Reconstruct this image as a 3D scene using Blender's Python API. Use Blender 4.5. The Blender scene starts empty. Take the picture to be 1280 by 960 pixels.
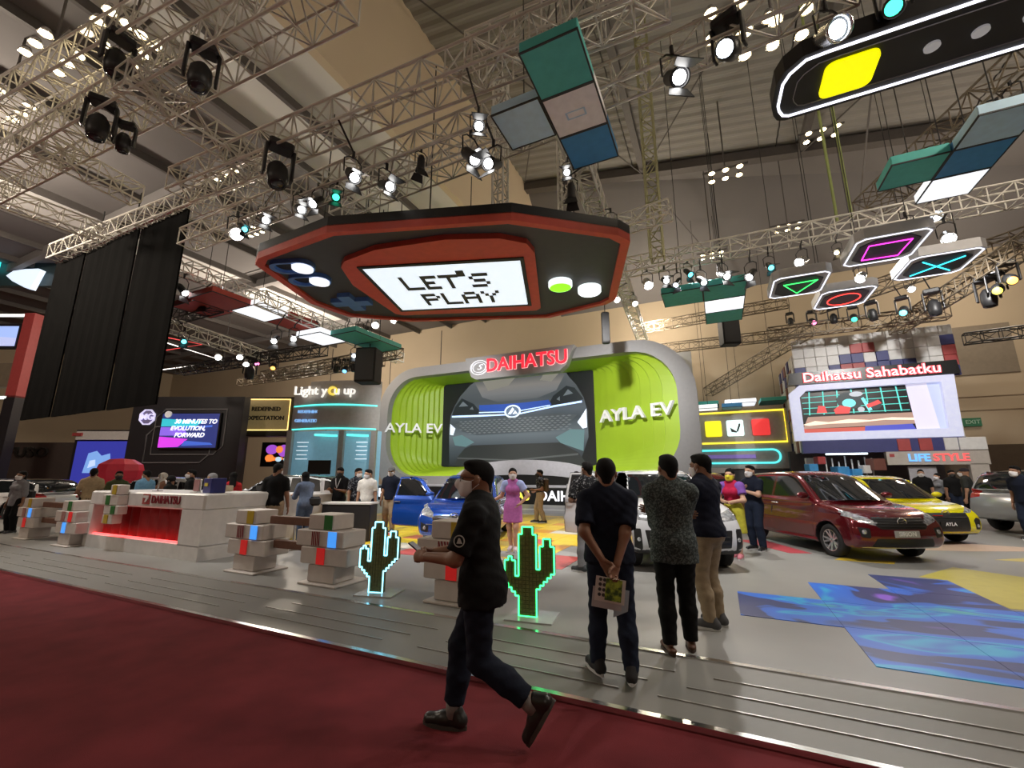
import bpy, bmesh, math, random
import numpy as np
from mathutils import Vector, Matrix, Euler

random.seed(7)
PI = math.pi
R = math.radians
SC = bpy.context.scene
COL = SC.collection

# ------------------------------------------------------------------ camera, world, lights, exposure
cam_d = bpy.data.cameras.new('camera'); cam = bpy.data.objects.new('camera', cam_d); COL.objects.link(cam)
cam_d.sensor_width = 36.0; cam_d.lens = 15.1875; cam_d.clip_start = 0.05; cam_d.clip_end = 400
cam.location = (0, 0, 1.6); cam.rotation_euler = (R(90 + 11.92), 0, R(25.31))
SC.camera = cam
SC.view_settings.view_transform = 'Standard'; SC.view_settings.look = 'None'
SC.view_settings.gamma = 1.0; SC.view_settings.use_curve_mapping = False
SC.view_settings.exposure = 0.0
SC.cycles.use_denoising = True
SC.cycles.max_bounces = 6; SC.cycles.diffuse_bounces = 3; SC.cycles.glossy_bounces = 3
SC.cycles.transmission_bounces = 4; SC.cycles.sample_clamp_indirect = 4.0
world = bpy.data.worlds.new('world'); SC.world = world; world.use_nodes = True
world.node_tree.nodes['Background'].inputs[0].default_value = (0.75, 0.72, 0.70, 1)
world.node_tree.nodes['Background'].inputs[1].default_value = 0.05

def lamp(name, kind, loc, power, color=(1, 1, 1), target=None, size=0.3, spot=60, blend=0.5):
    l = bpy.data.lights.new(name, kind); l.energy = power; l.color = color
    if kind == 'AREA': l.shape = 'SQUARE'; l.size = size
    elif kind == 'SPOT': l.spot_size = R(spot); l.spot_blend = blend; l.shadow_soft_size = size
    else: l.shadow_soft_size = size
    o = bpy.data.objects.new(name, l); COL.objects.link(o); o.location = loc
    if target is not None:
        o.rotation_euler = (Vector(target) - Vector(loc)).to_track_quat('-Z', 'Y').to_euler()
    return o
# hall high-bay light (the warm ceiling clusters) 
for hx, hy, hp in ((-24, 2, 3200), (-26, 20, 3000), (-3, 26, 1300), (9, 6, 1500), (12, 25, 750), (-13, -12, 900), (8, -14, 700)):
    lamp('high_bay_light', 'POINT', (hx, hy, 10.8), hp, (1.0, 0.86, 0.70), size=0.6)
# booth spotlights hung from the trusses, aimed at cars and stage
SPOTS = [((-7.5, 3.6, 8.6), (-6.4, 10.2, 0), 2800, 40), ((-0.6, 5.4, 8.4), (-0.8, 10.2, 0), 2600, 56),
         ((2.5, 8.0, 8.4), (2.2, 12.5, 0), 2600, 62), ((6.0, 9.0, 8.4), (4.8, 15.0, 0), 2600, 62),
         ((-11.0, 8.0, 8.4), (-11.5, 12.0, 0), 2200, 66), ((-12.0, 3.6, 8.4), (-10.0, 6.2, 0), 1500, 70),
         ((-6.0, 14.6, 8.4), (-5.5, 10.5, 0), 2600, 70), ((0.0, 14.8, 8.4), (0.3, 9.5, 0), 2600, 70),
         ((-10.5, 14.6, 8.2), (-16.5, 25.5, 4), 3600, 70), ((-4.0, 14.6, 8.2), (-5.0, 25.5, 4), 3600, 70),
         ((4.5, 16.5, 8.4), (3.5, 9.0, 0), 2200, 70), ((-16.0, 9.0, 8.4), (-15.5, 5.0, 0), 1500, 75),
         ((3.0, 6.0, 8.4), (1.5, 5.0, 0), 600, 80), ((7.0, 15.0, 8.4), (7.0, 26.0, 3), 2600, 75),
         ((-8.5, 14.6, 8.2), (-10.0, 20.5, 0), 2600, 80)]
for p, t, e, s in SPOTS:
    lamp('booth_spotlight_beam', 'SPOT', p, e, (1.0, 0.97, 0.93), t, 0.15, s, 0.8)

# ------------------------------------------------------------------ materials
MATS = {}
def mat(name, col, rough=0.6, metal=0.0, emit=0.0, ecol=None, var=0.06, scale=6.0, bump=0.0, bscale=60.0, coat=0.0, spec=0.5, trans=0.0, sheen=0.0):
    if name in MATS: return MATS[name]
    m = bpy.data.materials.new(name); m.use_nodes = True; nt = m.node_tree; N = nt.nodes; Lk = nt.links
    b = N['Principled BSDF']
    tc = N.new('ShaderNodeTexCoord')
    nz = N.new('ShaderNodeTexNoise'); nz.inputs['Scale'].default_value = scale; nz.inputs['Detail'].default_value = 3
    Lk.new(tc.outputs['Object'], nz.inputs['Vector'])
    rp = N.new('ShaderNodeValToRGB'); a = [max(0, c * (1 - var)) for c in col[:3]]; c2 = [min(1, c * (1 + var)) for c in col[:3]]
    rp.color_ramp.elements[0].position = .3; rp.color_ramp.elements[1].position = .7
    rp.color_ramp.elements[0].color = (*a, 1); rp.color_ramp.elements[1].color = (*c2, 1)
    Lk.new(nz.outputs['Fac'], rp.inputs['Fac']); Lk.new(rp.outputs['Color'], b.inputs['Base Color'])
    b.inputs['Roughness'].default_value = rough; b.inputs['Metallic'].default_value = metal
    b.inputs['Specular IOR Level'].default_value = spec
    if coat: b.inputs['Coat Weight'].default_value = coat; b.inputs['Coat Roughness'].default_value = 0.04
    if sheen: b.inputs['Sheen Weight'].default_value = sheen
    if trans: b.inputs['Transmission Weight'].default_value = trans
    if emit: b.inputs['Emission Color'].default_value = (*(ecol or col)[:3], 1); b.inputs['Emission Strength'].default_value = emit
    if bump:
        n2 = N.new('ShaderNodeTexNoise'); n2.inputs['Scale'].default_value = bscale; n2.inputs['Detail'].default_value = 4
        Lk.new(tc.outputs['Object'], n2.inputs['Vector'])
        bp = N.new('ShaderNodeBump'); bp.inputs['Strength'].default_value = bump; bp.inputs['Distance'].default_value = .01
        Lk.new(n2.outputs['Fac'], bp.inputs['Height']); Lk.new(bp.outputs['Normal'], b.inputs['Normal'])
    MATS[name] = m
    return m
def glow(name, col, strength): return mat(name, col, 0.5, emit=strength, ecol=col, var=0.0)

# ------------------------------------------------------------------ object helpers
def props(o, label=None, cat=None, group=None, kind=None):
    if label: o['label'] = label
    if cat: o['category'] = cat
    if group: o['group'] = group
    if kind: o['kind'] = kind
    return o
def thing(name, label, cat, loc=(0, 0, 0), rz=0.0, group=None, scale=1.0):
    o = bpy.data.objects.new(name, None); COL.objects.link(o); o.location = loc; o.rotation_euler = (0, 0, rz)
    o.empty_display_size = .2
    if scale != 1.0: o.scale = (scale,) * 3
    return props(o, label, cat, group)
def link(name, me, parent=None, loc=None, rot=None, scale=None):
    o = bpy.data.objects.new(name, me); COL.objects.link(o)
    if parent is not None: o.parent = parent
    if loc is not None: o.location = loc
    if rot is not None: o.rotation_euler = rot
    if scale is not None: o.scale = scale
    return o
def mesh_np(name, V, F, m=None, smooth=False):
    me = bpy.data.meshes.new(name)
    V = V.tolist() if hasattr(V, 'tolist') else V; F = F.tolist() if hasattr(F, 'tolist') else F
    me.from_pydata(V, [], F)
    if m is not None:
        for mm in (m if isinstance(m, (list, tuple)) else [m]): me.materials.append(mm)
    if smooth: me.polygons.foreach_set('use_smooth', [True] * len(me.polygons))
    me.update(); return me

class MB:
    """collects shapes into one mesh"""
    def __init__(s): s.V = []; s.F = []; s.M = []; s.mi = 0; s.T = None
    def add(s, vs, fs):
        n = len(s.V)
        s.V += [tuple(s.T @ Vector(v)) if s.T is not None else tuple(v) for v in vs]
        s.F += [[i + n for i in f] for f in fs]; s.M += [s.mi] * len(fs); return s
    def box(s, c, d, rz=0, bev=0.0):
        cx, cy, cz = c; hx, hy, hz = d[0] / 2, d[1] / 2, d[2] / 2
        co, si = math.cos(rz), math.sin(rz)
        if bev <= 0:
            P = [(x, y, z) for z in (-hz, hz) for x, y in ((-hx, -hy), (hx, -hy), (hx, hy), (-hx, hy))]
            Fc = [(3, 2, 1, 0), (4, 5, 6, 7), (0, 1, 5, 4), (1, 2, 6, 5), (2, 3, 7, 6), (3, 0, 4, 7)]
        else:
            b = min(bev, hx * .9, hy * .9, hz * .9); P = []
            for z, k in ((-hz, b), (-hz + b, 0), (hz - b, 0), (hz, b)):
                ax, ay = hx - k, hy - k
                P += [(x, y, z) for x, y in ((-ax + b, -ay), (ax - b, -ay), (ax, -ay + b), (ax, ay - b), (ax - b, ay), (-ax + b, ay), (-ax, ay - b), (-ax, -ay + b))]
            Fc = [tuple(range(7, -1, -1)), tuple(range(24, 32))]
            for l in range(3):
                for i in range(8):
                    j = (i + 1) % 8; Fc.append((l * 8 + i, l * 8 + j, l * 8 + 8 + j, l * 8 + 8 + i))
        return s.add([(cx + x * co - y * si, cy + x * si + y * co, cz + z) for x, y, z in P], Fc)
    def tube(s, pts, r, n=6, closed=False, cap=True):
        pts = [Vector(p) for p in pts]; k = len(pts); rs = r if isinstance(r, (list, tuple)) else [r] * k
        V = []; up = None
        for i, p in enumerate(pts):
            a = pts[(i - 1) % k] if (closed or i > 0) else p; b = pts[(i + 1) % k] if (closed or i < k - 1) else p
            t = (b - a).normalized()
            if up is None or abs(up.dot(t)) > .95:
                up = Vector((0, 0, 1)) if abs(t.z) < .9 else Vector((1, 0, 0))
            x = t.cross(up).normalized(); y = x.cross(t).normalized(); up = y
            for q in range(n):
                w = 2 * PI * q / n + PI / n; V.append(p + (x * math.cos(w) + y * math.sin(w)) * rs[i])
        Fc = []
        for i in range(k if closed else k - 1):
            for q in range(n):
                a, b = i * n + q, i * n + (q + 1) % n; c, d = ((i + 1) % k) * n + (q + 1) % n, ((i + 1) % k) * n + q
                Fc.append((a, b, c, d))
        if cap and not closed: Fc += [tuple(range(n))[::-1], tuple(range((k - 1) * n, k * n))]
        return s.add(V, Fc)
    def cyl(s, a, b, r, r2=None, n=16): return s.tube([a, b], [r, r if r2 is None else r2], n)
    def prism(s, poly, h0, h1, axis='z'):
        """extrude a polygon (list of 2D) along an axis; axis y: poly is (x,z); axis x: poly is (y,z)"""
        def w(p, h): return (p[0], p[1], h) if axis == 'z' else ((p[0], h, p[1]) if axis == 'y' else (h, p[0], p[1]))
        n = len(poly); V = [w(p, h0) for p in poly] + [w(p, h1) for p in poly]
        Fc = [tuple(range(n))[::-1], tuple(range(n, 2 * n))] + [(i, (i + 1) % n, n + (i + 1) % n, n + i) for i in range(n)]
        if axis == 'y': Fc = [f[::-1] for f in Fc]
        return s.add(V, Fc)
    def ring(s, outer, inner, h0, h1, axis='z'):
        """prism with a hole: outer and inner polygons of equal length"""
        def w(p, h): return (p[0], p[1], h) if axis == 'z' else ((p[0], h, p[1]) if axis == 'y' else (h, p[0], p[1]))
        n = len(outer); V = [w(p, h0) for p in outer] + [w(p, h0) for p in inner] + [w(p, h1) for p in outer] + [w(p, h1) for p in inner]; Fc = []
        for i in range(n):
            j = (i + 1) % n
            Fc += [(i, n + i, n + j, j), (2 * n + i, 2 * n + j, 3 * n + j, 3 * n + i), (i, j, 2 * n + j, 2 * n + i), (n + i, 3 * n + i, 3 * n + j, n + j)]
        if axis == 'y': Fc = [f[::-1] for f in Fc]
        return s.add(V, Fc)
    def lathe(s, prof, c=(0, 0, 0), n=20, axis='z'):
        V = []; k = len(prof)
        for i in range(n):
            w = 2 * PI * i / n
            for r, h in prof:
                a, b = r * math.cos(w), r * math.sin(w)
                V.append((c[0] + a, c[1] + b, c[2] + h) if axis == 'z' else ((c[0] + b, c[1] + h, c[2] + a) if axis == 'y' else (c[0] + h, c[1] + a, c[2] + b)))
        Fc = [(i * k + j, ((i + 1) % n) * k + j, ((i + 1) % n) * k + j + 1, i * k + j + 1) for i in range(n) for j in range(k - 1)]
        return s.add(V, Fc)
    def mesh(s, name, m, smooth=False):
        me = mesh_np(name, s.V, s.F, m, smooth)
        if len(me.materials) > 1: me.polygons.foreach_set('material_index', s.M)
        return me
    def build(s, name, m, parent=None, smooth=False, loc=None, rot=None):
        return link(name, s.mesh(name, m, smooth), parent, loc, rot)

def rrect(x0, x1, y0, y1, r, n=6):
    P = []
    for cx, cy, a in ((x1 - r, y0 + r, -90), (x1 - r, y1 - r, 0), (x0 + r, y1 - r, 90), (x0 + r, y0 + r, 180)):
        for i in range(n + 1):
            w = R(a + 90 * i / n); P.append((cx + r * math.cos(w), cy + r * math.sin(w)))
    return P
def circle(cx, cy, r, n=24, ry=None): return [(cx + r * math.cos(2 * PI * i / n), cy + (ry or r) * math.sin(2 * PI * i / n)) for i in range(n)]

def text_mesh(s, size=1.0, extrude=0.02, bold=0.0, xs=1.0, align='CENTER', shear=0.0, spacing=1.0):
    cu = bpy.data.curves.new('lettering', 'FONT'); cu.body = s; cu.size = size; cu.extrude = extrude; cu.offset = bold
    cu.align_x = align; cu.align_y = 'CENTER'; cu.shear = shear; cu.resolution_u = 3; cu.space_character = spacing
    o = bpy.data.objects.new('lettering', cu); COL.objects.link(o)
    bpy.context.view_layer.update()
    dg = bpy.context.evaluated_depsgraph_get()
    me = bpy.data.meshes.new_from_object(o.evaluated_get(dg)); bpy.data.objects.remove(o); bpy.data.curves.remove(cu)
    if xs != 1.0: me.transform(Matrix.Diagonal((xs, 1, 1, 1)))
    return me
def text(name, s, loc, rot, size, m, parent=None, extrude=0.02, **k):
    me = text_mesh(s, size, extrude, **k); me.materials.clear(); me.materials.append(m); me.name = name
    return link(name, me, parent, loc, rot)
FRONT = (PI / 2, 0, 0)      # upright lettering facing -Y

def copy_tree(o, parent=None):
    c = o.copy(); COL.objects.link(c); c.parent = parent
    for ch in list(o.children): copy_tree(ch, c)
    return c

# ------------------------------------------------------------------ signed-distance modelling
def smin(a, b, k):
    h = np.maximum(k - np.abs(a - b), 0) / k
    return np.minimum(a, b) - h * h * k * .25
def smax(a, b, k): return -smin(-a, -b, k)
def cone(a, ra, b, rb, flat=None, fs=1.0, cut=None):
    """tapered capsule; flat axis is squashed by fs; cut: flat end at b"""
    a = np.array(a, np.float32); b = np.array(b, np.float32); ba = b - a; L2 = max(float(ba @ ba), 1e-9)
    rm = max(ra, rb)
    def f(P):
        q = P - a
        if flat is not None:
            n = np.array(flat, np.float32); q = q + (q @ n)[..., None] * n * (1 / fs - 1)
        t = np.clip((q @ ba) / L2, 0, 1)
        d = np.linalg.norm(q - t[..., None] * ba, axis=-1) - (ra + (rb - ra) * t)
        if cut: d = np.maximum(d, ((P - b) @ ba) / math.sqrt(L2))
        return d
    return (f, np.minimum(a, b) - rm, np.maximum(a, b) + rm)
def ball(c, r):
    c = np.array(c, np.float32); r = np.array(r if hasattr(r, '__len__') else (r, r, r), np.float32); m = float(r.min())
    def f(P): return (np.linalg.norm((P - c) / r, axis=-1) - 1) * m
    return (f, c - r, c + r)
def field(prims, res, k=0.03, clips=(), pad=0.06):
    lo = np.min([p[1] for p in prims], 0) - pad; hi = np.max([p[2] for p in prims], 0) + pad
    n = np.ceil((hi - lo) / res).astype(int) + 1
    val = np.full(n, .12, np.float32)
    ax = [(lo[i] + np.arange(n[i]) * res).astype(np.float32) for i in range(3)]
    for p in prims:
        kk = p[3] if len(p) > 3 else k
        i0 = np.maximum(((p[1] - pad - lo) / res).astype(int), 0); i1 = np.minimum(((p[2] + pad - lo) / res).astype(int) + 2, n)
        g = np.stack(np.meshgrid(ax[0][i0[0]:i1[0]], ax[1][i0[1]:i1[1]], ax[2][i0[2]:i1[2]], indexing='ij'), -1)
        sl = (slice(i0[0], i1[0]), slice(i0[1], i1[1]), slice(i0[2], i1[2]))
        val[sl] = smin(val[sl], p[0](g), kk)
    if clips:
        g = np.stack(np.meshgrid(*ax, indexing='ij'), -1)
        for c in clips: val = np.maximum(val, c(g))
    return val, lo
def surfnet(val, lo, res):
    s = val < 0; nx, ny, nz = val.shape
    def cs(a, dx, dy, dz): return a[dx:nx - 1 + dx, dy:ny - 1 + dy, dz:nz - 1 + dz]
    C8 = [(x, y, z) for x in (0, 1) for y in (0, 1) for z in (0, 1)]
    cnt = sum(cs(s, *c).astype(np.int8) for c in C8)
    act = (cnt > 0) & (cnt < 8); I = np.argwhere(act); idx = -np.ones(act.shape, np.int64); idx[act] = np.arange(len(I))
    acc = np.zeros((len(I), 3)); num = np.zeros(len(I))
    for c0 in C8:
        for d in range(3):
            if c0[d]: continue
            c1 = list(c0); c1[d] = 1
            v0 = val[I[:, 0] + c0[0], I[:, 1] + c0[1], I[:, 2] + c0[2]]; v1 = val[I[:, 0] + c1[0], I[:, 1] + c1[1], I[:, 2] + c1[2]]
            m = (v0 < 0) != (v1 < 0); t = np.where(m, v0 / np.where(m, v0 - v1, 1), 0)
            p = np.array(c0, float)[None] + t[:, None] * (np.array(c1, float) - np.array(c0, float))[None]
            acc[m] += p[m]; num[m] += 1
    V = (I + acc / num[:, None]) * res + lo
    F = []
    for d in range(3):
        e = [slice(None)] * 3; e2 = [slice(None)] * 3; e[d] = slice(0, -1); e2[d] = slice(1, None)
        a, b = s[tuple(e)], s[tuple(e2)]; E = np.argwhere(a != b); u, w = (d + 1) % 3, (d + 2) % 3
        E = E[(E[:, u] > 0) & (E[:, w] > 0) & (E[:, u] < val.shape[u] - 1) & (E[:, w] < val.shape[w] - 1)]
        q = []
        for du, dw in ((-1, -1), (0, -1), (0, 0), (-1, 0)):
            x = E.copy(); x[:, u] += du; x[:, w] += dw; q.append(idx[x[:, 0], x[:, 1], x[:, 2]])
        q = np.stack(q, 1); ins = s[E[:, 0], E[:, 1], E[:, 2]]
        q[~ins] = q[~ins][:, ::-1]; F.append(q)
    F = np.concatenate(F); F = F[(F >= 0).all(1)]
    return V, F
def sdf_mesh(prims, res, k=0.03, clips=()):
    v, lo = field(prims, res, k, clips); return surfnet(v, lo, res)

# ------------------------------------------------------------------ hall shell
def ramp_mat(name, build):
    m = bpy.data.materials.new(name); m.use_nodes = True; build(m.node_tree, m.node_tree.nodes['Principled BSDF']); MATS[name] = m; return m
m_carpet = mat('carpet_red', (0.150, 0.022, 0.027), 0.95, var=.18, scale=2.5, bump=.5, bscale=240, spec=.15)
m_vinyl = mat('vinyl_grey', (0.27, 0.266, 0.252), 0.40, var=.08, scale=.8, bump=.03, bscale=25, spec=.35)
m_ramp = mat('ramp_grey', (0.21, 0.203, 0.187), 0.52, var=.06, scale=1.2, spec=.3)
m_alu = mat('aluminium_trim', (0.75, 0.75, 0.74), 0.22, 1.0)
m_wall = mat('wall_beige', (0.50, 0.41, 0.29), 0.85, var=.04, scale=.3)
m_beige = mat('fascia_beige', (0.74, 0.61, 0.43), 0.85, var=.03, scale=.3)
m_roof = mat('roof_sheet', (0.27, 0.26, 0.24), 0.7, var=.06, scale=.5)
m_roofd = mat('roof_dark', (0.17, 0.16, 0.158), 0.8, var=.06, scale=.4)
m_roofw = mat('roof_white', (0.80, 0.80, 0.78), 0.8, var=.03, scale=.4)
m_steel = mat('roof_steel', (0.11, 0.10, 0.095), 0.6, .2)
def struct(o): return props(o, kind='structure')
XL, XR, YB, YF = -62.0, 32.0, 30.0, -26.0
f = struct(MB().box(((XL + XR) / 2, (YB + YF) / 2, -.05), (XR - XL, YB - YF, .1)).build('floor', m_carpet)); f['label'] = 'dark red carpet of the aisle'
for nm, c, d in (('wall_back', ((XL + XR) / 2, YB + .15, 8), (XR - XL, .3, 16)), ('wall_left', (XL - .15, 2, 9.5), (.3, YB - YF, 19)),
                 ('wall_right', (XR + .15, 2, 8), (.3, YB - YF, 16)), ('wall_front', ((XL + XR) / 2, YF - .15, 10), (XR - XL, .3, 20))):
    wl = struct(MB().box(c, d).build(nm, m_wall))
    if nm == 'wall_back':
        b = MB()
        for z in (4.9, 5.6): b.box((13.6, YB - .02, z), (8.5, .06, .10))
        b.build('moulding', m_wall, wl)
        MB().box((12.6, YB - .03, 8.0), (2.9, .1, 2.6)).build('vent_grille', mat('grille_taupe', (.24, .20, .15), .8), wl)
        MB().box((9.0, YB - .03, 8.2), (2.2, .1, 2.4)).build('vent_grille', MATS['grille_taupe'], wl)
        for x in (-30.5, -28.3): MB().box((x, YB - .03, 12.2), (1.1, .1, 1.1)).build('vent_grille', mat('grille_grey', (.3, .29, .27), .8), wl)
        for x in (-34, -26.5, -21): MB().box((x, YB - .015, 7), (.06, .04, 14)).build('panel_joint', m_steel, wl)
        MB().box((14.0, YB - .05, .6), (20, .12, 5.0)).build('dado', mat('dado_brown', (.10, .075, .05), .8), wl)
# left ceiling: panels between purlins, white strip next to the fascia
ce = struct(MB().box(((XL - 10) / 2, 2, 14.75), (-10 - XL, YB - YF, .1)).build('ceiling', m_roofd))
xs = [-10.15, -12.3, -14.6, -16.6] + [-16.6 - 3.4 * i for i in range(1, 14)]
for i in range(len(xs) - 1):
    a, b = xs[i], xs[i + 1]
    for y0 in np.arange(YF, YB, 14.0):
        MB().box(((a + b) / 2, y0 + 7, 14.45), (a - b - .12, 13.9, .16)).build('ceiling_panel', m_roofw if i < 2 or i == 6 else m_roofd, ce)
    MB().box((b, 2, 14.22), (.14, YB - YF, .34)).build('purlin', m_steel, ce)
for y in (1.0, 9.0, 17.0, 25.0):
    MB().box(((XL - 17) / 2, y, 14.05), (-17 - XL, .3, .5)).build('rafter', m_roofd, ce)
fa = struct(MB().box((-10.0, 2, 17.2), (.3, YB - YF, 6.2)).build('trim_fascia', m_beige)); fa['label'] = 'tall beige clerestory fascia under the roof'
for y, z in ((21.0, 15.6), (25.2, 15.9)):
    MB().lathe([(0, 0), (.42, 0), (.42, .08), (.3, .1)], (-9.85, y, z), 18, 'x').build('round_vent', m_steel, fa)
# right roof: corrugated sheets sloping down to the right, then a plain slope down to the back wall
def zr(x): return 20.2 - .17 * (x + 10)
cr = struct(MB().add([(-10, YF, 20.45), (XR, YF, zr(XR) + .25), (XR, 23, zr(XR) + .25), (-10, 23, 20.45)], [(0, 1, 2, 3)]).build('ceiling_roof', m_roofd))
cr['label'] = 'grey corrugated sheet roof above the booth'
for x0 in np.arange(-10, XR - 1, 7.0):
    x1 = x0 + 6.95; V = []; Fc = []; ys = np.arange(YF, 23.01, .14)
    for i, y in enumerate(ys):
        o = .07 if i % 4 in (0, 1) else 0.0
        V += [(x0, y, zr(x0) + o), (x1, y, zr(x1) + o)]
        if i: k = 2 * i; Fc.append((k - 2, k, k + 1, k - 1))
    MB().add(V, Fc).build('roof_sheet', m_roof, cr)
rs = struct(MB().add([(-10, 23, 20.2), (XR, 23, zr(XR)), (XR, YB, 13.5), (-10, YB, 13.5)], [(0, 1, 2, 3)]).build('ceiling_slope', m_roofd))
rs['label'] = 'plain dark roof slope falling to the back wall'
MB().tube([(-10, 22.9, 19.9), (XR, 22.9, zr(XR) - .3)], .35, 4).build('ridge_beam', m_steel, cr)
for x in (-2.5, 5, 12.5, 20): MB().tube([(x, YF, zr(x) - .35), (x, 23, zr(x) - .35)], .22, 4).build('rafter', m_steel, cr)
for a, b in (((-9.5, 9, 19.5), (-2.5, 22.5, 18.2)), ((-2.5, 22.5, 18.2), (5, 9, 17.2)), ((5, 22.5, 17), (12.5, 9, 16)), ((-9.5, 22, 19.6), (-2.5, 9, 18.4)), ((5, 9, 17.2), (8, 29.5, 13.2)), ((-2.5, 22.5, 18.0), (2.0, 29.5, 13.4))):
    MB().tube([a, b], .035, 5).build('brace_rod', m_steel, cr)

# ------------------------------------------------------------------ booth floor
fb = struct(MB().box((-5.0, 13.9, .04), (38.0, 19.1, .08)).build('floor_booth', m_vinyl)); fb['label'] = 'polished grey vinyl floor of the motor show booth'
rp_ = struct(MB().add([(-24, 3.37, 0), (14, 3.37, 0), (14, 3.37, .03), (-24, 3.37, .03), (14, 4.35, .08), (-24, 4.35, .08)], [(0, 1, 2, 3), (3, 2, 4, 5)]).build('floor_ramp', m_ramp))
rp_['label'] = 'grey sloping edge of the booth floor beside the red carpet'
t1 = struct(MB().box((-5, 3.36, .022), (38, .05, .036)).build('trim_1', m_alu)); t1['label'] = 'aluminium edge trim along the red carpet'
t2 = struct(MB().box((-5, 4.35, .083), (38, .055, .012)).build('trim_2', m_alu)); t2['label'] = 'aluminium edge trim along the top of the ramp'
def rz_(y): return .03 + .05 * (y - 3.37) / .98
me_strip = MB().box((0, 0, 0), (1, .010, .008)).mesh('anti_slip_strip', mat('strip_steel', (.42, .41, .39), .4, .6))
for (x0, x1, off) in ((-.55, 1.35, 0), (-2.6, -.75, .08), (-5.2, -3.05, .05), (-8.3, -5.6, .05), (-12.0, -8.9, .0), (-16.0, -12.6, 0), (1.8, 4.5, 0), (-19.8, -16.6, 0), (5, 9, 0)):
    for q, y in enumerate((3.62, 3.82, 4.03)):
        link('anti_slip_strip', me_strip, rp_, ((x0 + x1) / 2 + .18 * q - off, y, rz_(y) + .004), (math.atan(.05 / .98), 0, 0), (x1 - x0, 1, 1))
# floor tiles in yellow, orange, red (vinyl squares) round the blue car
TC = {'y': (.72, .50, .03), 'o': (.62, .27, .03), 'r': (.55, .09, .08), 'w': (.62, .57, .48), 'k': (.50, .36, .06)}
tmesh = {k: MB().box((0, 0, .002), (.59, .59, .004)).mesh('floor_tile', mat('floor_tile_' + k, c, .35, var=.05)) for k, c in TC.items()}
rt = random.Random(3)
for i in range(17):
    for j in range(15):
        x, y = -12.4 + .6 * i, 7.5 + .6 * j
        edge = min(j, 16 - i)
        if edge == 0 and rt.random() < .45 or edge == 1 and rt.random() < .15: continue
        kk = rt.choice('rrwoyy') if edge < 2 else (rt.choice('yyooykrw') if edge < 4 else rt.choice('yyyyyko'))
        link('floor_tile', tmesh[kk], fb, (x, y, .08))
road = MB().prism([(-13, 17.0), (0, 17.0), (0, 20.5), (-13, 20.5)], .08, .084).build('floor_road', mat('road_grey', (.16, .16, .17), .4), fb)
MB().prism([(-13, 18.6), (0, 18.9), (0, 19.05), (-13, 18.75)], .084, .087).build('road_line', mat('road_line', (.8, .8, .78), .4), fb)
# blue LED floor panels
def proj_nodes(nt, b):
    N = nt.nodes; Lk = nt.links; tc = N.new('ShaderNodeTexCoord'); mp = N.new('ShaderNodeMapping')
    mp.inputs['Scale'].default_value = (.55, 1.0, 1); mp.inputs['Rotation'].default_value = (0, 0, R(20))
    Lk.new(tc.outputs['Object'], mp.inputs['Vector'])
    wv = N.new('ShaderNodeTexNoise'); wv.inputs['Scale'].default_value = .9; wv.inputs['Detail'].default_value = 2.5; wv.inputs['Distortion'].default_value = 1.4
    Lk.new(mp.outputs['Vector'], wv.inputs['Vector'])
    rp = N.new('ShaderNodeValToRGB'); el = rp.color_ramp.elements
    el[0].position = .30; el[0].color = (.22, .10, .55, 1); el[1].position = .36; el[1].color = (.03, .04, .14, 1)
    for p, c in ((.46, (.035, .05, .16, 1)), (.48, (.03, .14, .62, 1)), (.56, (.03, .17, .70, 1)), (.59, (.03, .42, .70, 1)), (.63, (.04, .16, .62, 1)), (.70, (.08, .50, .46, 1))):
        e = el.new(p); e.color = (c[0] * .8, c[1] * .8, c[2] * .8, 1)
    Lk.new(wv.outputs['Fac'], rp.inputs['Fac']); Lk.new(rp.outputs['Color'], b.inputs['Base Color']); Lk.new(rp.outputs['Color'], b.inputs['Emission Color'])
    b.inputs['Emission Strength'].default_value = .16; b.inputs['Roughness'].default_value = .4
m_ledfloor = ramp_mat('led_floor_blue', proj_nodes)
lf = thing('led_floor', 'blue and cyan abstract picture of square panels lit on the grey floor', 'floor panel', (0, 0, 0))
for i in range(5):
    y0, y1 = ((5.8, 6.9), (4.78, 7.9), (4.78, 8.9), (4.78, 7.3), (4.78, 6.3))[i]
    n = round(y1 - y0); st = (y1 - y0) / n
    for j in range(n):
        MB().box((.53 + .94 * i, y0 + st * (j + .5), .083), (.935, st - .006, .006)).build('led_panel', m_ledfloor, lf)
m_yfl = mat('floor_yellow', (.46, .40, .08), .4)
yf = thing('floor_graphic', 'faded yellow wedge printed on the grey floor beyond the blue panels', 'floor graphic')
MB().prism([(2.83, 8.4), (2.9, 7.4), (3.9, 7.4), (5.8, 6.9), (6.5, 7.6), (3.4, 10.2), (2.6, 9.05), (2.83, 8.95)], .08, .083).build('wedge', m_yfl, yf)
yf2 = thing('floor_graphic', 'pale yellow and cyan pattern printed on the floor by the silver car', 'floor graphic')
MB().prism([(4.4, 11.4), (5.2, 12.0), (8.4, 12.2), (8.4, 11.0)], .08, .083).build('wedge', mat('floor_sand', (.52, .42, .12), .4), yf2)
MB().prism([(5.8, 10.8), (6.4, 11.0), (8.4, 10.6), (8.4, 10.1)], .08, .083).build('wedge', mat('floor_cyan', (.10, .50, .52), .4), yf2)
MB().prism([(3.6, 12.2), (4.4, 12.4), (6.6, 13.4), (4.6, 13.8)], .08, .083).build('wedge', mat('floor_pink', (.55, .40, .30), .4), yf2)
yf3 = thing('floor_graphic', 'red stripe printed on the floor under the maroon car', 'floor graphic')
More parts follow.
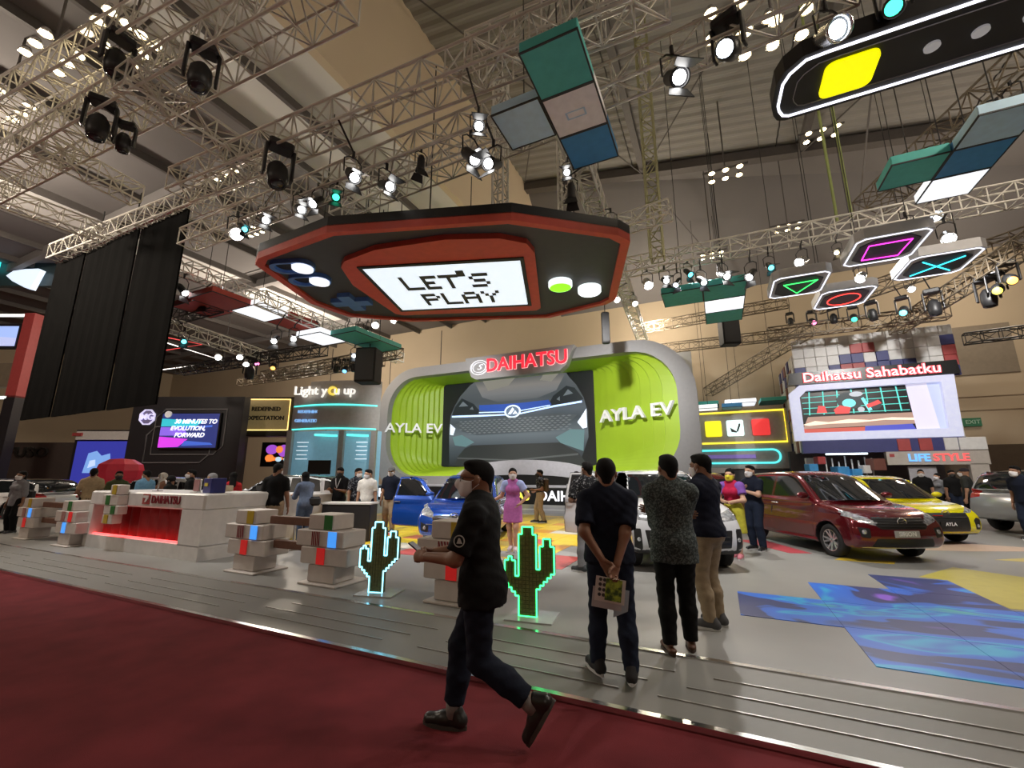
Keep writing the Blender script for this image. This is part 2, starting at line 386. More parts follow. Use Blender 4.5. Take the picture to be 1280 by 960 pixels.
MB().prism([(0.2, 12.2), (1.1, 10.6), (1.5, 10.75), (.8, 12.4)], .08, .083).build('stripe', mat('floor_red', (.5, .06, .08), .4), yf3)
yf4 = thing('floor_graphic', 'yellow stripe printed on the floor at the maroon car nose', 'floor graphic')
MB().prism([(1.75, 10.15), (2.6, 10.1), (2.7, 10.4), (1.9, 10.45)], .08, .083).build('stripe', mat('floor_gold', (.6, .42, .04), .4), yf4)

# ------------------------------------------------------------------ trusses
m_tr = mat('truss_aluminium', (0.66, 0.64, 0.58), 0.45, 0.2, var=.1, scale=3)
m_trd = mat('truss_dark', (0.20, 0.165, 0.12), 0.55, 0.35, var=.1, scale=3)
m_trb = mat('truss_black', (0.035, 0.033, 0.03), 0.5, 0.3)
def truss(label, a, b, w=.52, h=None, m=None, seg=.55, rc=.032, rb=.018, group='lighting trusses under the roof', vertical=False):
    a, b = Vector(a), Vector(b); L = (b - a).length; h = h or w; m = m or m_tr
    t = thing('lighting_truss', label, 'truss', a, 0, group)
    d = (b - a).normalized(); up = Vector((0, 0, 1)) if abs(d.z) < .9 else Vector((0, 1, 0))
    y = up.cross(d).normalized(); z = d.cross(y)
    M = Matrix((d, y, z)).transposed(); t.rotation_euler = M.to_euler()
    cs = [(w / 2 * sy, h / 2 * sz) for sy, sz in ((-1, -1), (1, -1), (1, 1), (-1, 1))]
    me = MB().tube([(0, 0, 0), (L, 0, 0)], rc, 6).mesh('chord', m)
    for c in cs: link('chord', me, t, (0, c[0], c[1]))
    n = max(2, round(L / seg)); st = L / n
    for q in range(4):
        p0, p1 = cs[q], cs[(q + 1) % 4]; mb = MB()
        for i in range(n):
            A, B = (p0, p1) if (i + q) % 2 else (p1, p0)
            mb.tube([(i * st, *A), ((i + 1) * st, *B)], rb, 4, cap=False)
            mb.tube([(i * st, *p0), (i * st, *p1)], rb, 4, cap=False)
        mb.tube([(L, *p0), (L, *p1)], rb, 4, cap=False)
        mb.build('lattice', m, t)
    return t
TR = [
 ('silver box truss crossing from above the black curtain towards the square panels', (-12.1, 5.3, 9.0), (-0.07, 5.82, 9.0), .60, None, 0),
 ('silver box truss with bright spotlights just above the game console sign', (-14.02, 6.59, 8.6), (-3.09, 6.53, 8.6), .5, None, 0),
 ('silver box truss carrying barn-door spotlights right of the square panels', (-1.72, 7.16, 9.0), (2.57, 6.89, 9.0), .5, None, 0),
 ('long silver truss with white spotlights right of the game console sign', (-2.34, 14.12, 8.6), (7.88, 14.36, 8.6), .5, None, 0),
 ('silver truss running back over the right end of the game console sign', (-2.42, 7.52, 9.4), (-3.51, 26.19, 9.4), .5, None, 0),
 ('short silver truss joining the tall mast to the console corner', (-2.17, 12.09, 9.0), (-0.63, 11.88, 9.0), .45, None, 0),
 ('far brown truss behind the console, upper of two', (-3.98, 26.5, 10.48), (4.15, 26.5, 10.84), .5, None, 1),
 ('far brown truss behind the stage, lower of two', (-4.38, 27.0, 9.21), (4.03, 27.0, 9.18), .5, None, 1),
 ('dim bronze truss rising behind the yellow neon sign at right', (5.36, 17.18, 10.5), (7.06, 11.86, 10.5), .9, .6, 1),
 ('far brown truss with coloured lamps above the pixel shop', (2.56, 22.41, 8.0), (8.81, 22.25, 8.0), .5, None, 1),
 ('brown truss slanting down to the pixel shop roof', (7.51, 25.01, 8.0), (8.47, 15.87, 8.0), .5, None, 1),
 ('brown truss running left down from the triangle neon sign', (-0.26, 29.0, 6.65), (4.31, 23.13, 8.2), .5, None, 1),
 ('black ladder truss above the exit sign', (9.41, 23.01, 7.0), (11.43, 22.66, 7.0), .4, None, 2),
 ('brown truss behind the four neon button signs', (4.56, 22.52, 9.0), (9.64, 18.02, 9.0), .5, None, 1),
 ('wide silver truss sweeping across the upper left corner, outer', (-18.45, 2.9, 11.2), (-7.12, 3.84, 11.2), .8, None, 0),
 ('wide silver truss sweeping across the upper left corner, inner', (-19.37, 3.48, 10.0), (-5.2, 4.12, 10.0), .8, None, 0),
 ('silver truss running back from the upper left corner to the console', (-10.08, 3.11, 9.4), (-10.07, 6.5, 9.4), .5, None, 0),
 ('silver truss above the black curtain', (-24.16, 6.82, 10.6), (-11.35, 7.31, 10.6), .6, None, 0),
 ('short silver truss below the upper left corner', (-14.47, 3.35, 9.6), (-14.72, 5.47, 9.6), .5, None, 0),
 ('thin silver truss left of the black curtain', (-19.32, 3.62, 10.0), (-19.06, 6.38, 10.0), .5, None, 0),
 ('silver truss behind the black curtain beside the red panels', (-16.96, 7.61, 9.0), (-17.24, 11.3, 9.0), .5, None, 0),
 ('silver truss from the red panels to the pastel booth', (-19.44, 8.81, 7.5), (-20.5, 13.8, 7.5), .5, None, 0),
 ('small black truss beside the black curtain', (-19.91, 9.26, 8.0), (-16.8, 9.22, 8.0), .5, None, 2),
 ('silver truss under the left tip of the console', (-14.76, 9.51, 8.0), (-15.66, 18.45, 8.0), .5, None, 0),
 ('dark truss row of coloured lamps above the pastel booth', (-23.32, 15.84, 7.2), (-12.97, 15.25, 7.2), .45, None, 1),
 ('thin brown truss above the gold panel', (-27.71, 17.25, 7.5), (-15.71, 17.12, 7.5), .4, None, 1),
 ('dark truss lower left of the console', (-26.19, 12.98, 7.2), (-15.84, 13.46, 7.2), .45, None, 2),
 ('silver truss above the console between the spotlights', (-10.49, 8.87, 10.0), (-2.76, 8.54, 10.0), .5, None, 0),
 ('silver truss at the top edge beside the teal square', (-4.12, 6.67, 10.5), (-0.15, 6.9, 10.5), .7, None, 0),
]
for lb, a, b, w, h, mi in TR:
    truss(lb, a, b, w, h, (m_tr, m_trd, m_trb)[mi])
# masts
m_mast = mat('mast_olive', (.34, .33, .18), .5, .3)
truss('tall olive mast truss hanging from the roof above the console corner', ((-1.18, 13.0, 8.1)), ((-1.18, 13.0, 8.1)[0], 13, 17.2), .38, None, m_mast)
for lb, p in (('left ladder truss holding up the console sign', (-4.6, 9.0)), ('right ladder truss holding up the console sign', (-3.2, 10.2))):
    truss(lb, (p[0], p[1], 7.55), (p[0], p[1], 12.4), .3, None, m_tr, seg=.4)
m_lime = mat('sling_lime', (.30, .36, .12), .7)
for q, (x, y, z0, z1) in enumerate(((3.75, 14.4, 8.9, 17.0), (4.1, 14.4, 8.9, 17.0))):
    o = MB().tube([(x, y, z0), (x, y, z1)], .04, 6).build('lifting_sling', m_lime)
    props(o, 'green lifting sling below the yellow neon sign, ' + ('left' if q == 0 else 'right') + ' of two', 'sling', 'green slings')

# ------------------------------------------------------------------ truss lamps
def roof_z(x, y=0):
    if x < -10.2: return 14.375
    return zr(x) + .005 if y < 23 else zr(x) + (13.5 - zr(x)) * (y - 23) / 7 + .005
m_blk = mat('fixture_black', (.018, .018, .02), .45)
m_chrome = mat('fixture_silver', (.62, .62, .62), .22, .9)
LENS = {'w': glow('lens_white', (1.0, .98, .95), 14), 'warm': glow('lens_warm', (1.0, .80, .45), 12), 'c': glow('lens_cyan', (.15, .85, .95), 3.5),
        'g': glow('lens_green', (.05, .85, .45), 3.5), 'p': glow('lens_pink', (1.0, .22, .5), 3.5), 'y': glow('lens_yellow', (1.0, .85, .1), 3), 'o': glow('lens_orange', (1.0, .42, .08), 4),
        'm': glow('lens_magenta', (.85, .1, .95), 4), 'b': glow('lens_blue', (.15, .5, 1.0), 3), 'k': mat('lens_off', (.02, .02, .025), .1), 's': glow('lens_blue_white', (.8, .9, 1.0), 8)}
me_can = MB().lathe([(0, .24), (.07, .23), (.095, .15), (.10, -.08), (.125, -.16), (.13, -.22), (.118, -.22), (.112, -.17)], n=16).mesh('housing', m_blk, True)
me_can_s = MB().lathe([(0, .20), (.10, .18), (.125, .08), (.125, -.08), (.15, -.14), (.155, -.20), (.142, -.20), (.13, -.14)], n=16).mesh('housing', m_chrome, True)
me_yoke = MB().tube([(.16, 0, 0), (.17, 0, .28), (.08, 0, .36), (-.08, 0, .36), (-.17, 0, .28), (-.16, 0, 0)], .014, 5).cyl((0, 0, .36), (0, 0, .50), .03, n=8).mesh('yoke', m_blk)
me_door = MB().add([(-.12, 0, 0), (.12, 0, 0), (.17, 0, -.2), (-.17, 0, -.2), (-.12, .012, 0), (.12, .012, 0), (.17, .012, -.2), (-.17, .012, -.2)],
                   [(0, 1, 2, 3), (7, 6, 5, 4), (0, 4, 5, 1), (1, 5, 6, 2), (2, 6, 7, 3), (3, 7, 4, 0)]).mesh('barn_door', m_blk)
me_head = MB().lathe([(0, .26), (.10, .25), (.17, .12), (.18, -.1), (.15, -.28), (.13, -.28)], n=14).mesh('housing', m_blk, True)
me_mbase = MB().box((0, 0, .56), (.42, .3, .16), bev=.03).mesh('base', m_blk)
me_arm = MB().box((0, 0, .22), (.05, .16, .62), bev=.015).mesh('arm', m_blk)
LM = {}
def lens_mesh(k, r):
    if (k, r) not in LM: LM[(k, r)] = MB().lathe([(0, .03), (r * .6, .022), (r, 0), (r, -.02), (0, -.02)], n=14).mesh('lens', LENS[k], True)
    return LM[(k, r)]
def spot_lamp(loc, label, k='w', tilt=25, rz=0, kind='can', s=1.0, doors=True, hook=None):
    t = thing('stage_spotlight' if kind != 'head' else 'moving_head_light', label, 'spotlight', loc, R(rz), 'lamps hung from the trusses', s)
    if kind == 'head':
        link('base', me_mbase, t); link('arm', me_arm, t, (.23, 0, 0)); link('arm', me_arm, t, (-.23, 0, 0))
        link('housing', me_head, t, rot=(R(tilt), 0, 0)); zz, r = -.285, .125
    else:
        link('yoke', me_yoke, t); link('housing', me_can if kind == 'can' else me_can_s, t, rot=(R(tilt), 0, 0)); zz, r = (-.19, .085) if kind == 'can' else (-.15, .10)
        if doors:
            T = Matrix.Rotation(R(tilt), 4, 'X')
            for a, sg in ((30, 1), (-30, -1)):
                o = link('barn_door', me_door, t); o.matrix_local = T @ Matrix.Translation((0, -.115 * sg, -.22)) @ Matrix.Rotation(R(-a * .8), 4, 'X')
    if hook:
        hv = Matrix.Rotation(-R(rz), 3, 'Z') @ ((Vector(hook) - Vector(loc)) / s)
        MB().tube([(0, 0, .48 if kind != 'head' else .62), tuple(hv)], .02, 5).build('clamp_rod', m_blk, t)
    ln = link('lens', lens_mesh(k, r), t); ln.matrix_local = Matrix.Rotation(R(tilt), 4, 'X') @ Matrix.Translation((0, 0, zz)) @ Matrix.Rotation(PI, 4, 'X')
    return t
L_ = [
 ((-6.45, 5.77, 7.78, -6.4, 5.25, 8.7), 'white-lit spotlight above the console, left of the pair', 'w', 'can', 1.1), ((-6.1, 6.4, 7.83, -6.11, 6.3, 8.35), 'white-lit spotlight above the console, right of the pair', 'w', 'can', 1.1),
 ((-3.92, 6.36, 7.78, -3.92, 6.28, 8.35), 'bright spotlight hanging left of the light blue square', 'w', 'can', 1.2), ((-3.49, 5.92, 7.89, -3.44, 5.37, 8.7), 'small bright spotlight over the light blue square', 'w', 'can', .9), ((-3.52, 6.58, 7.62, -3.53, 6.28, 8.35), 'black barn-door spotlight under the light blue square', 'w', 'can', 1.1),
 ((-5.14, 6.37, 8.02, -5.12, 6.29, 8.35), 'unlit small black floodlight above the console', 'k', 'can', .8), ((-0.12, 6.75, 8.26, -0.12, 6.81, 8.75), 'white barn-door spotlight on the truss right of the teal square', 'w', 'can', 1.3),
 ((0.74, 6.74, 8.4, 0.74, 6.75, 8.75), 'dark round moving light with one white eye on the upper truss', 's', 'head', 1.0), ((2.07, 6.82, 8.11, 2.06, 6.67, 8.75), 'chrome spotlight above the yellow neon sign', 's', 'silver', 1.2),
 ((-2.63, 8.65, 8.6, -2.24, 8.66, 9.15), 'bright spotlight just under the dark blue square', 'w', 'can', .8), ((-2.73, 9.2, 8.46, -2.27, 9.22, 9.15), 'unlit black spotlight between blue square and console', 'k', 'can', 1.0), ((-2.2, 11.29, 8.63, -2.39, 11.29, 9.15), 'bright spotlight at the right corner of the console', 'w', 'silver', 1.0),
 ((-11.1, 6.26, 7.93, -11.11, 6.32, 8.35), 'bright spotlight left of the console tip', 'w', 'silver', 1.2), ((-10.28, 6.46, 8.2, -9.82, 6.47, 9.15), 'second spotlight left of the console', 'w', 'can', 1.0), ((-8.74, 6.32, 7.97, -8.75, 6.31, 8.35), 'white spotlight above the console left edge', 'w', 'can', 1.0),
 ((-8.13, 6.31, 7.98, -8.14, 6.31, 8.35), 'white spotlight beside the green lamp', 'w', 'can', 1.0), ((-7.58, 6.38, 7.99, -7.6, 6.3, 8.35), 'green-lit spotlight above the console', 'g', 'can', .9), ((-10.95, 6.34, 8.07, -10.95, 6.32, 8.35), 'teal-lit spotlight over the left tip of console', 'c', 'can', .8),
 ((-3.18, 16.51, 8.52, -2.7, 16.54, 9.15), 'bright white spotlight at the console right tip', 'w', 'silver', .9), ((-2.65, 17.49, 8.66, -2.75, 17.48, 9.15), 'second bright spotlight at the console right tip', 'w', 'silver', .9), ((-1.65, 14.05, 7.87, -1.67, 13.89, 8.35), 'large white spotlight left on the right-hand truss', 'w', 'silver', 1.1),
 ((-1.1, 14.08, 7.88, -1.1, 13.9, 8.35), 'white spotlight beside the large one on the truss', 'w', 'can', 1.0), ((-0.72, 14.17, 7.76, -0.69, 13.91, 8.35), 'black spotlight third on the right-hand truss', 's', 'can', .9), ((-0.38, 14.08, 7.99, -0.38, 13.92, 8.35), 'cyan-lit lamp on the right-hand truss', 'c', 'can', .9),
 ((-0.01, 14.19, 7.68, -0.02, 13.92, 8.35), 'black spotlight right of the cyan lamp', 's', 'can', 1.0), ((0.62, 14.16, 7.73, 0.64, 13.94, 8.35), 'white spotlight over the far teal panel', 'w', 'can', 1.1), ((1.39, 14.23, 7.63, 1.41, 13.96, 8.35), 'white spotlight over the triangle neon sign', 'w', 'can', 1.1),
 ((1.89, 14.22, 7.78, 1.88, 13.97, 8.35), 'teal lamp over the triangle neon sign', 'c', 'can', .9), ((2.73, 14.22, 7.77, 2.75, 13.99, 8.35), 'tilted bright spotlight left of the square neon sign', 'w', 'silver', 1.0), ((3.6, 14.27, 7.9, 3.62, 14.01, 8.35), 'unlit round spotlight left of the square neon sign', 'warm', 'can', .7),
 ((4.11, 14.53, 7.12, 4.14, 14.02, 8.35), 'bright lamp between the square and circle neon signs', 'w', 'silver', .9), ((5.15, 14.11, 8.07, 5.16, 14.05, 8.35), 'chrome spotlight over the square neon sign', 's', 'silver', 1.1), ((5.38, 14.29, 7.87, 5.37, 14.05, 8.35), 'small chrome lamp over the corner of the square neon sign', 's', 'silver', .8),
 ((6.28, 15.44, 9.02, 5.52, 15.2, 10.2), 'chrome spotlight under the white ceiling panel', 's', 'silver', 1.1), ((5.96, 14.28, 7.76, 5.99, 14.07, 8.35), 'bright flood right of the square neon sign', 'w', 'silver', 1.1), ((7.06, 20.15, 8.51, 6.97, 20.05, 8.75), 'bright lamp under the cross neon sign', 'w', 'silver', .9),
 ((6.64, 12.61, 9.68, 6.38, 12.53, 10.2), 'chrome spotlight over the pale blue panel', 's', 'silver', 1.2), ((6.69, 12.19, 9.83, 6.5, 12.12, 10.2), 'magenta-lit chrome lamp at the right edge', 'm', 'silver', 1.1), ((2.85, 6.83, 8.19, 2.55, 6.64, 8.75), 'green-lit lamp above the yellow neon sign', 'g', 'head', .8),
 ((-8.33, 3.66, 9.07, -8.32, 3.58, 9.6), 'large black moving head hanging in the upper left', 'k', 'head', 1.1), ((-10.92, 3.27, 10.24, -10.9, 3.12, 10.8), 'black moving head under the warm lamps in the corner', 'k', 'head', 1.1), ((-11.73, 3.46, 9.12, -11.73, 3.42, 9.6), 'black moving head above the curtain truss', 'k', 'head', 1.1), ((-11.69, 3.91, 9.05, -11.66, 3.43, 9.6), 'small black moving head beside the larger one', 'k', 'head', .8),
 ((-8.22, 5.33, 8.08, -8.22, 5.17, 8.7), 'black loudspeaker-like moving head left above the console', 'k', 'head', 1.2),
 ((-14.71, 13.74, 8.08, -14.93, 13.71, 7.75), 'white lamp in the row under the console, leftmost', 'w', 'silver', 1.0), ((-14.64, 14.29, 8.28, -14.99, 14.25, 7.75), 'white lamp in the row under the console, second', 'w', 'silver', 1.0), ((-14.63, 14.79, 8.39, -15.04, 14.75, 7.75), 'white lamp in the row under the console, third', 'w', 'can', 1.0), ((-11.7, 12.26, 7.4, -11.7, 12.26, 12.4), 'white lamp in the row under the console, fourth', 'w', 'silver', 1.0), ((-10.66, 12.16, 7.4, -10.66, 12.16, 12.4), 'white lamp at the lower rim of the console', 'w', 'silver', .9),
 ((-15.26, 14.72, 7.19, -15.04, 14.75, 7.75), 'black spotlight under the far teal and white panel', 's', 'can', 1.0), ((-14.99, 10.48, 6.71, -14.61, 10.52, 7.75), 'white spotlight left of the far teal panel', 'w', 'can', 1.1), ((-14.97, 11.21, 6.99, -14.68, 11.24, 7.75), 'second white spotlight left of the far teal panel', 'w', 'can', 1.1), ((-14.85, 12.12, 7.59, -14.77, 12.14, 7.75), 'warm lamp above the far white panel', 'warm', 'can', .9),
 ((-17.08, 15.34, 6.89, -17.09, 15.26, 6.98), 'black unlit disc lamp first in the coloured row', 'k', 'head', .8), ((-16.41, 15.33, 6.78, -16.42, 15.22, 6.98), 'blue-lit lamp in the coloured row', 'b', 'head', .8), ((-15.84, 15.29, 6.79, -15.84, 15.19, 6.98), 'black unlit disc lamp third in the coloured row', 'k', 'head', .8), ((-15.38, 15.31, 6.67, -15.38, 15.16, 6.98), 'green-lit lamp in the coloured row above the pastel booth', 'g', 'head', .8), ((-15.52, 16.65, 7.15, -15.23, 16.68, 7.75), 'pink-lit lamp in the coloured row above the pastel booth', 'p', 'head', .8),
 ((4.16, 26.6, 9.77, 4.15, 26.25, 10.59), 'black lamp left of the pink lamp at right', 'k', 'head', .8), ((4.34, 22.52, 8.39, 4.39, 22.33, 8.75), 'pink-lit lamp under the circle neon sign', 'p', 'head', .8), ((5.04, 22.08, 8.28, 4.88, 21.9, 8.75), 'black lamp between pink and green lamps', 'k', 'head', .8), ((5.63, 21.66, 8.08, 5.42, 21.43, 8.75), 'green-lit lamp under the circle neon sign', 'g', 'head', .8), ((6.14, 21.21, 7.98, 5.93, 20.98, 8.75), 'black lamp right of the green lamp', 'k', 'head', .9), ((6.92, 20.6, 7.8, 6.67, 20.32, 8.75), 'cyan-lit lamp under the cross neon sign', 'c', 'head', .9), ((7.59, 20.02, 7.6, 7.33, 19.73, 8.75), 'black moving head right of the cyan lamp', 'k', 'head', 1.1),
 ((8.2, 18.12, 7.13, 7.98, 18.09, 7.75), 'black moving head below the yellow lamp', 'k', 'head', 1.1), ((8.25, 17.7, 7.24, 8.03, 17.68, 7.75), 'yellow-lit lamp at the right edge', 'y', 'head', .9), ((8.28, 17.1, 7.3, 8.09, 17.08, 7.75), 'orange-lit lamp at the right edge', 'o', 'head', .9),
 ((-16.94, 8.05, 8.14, -16.74, 8.07, 8.75), 'white spotlight right of the black curtain', 'w', 'can', 1.2), ((-17.04, 8.91, 8.06, -16.81, 8.93, 8.75), 'white spotlight left of the red panels', 'w', 'can', 1.2), ((-20.01, 9.1, 7.04, -19.91, 9.01, 7.75), 'small white lamp at the lower right of the curtain', 'w', 'can', 1.0), ((-19.05, 9.38, 6.92, -19.05, 9.0, 7.75), 'teal lamp below the red panels', 'c', 'can', 1.0),
 ((-19.89, 11.24, 6.82, -19.71, 11.27, 7.25), 'white lamp below the red panels, left', 'w', 'silver', 1.0), ((-20.02, 12.3, 7.11, -19.93, 12.32, 7.25), 'white lamp below the red panels, middle', 'w', 'silver', 1.0), ((-20.18, 12.74, 6.92, -20.03, 12.77, 7.25), 'white lamp below the red panels, right', 'w', 'silver', 1.0), ((-20.33, 13.06, 6.52, -20.1, 13.1, 7.25), 'black moving head above the gold panel', 'k', 'head', 1.2), ((-20.28, 13.27, 7.09, -20.14, 13.3, 7.25), 'pink lamp above the gold panel', 'p', 'head', .8), ((-18.86, 13.23, 6.72, -18.85, 13.1, 6.98), 'orange lamp above the gold panel', 'o', 'head', .8),
]
for i, (p, lb, k, kd, s) in enumerate(L_):
    rr = random.Random(i); aim = math.degrees(math.atan2(-p[0], p[1])); spot_lamp(p[:3], lb, k, rr.uniform(-62, -40) if k != 'k' else rr.uniform(-20, 20), aim + rr.uniform(-45, 45) * (1 if kd != 'head' else .5), kd, s, doors=kd == 'can', hook=p[3:])

def warm_cluster(c, label, n=6, s=1.0):
    t = thing('ceiling_lamp_cluster', label, 'ceiling lamp', c, 0, 'warm ceiling lamp clusters', s)
    MB().tube([(-.9, 0, .3), (.9, 0, .3)], .05, 5).tube([(0, 0, .3), (0, 0, (roof_z(c[0]) - c[2]) / s)], .03, 5).build('bracket', m_steel, t)
    me = MB().lathe([(0, .2), (.07, .18), (.15, 0), (.14, 0)], n=12).mesh('reflector', m_chrome, True)
    for i in range(n):
        x, y = -.55 + .55 * (i % 3), -.3 + .6 * (i // 3)
        link('reflector', me, t, (x, y, 0)); link('bulb', lens_mesh('warm', .12), t, (x, y, .0), (PI, 0, 0))
for i, (p, lb) in enumerate((((-14.33, 3.13, 12.0), 'warm lamp cluster at the far upper left'), ((-12.27, 3.52, 12.0), 'warm lamp cluster over the corner truss, left'), ((-12.27, 3.85, 12.0), 'warm lamp cluster over the corner truss, right'), ((-17.63, 3.28, 12.0), 'warm lamp cluster at the left edge'),
    ((-16.35, 8.88, 13.0), 'small warm lamp cluster left of the console'), ((1.9, 9.33, 11.0), 'large warm lamp cluster above the yellow neon sign'), ((1.21, 8.6, 11.0), 'warm lamp cluster over the upper right truss'), ((1.35, 19.04, 14.5), 'warm lamp cluster under the corrugated roof'),
    ((4.51, 17.4, 14.0), 'warm lamp cluster below the yellow neon sign'), ((4.06, 23.17, 13.5), 'warm lamp cluster left of the square neon sign'), ((0.61, 23.58, 13.0), 'warm lamp cluster above the cyan lamp'), ((-20.12, 12.13, 13.5), 'far warm lamp cluster beside the console tip'))):
    warm_cluster(p, lb, s=1.0 if i < 8 else .8)

# ------------------------------------------------------------------ hanging signs
m_cab = mat('cable_black', (.02, .02, .02), .6)
m_con = mat('console_charcoal', (.055, .057, .064), .55)
m_conb = mat('console_black', (.012, .012, .013), .5)
m_cred = mat('console_red', (.60, .085, .055), .5)
m_cblue = mat('console_blue', (.09, .22, .60), .5)
m_lcd = glow('screen_white', (.74, .85, .95), .95)
def scale_poly(P, c, k): return [(c[0] + (x - c[0]) * k, c[1] + (y - c[1]) * k) for x, y in P]
ca = R(18.4); CX, CY = -6.0 - .45 * math.cos(ca) - .3 * math.sin(ca), 9.6 - .45 * math.sin(ca) + .3 * math.cos(ca)
con = thing('game_console_sign', 'huge hanging sign shaped like a handheld game console with lit screen', 'hanging sign', (CX, CY, 7.0), ca)
OUT = [(-4.75, -1.85), (-4.45, -2.15), (-2.1, -3.05), (2.1, -3.05), (4.45, -2.15), (4.75, -1.85), (4.8, 1.6), (4.55, 1.95), (2.7, 2.95), (-2.2, 2.75), (-4.2, 2.0), (-4.8, .75)]
MB().prism(OUT, 0.12, .36).build('body', m_conb, con)
MB().ring(OUT, scale_poly(OUT, (0, 0), .955), -.06, .14).build('rim', m_cred, con)
MB().prism(scale_poly(OUT, (0, 0), .956), .02, .125).build('underside', m_con, con)
RP = [(-2.55, -1.55), (-2.3, -1.85), (-1.3, -2.30), (.5, -2.55), (1.75, -2.45), (2.35, -2.15), (2.5, -1.7), (2.45, 1.85), (2.3, 2.05), (-2.15, 1.95), (-2.4, 1.8), (-2.75, -.5)]
MB().prism(RP, -.12, .04).build('screen_bezel', m_cred, con)
scr = MB().prism([(-2.02, -1.45), (2.12, -1.42), (2.07, 1.46), (-2.02, 1.46)], -.135, -.118).build('screen', m_lcd, con)
MB().ring([(-2.12, -1.55), (2.22, -1.55), (2.18, 1.56), (-2.12, 1.56)], [(-2.02, -1.45), (2.12, -1.42), (2.07, 1.46), (-2.02, 1.46)], -.15, -.115).build('screen_gasket', m_conb, con)
# pixel lettering LET'S PLAY on the screen
GL = {'L': ['#....', '#....', '#....', '#....', '#####'], 'E': ['####', '#...', '###.', '#...', '####'], 'T': ['#####', '..#..', '..#..', '..#..', '..#..'], "'": ['##', '##', '..', '..', '..'],
      'S': ['.####', '#....', '.###.', '....#', '####.'], 'P': ['####.', '#...#', '####.', '#....', '#....'], 'A': ['.###.', '#...#', '#####', '#...#', '#...#'], 'Y': ['#...#', '.#.#.', '..#..', '..#..', '..#..']}
m_ink = mat('screen_ink', (.05, .055, .06), .6)
def pixels(word, u0, v0, pw, ph):
    mb = MB(); u = u0
    for ch in word:
        for r, row in enumerate(GL[ch]):
            for c, x in enumerate(row):
                if x == '#': mb.box((u + pw * (c + .5), v0 + ph * (r + .5) - (ph * 1.2 if ch == "'" else 0), -.14), (pw, ph, .01))
        u += pw * (len(GL[ch][0]) + (.6 if ch != 'T' else .05))
    return mb
pixels("LET'S", -1.3, -.85, .108, .17).build('pixel_lettering', m_ink, scr)
pixels('PLAY', -1.05, .30, .108, .17).build('pixel_lettering', m_ink, scr)
for (x, y) in ((-3.85, -1.62), (-3.85, -.82)):
    rr_ = rrect(x - .60, x + .58, y - .30, y + .30, .29)
    pl = MB().ring(rr_, scale_poly(rr_, (x, y), .78), -.10, .03).build('pill_button', m_cblue, con)
    MB().prism(scale_poly(rr_, (x, y), .78), -.01, .03).build('pill_well', m_conb, pl)
    MB().lathe([(0, -.16), (.26, -.15), (.27, -.05), (.27, .03)], (x + .28, y, 0), 20).build('round_lamp', glow('button_white', (.9, .95, 1), 1.1), pl)
MB().prism([(-3.65, .25), (-3.25, .25), (-3.25, .62), (-2.83, .62), (-2.83, .98), (-3.25, .98), (-3.25, 1.38), (-3.65, 1.38), (-3.65, .98), (-4.06, .98), (-4.06, .62), (-3.65, .62)], -.12, .03).build('direction_pad', m_cblue, con)
for x, y, c, st in ((3.10, .30, (.30, .95, .02), 1.0), (3.95, .78, (.9, .96, 1.0), .95)):
    o = MB().lathe([(.34, .03), (.34, -.12), (.30, -.16)], (x, y, 0), 28).build('round_button', glow('button_rim', (.85, .95, .95), 1.2), con)
    MB().lathe([(0, -.161), (.31, -.155)], (x, y, 0), 28).build('button_face', glow('button_face_%d' % (x * 10), c, st), o)
for x, y in ((-3.5, -1), (3.5, -1), (-3.5, 1.5), (3.5, 1.6), (0, -2.2), (0, 2.2)): MB().tube([(x, y, .35), (x, y, 5.2)], .018, 5).build('hanging_cable', m_cab, con)

SQ = {'teal': mat('panel_teal', (.08, .48, .44), .6), 'white': glow('panel_white_lit', (.92, .95, 1.0), 1.0), 'pale': mat('panel_pale_white', (.90, .91, .93), .6), 'blue': mat('panel_blue', (.05, .27, .58), .6), 'light': mat('panel_light_blue', (.50, .74, .92), .6), 'red': mat('panel_red', (.42, .06, .045), .6)}
m_edge = mat('panel_edge', (.02, .025, .03), .6)
def square_cluster(label, cells, z, top=12.0, th=.22):
    x0 = sum(c[0] for c in cells) / len(cells); y0 = sum(c[1] for c in cells) / len(cells)
    t = thing('hanging_square_panels', label, 'hanging panel', (x0, y0, z), 0, 'hanging coloured square panels')
    for x, y, s, k in cells:
        b = MB().box((x - x0, y - y0, th / 2), (s - .02, s - .02, th), bev=.012).build('square_panel', SQ[k], t)
        if k == 'pale': MB().ring([(x - x0 - .18, y - y0 - .05), (x - x0 + .18, y - y0 - .05), (x - x0 + .18, y - y0 + .12), (x - x0 - .18, y - y0 + .12)], [(x - x0 - .15, y - y0 - .03), (x - x0 + .15, y - y0 - .03), (x - x0 + .15, y - y0 + .10), (x - x0 - .15, y - y0 + .10)], -.004, .01).build('access_hatch', SQ['light'], b)
        h = s / 2
        MB().ring([(x - x0 - h, y - y0 - h), (x - x0 + h, y - y0 - h), (x - x0 + h, y - y0 + h), (x - x0 - h, y - y0 + h)], [(x - x0 - h + .025, y - y0 - h + .025), (x - x0 + h - .025, y - y0 - h + .025), (x - x0 + h - .025, y - y0 + h - .025), (x - x0 - h + .025, y - y0 + h - .025)], -.008, .02).build('edge_line', m_edge, t)
        MB().tube([(x - x0, y - y0, th), (x - x0, y - y0, (roof_z(x) if top == 12.0 else top) - z)], .012, 5).build('hanging_cable', m_cab, t)
square_cluster('four hanging squares in teal, white, dark blue and light blue above the console', [(-1.79, 5.5, .96, 'teal'), (-1.79, 6.46, .96, 'pale'), (-1.79, 7.42, .96, 'blue'), (-2.75, 6.35, .94, 'light')], 8.0)
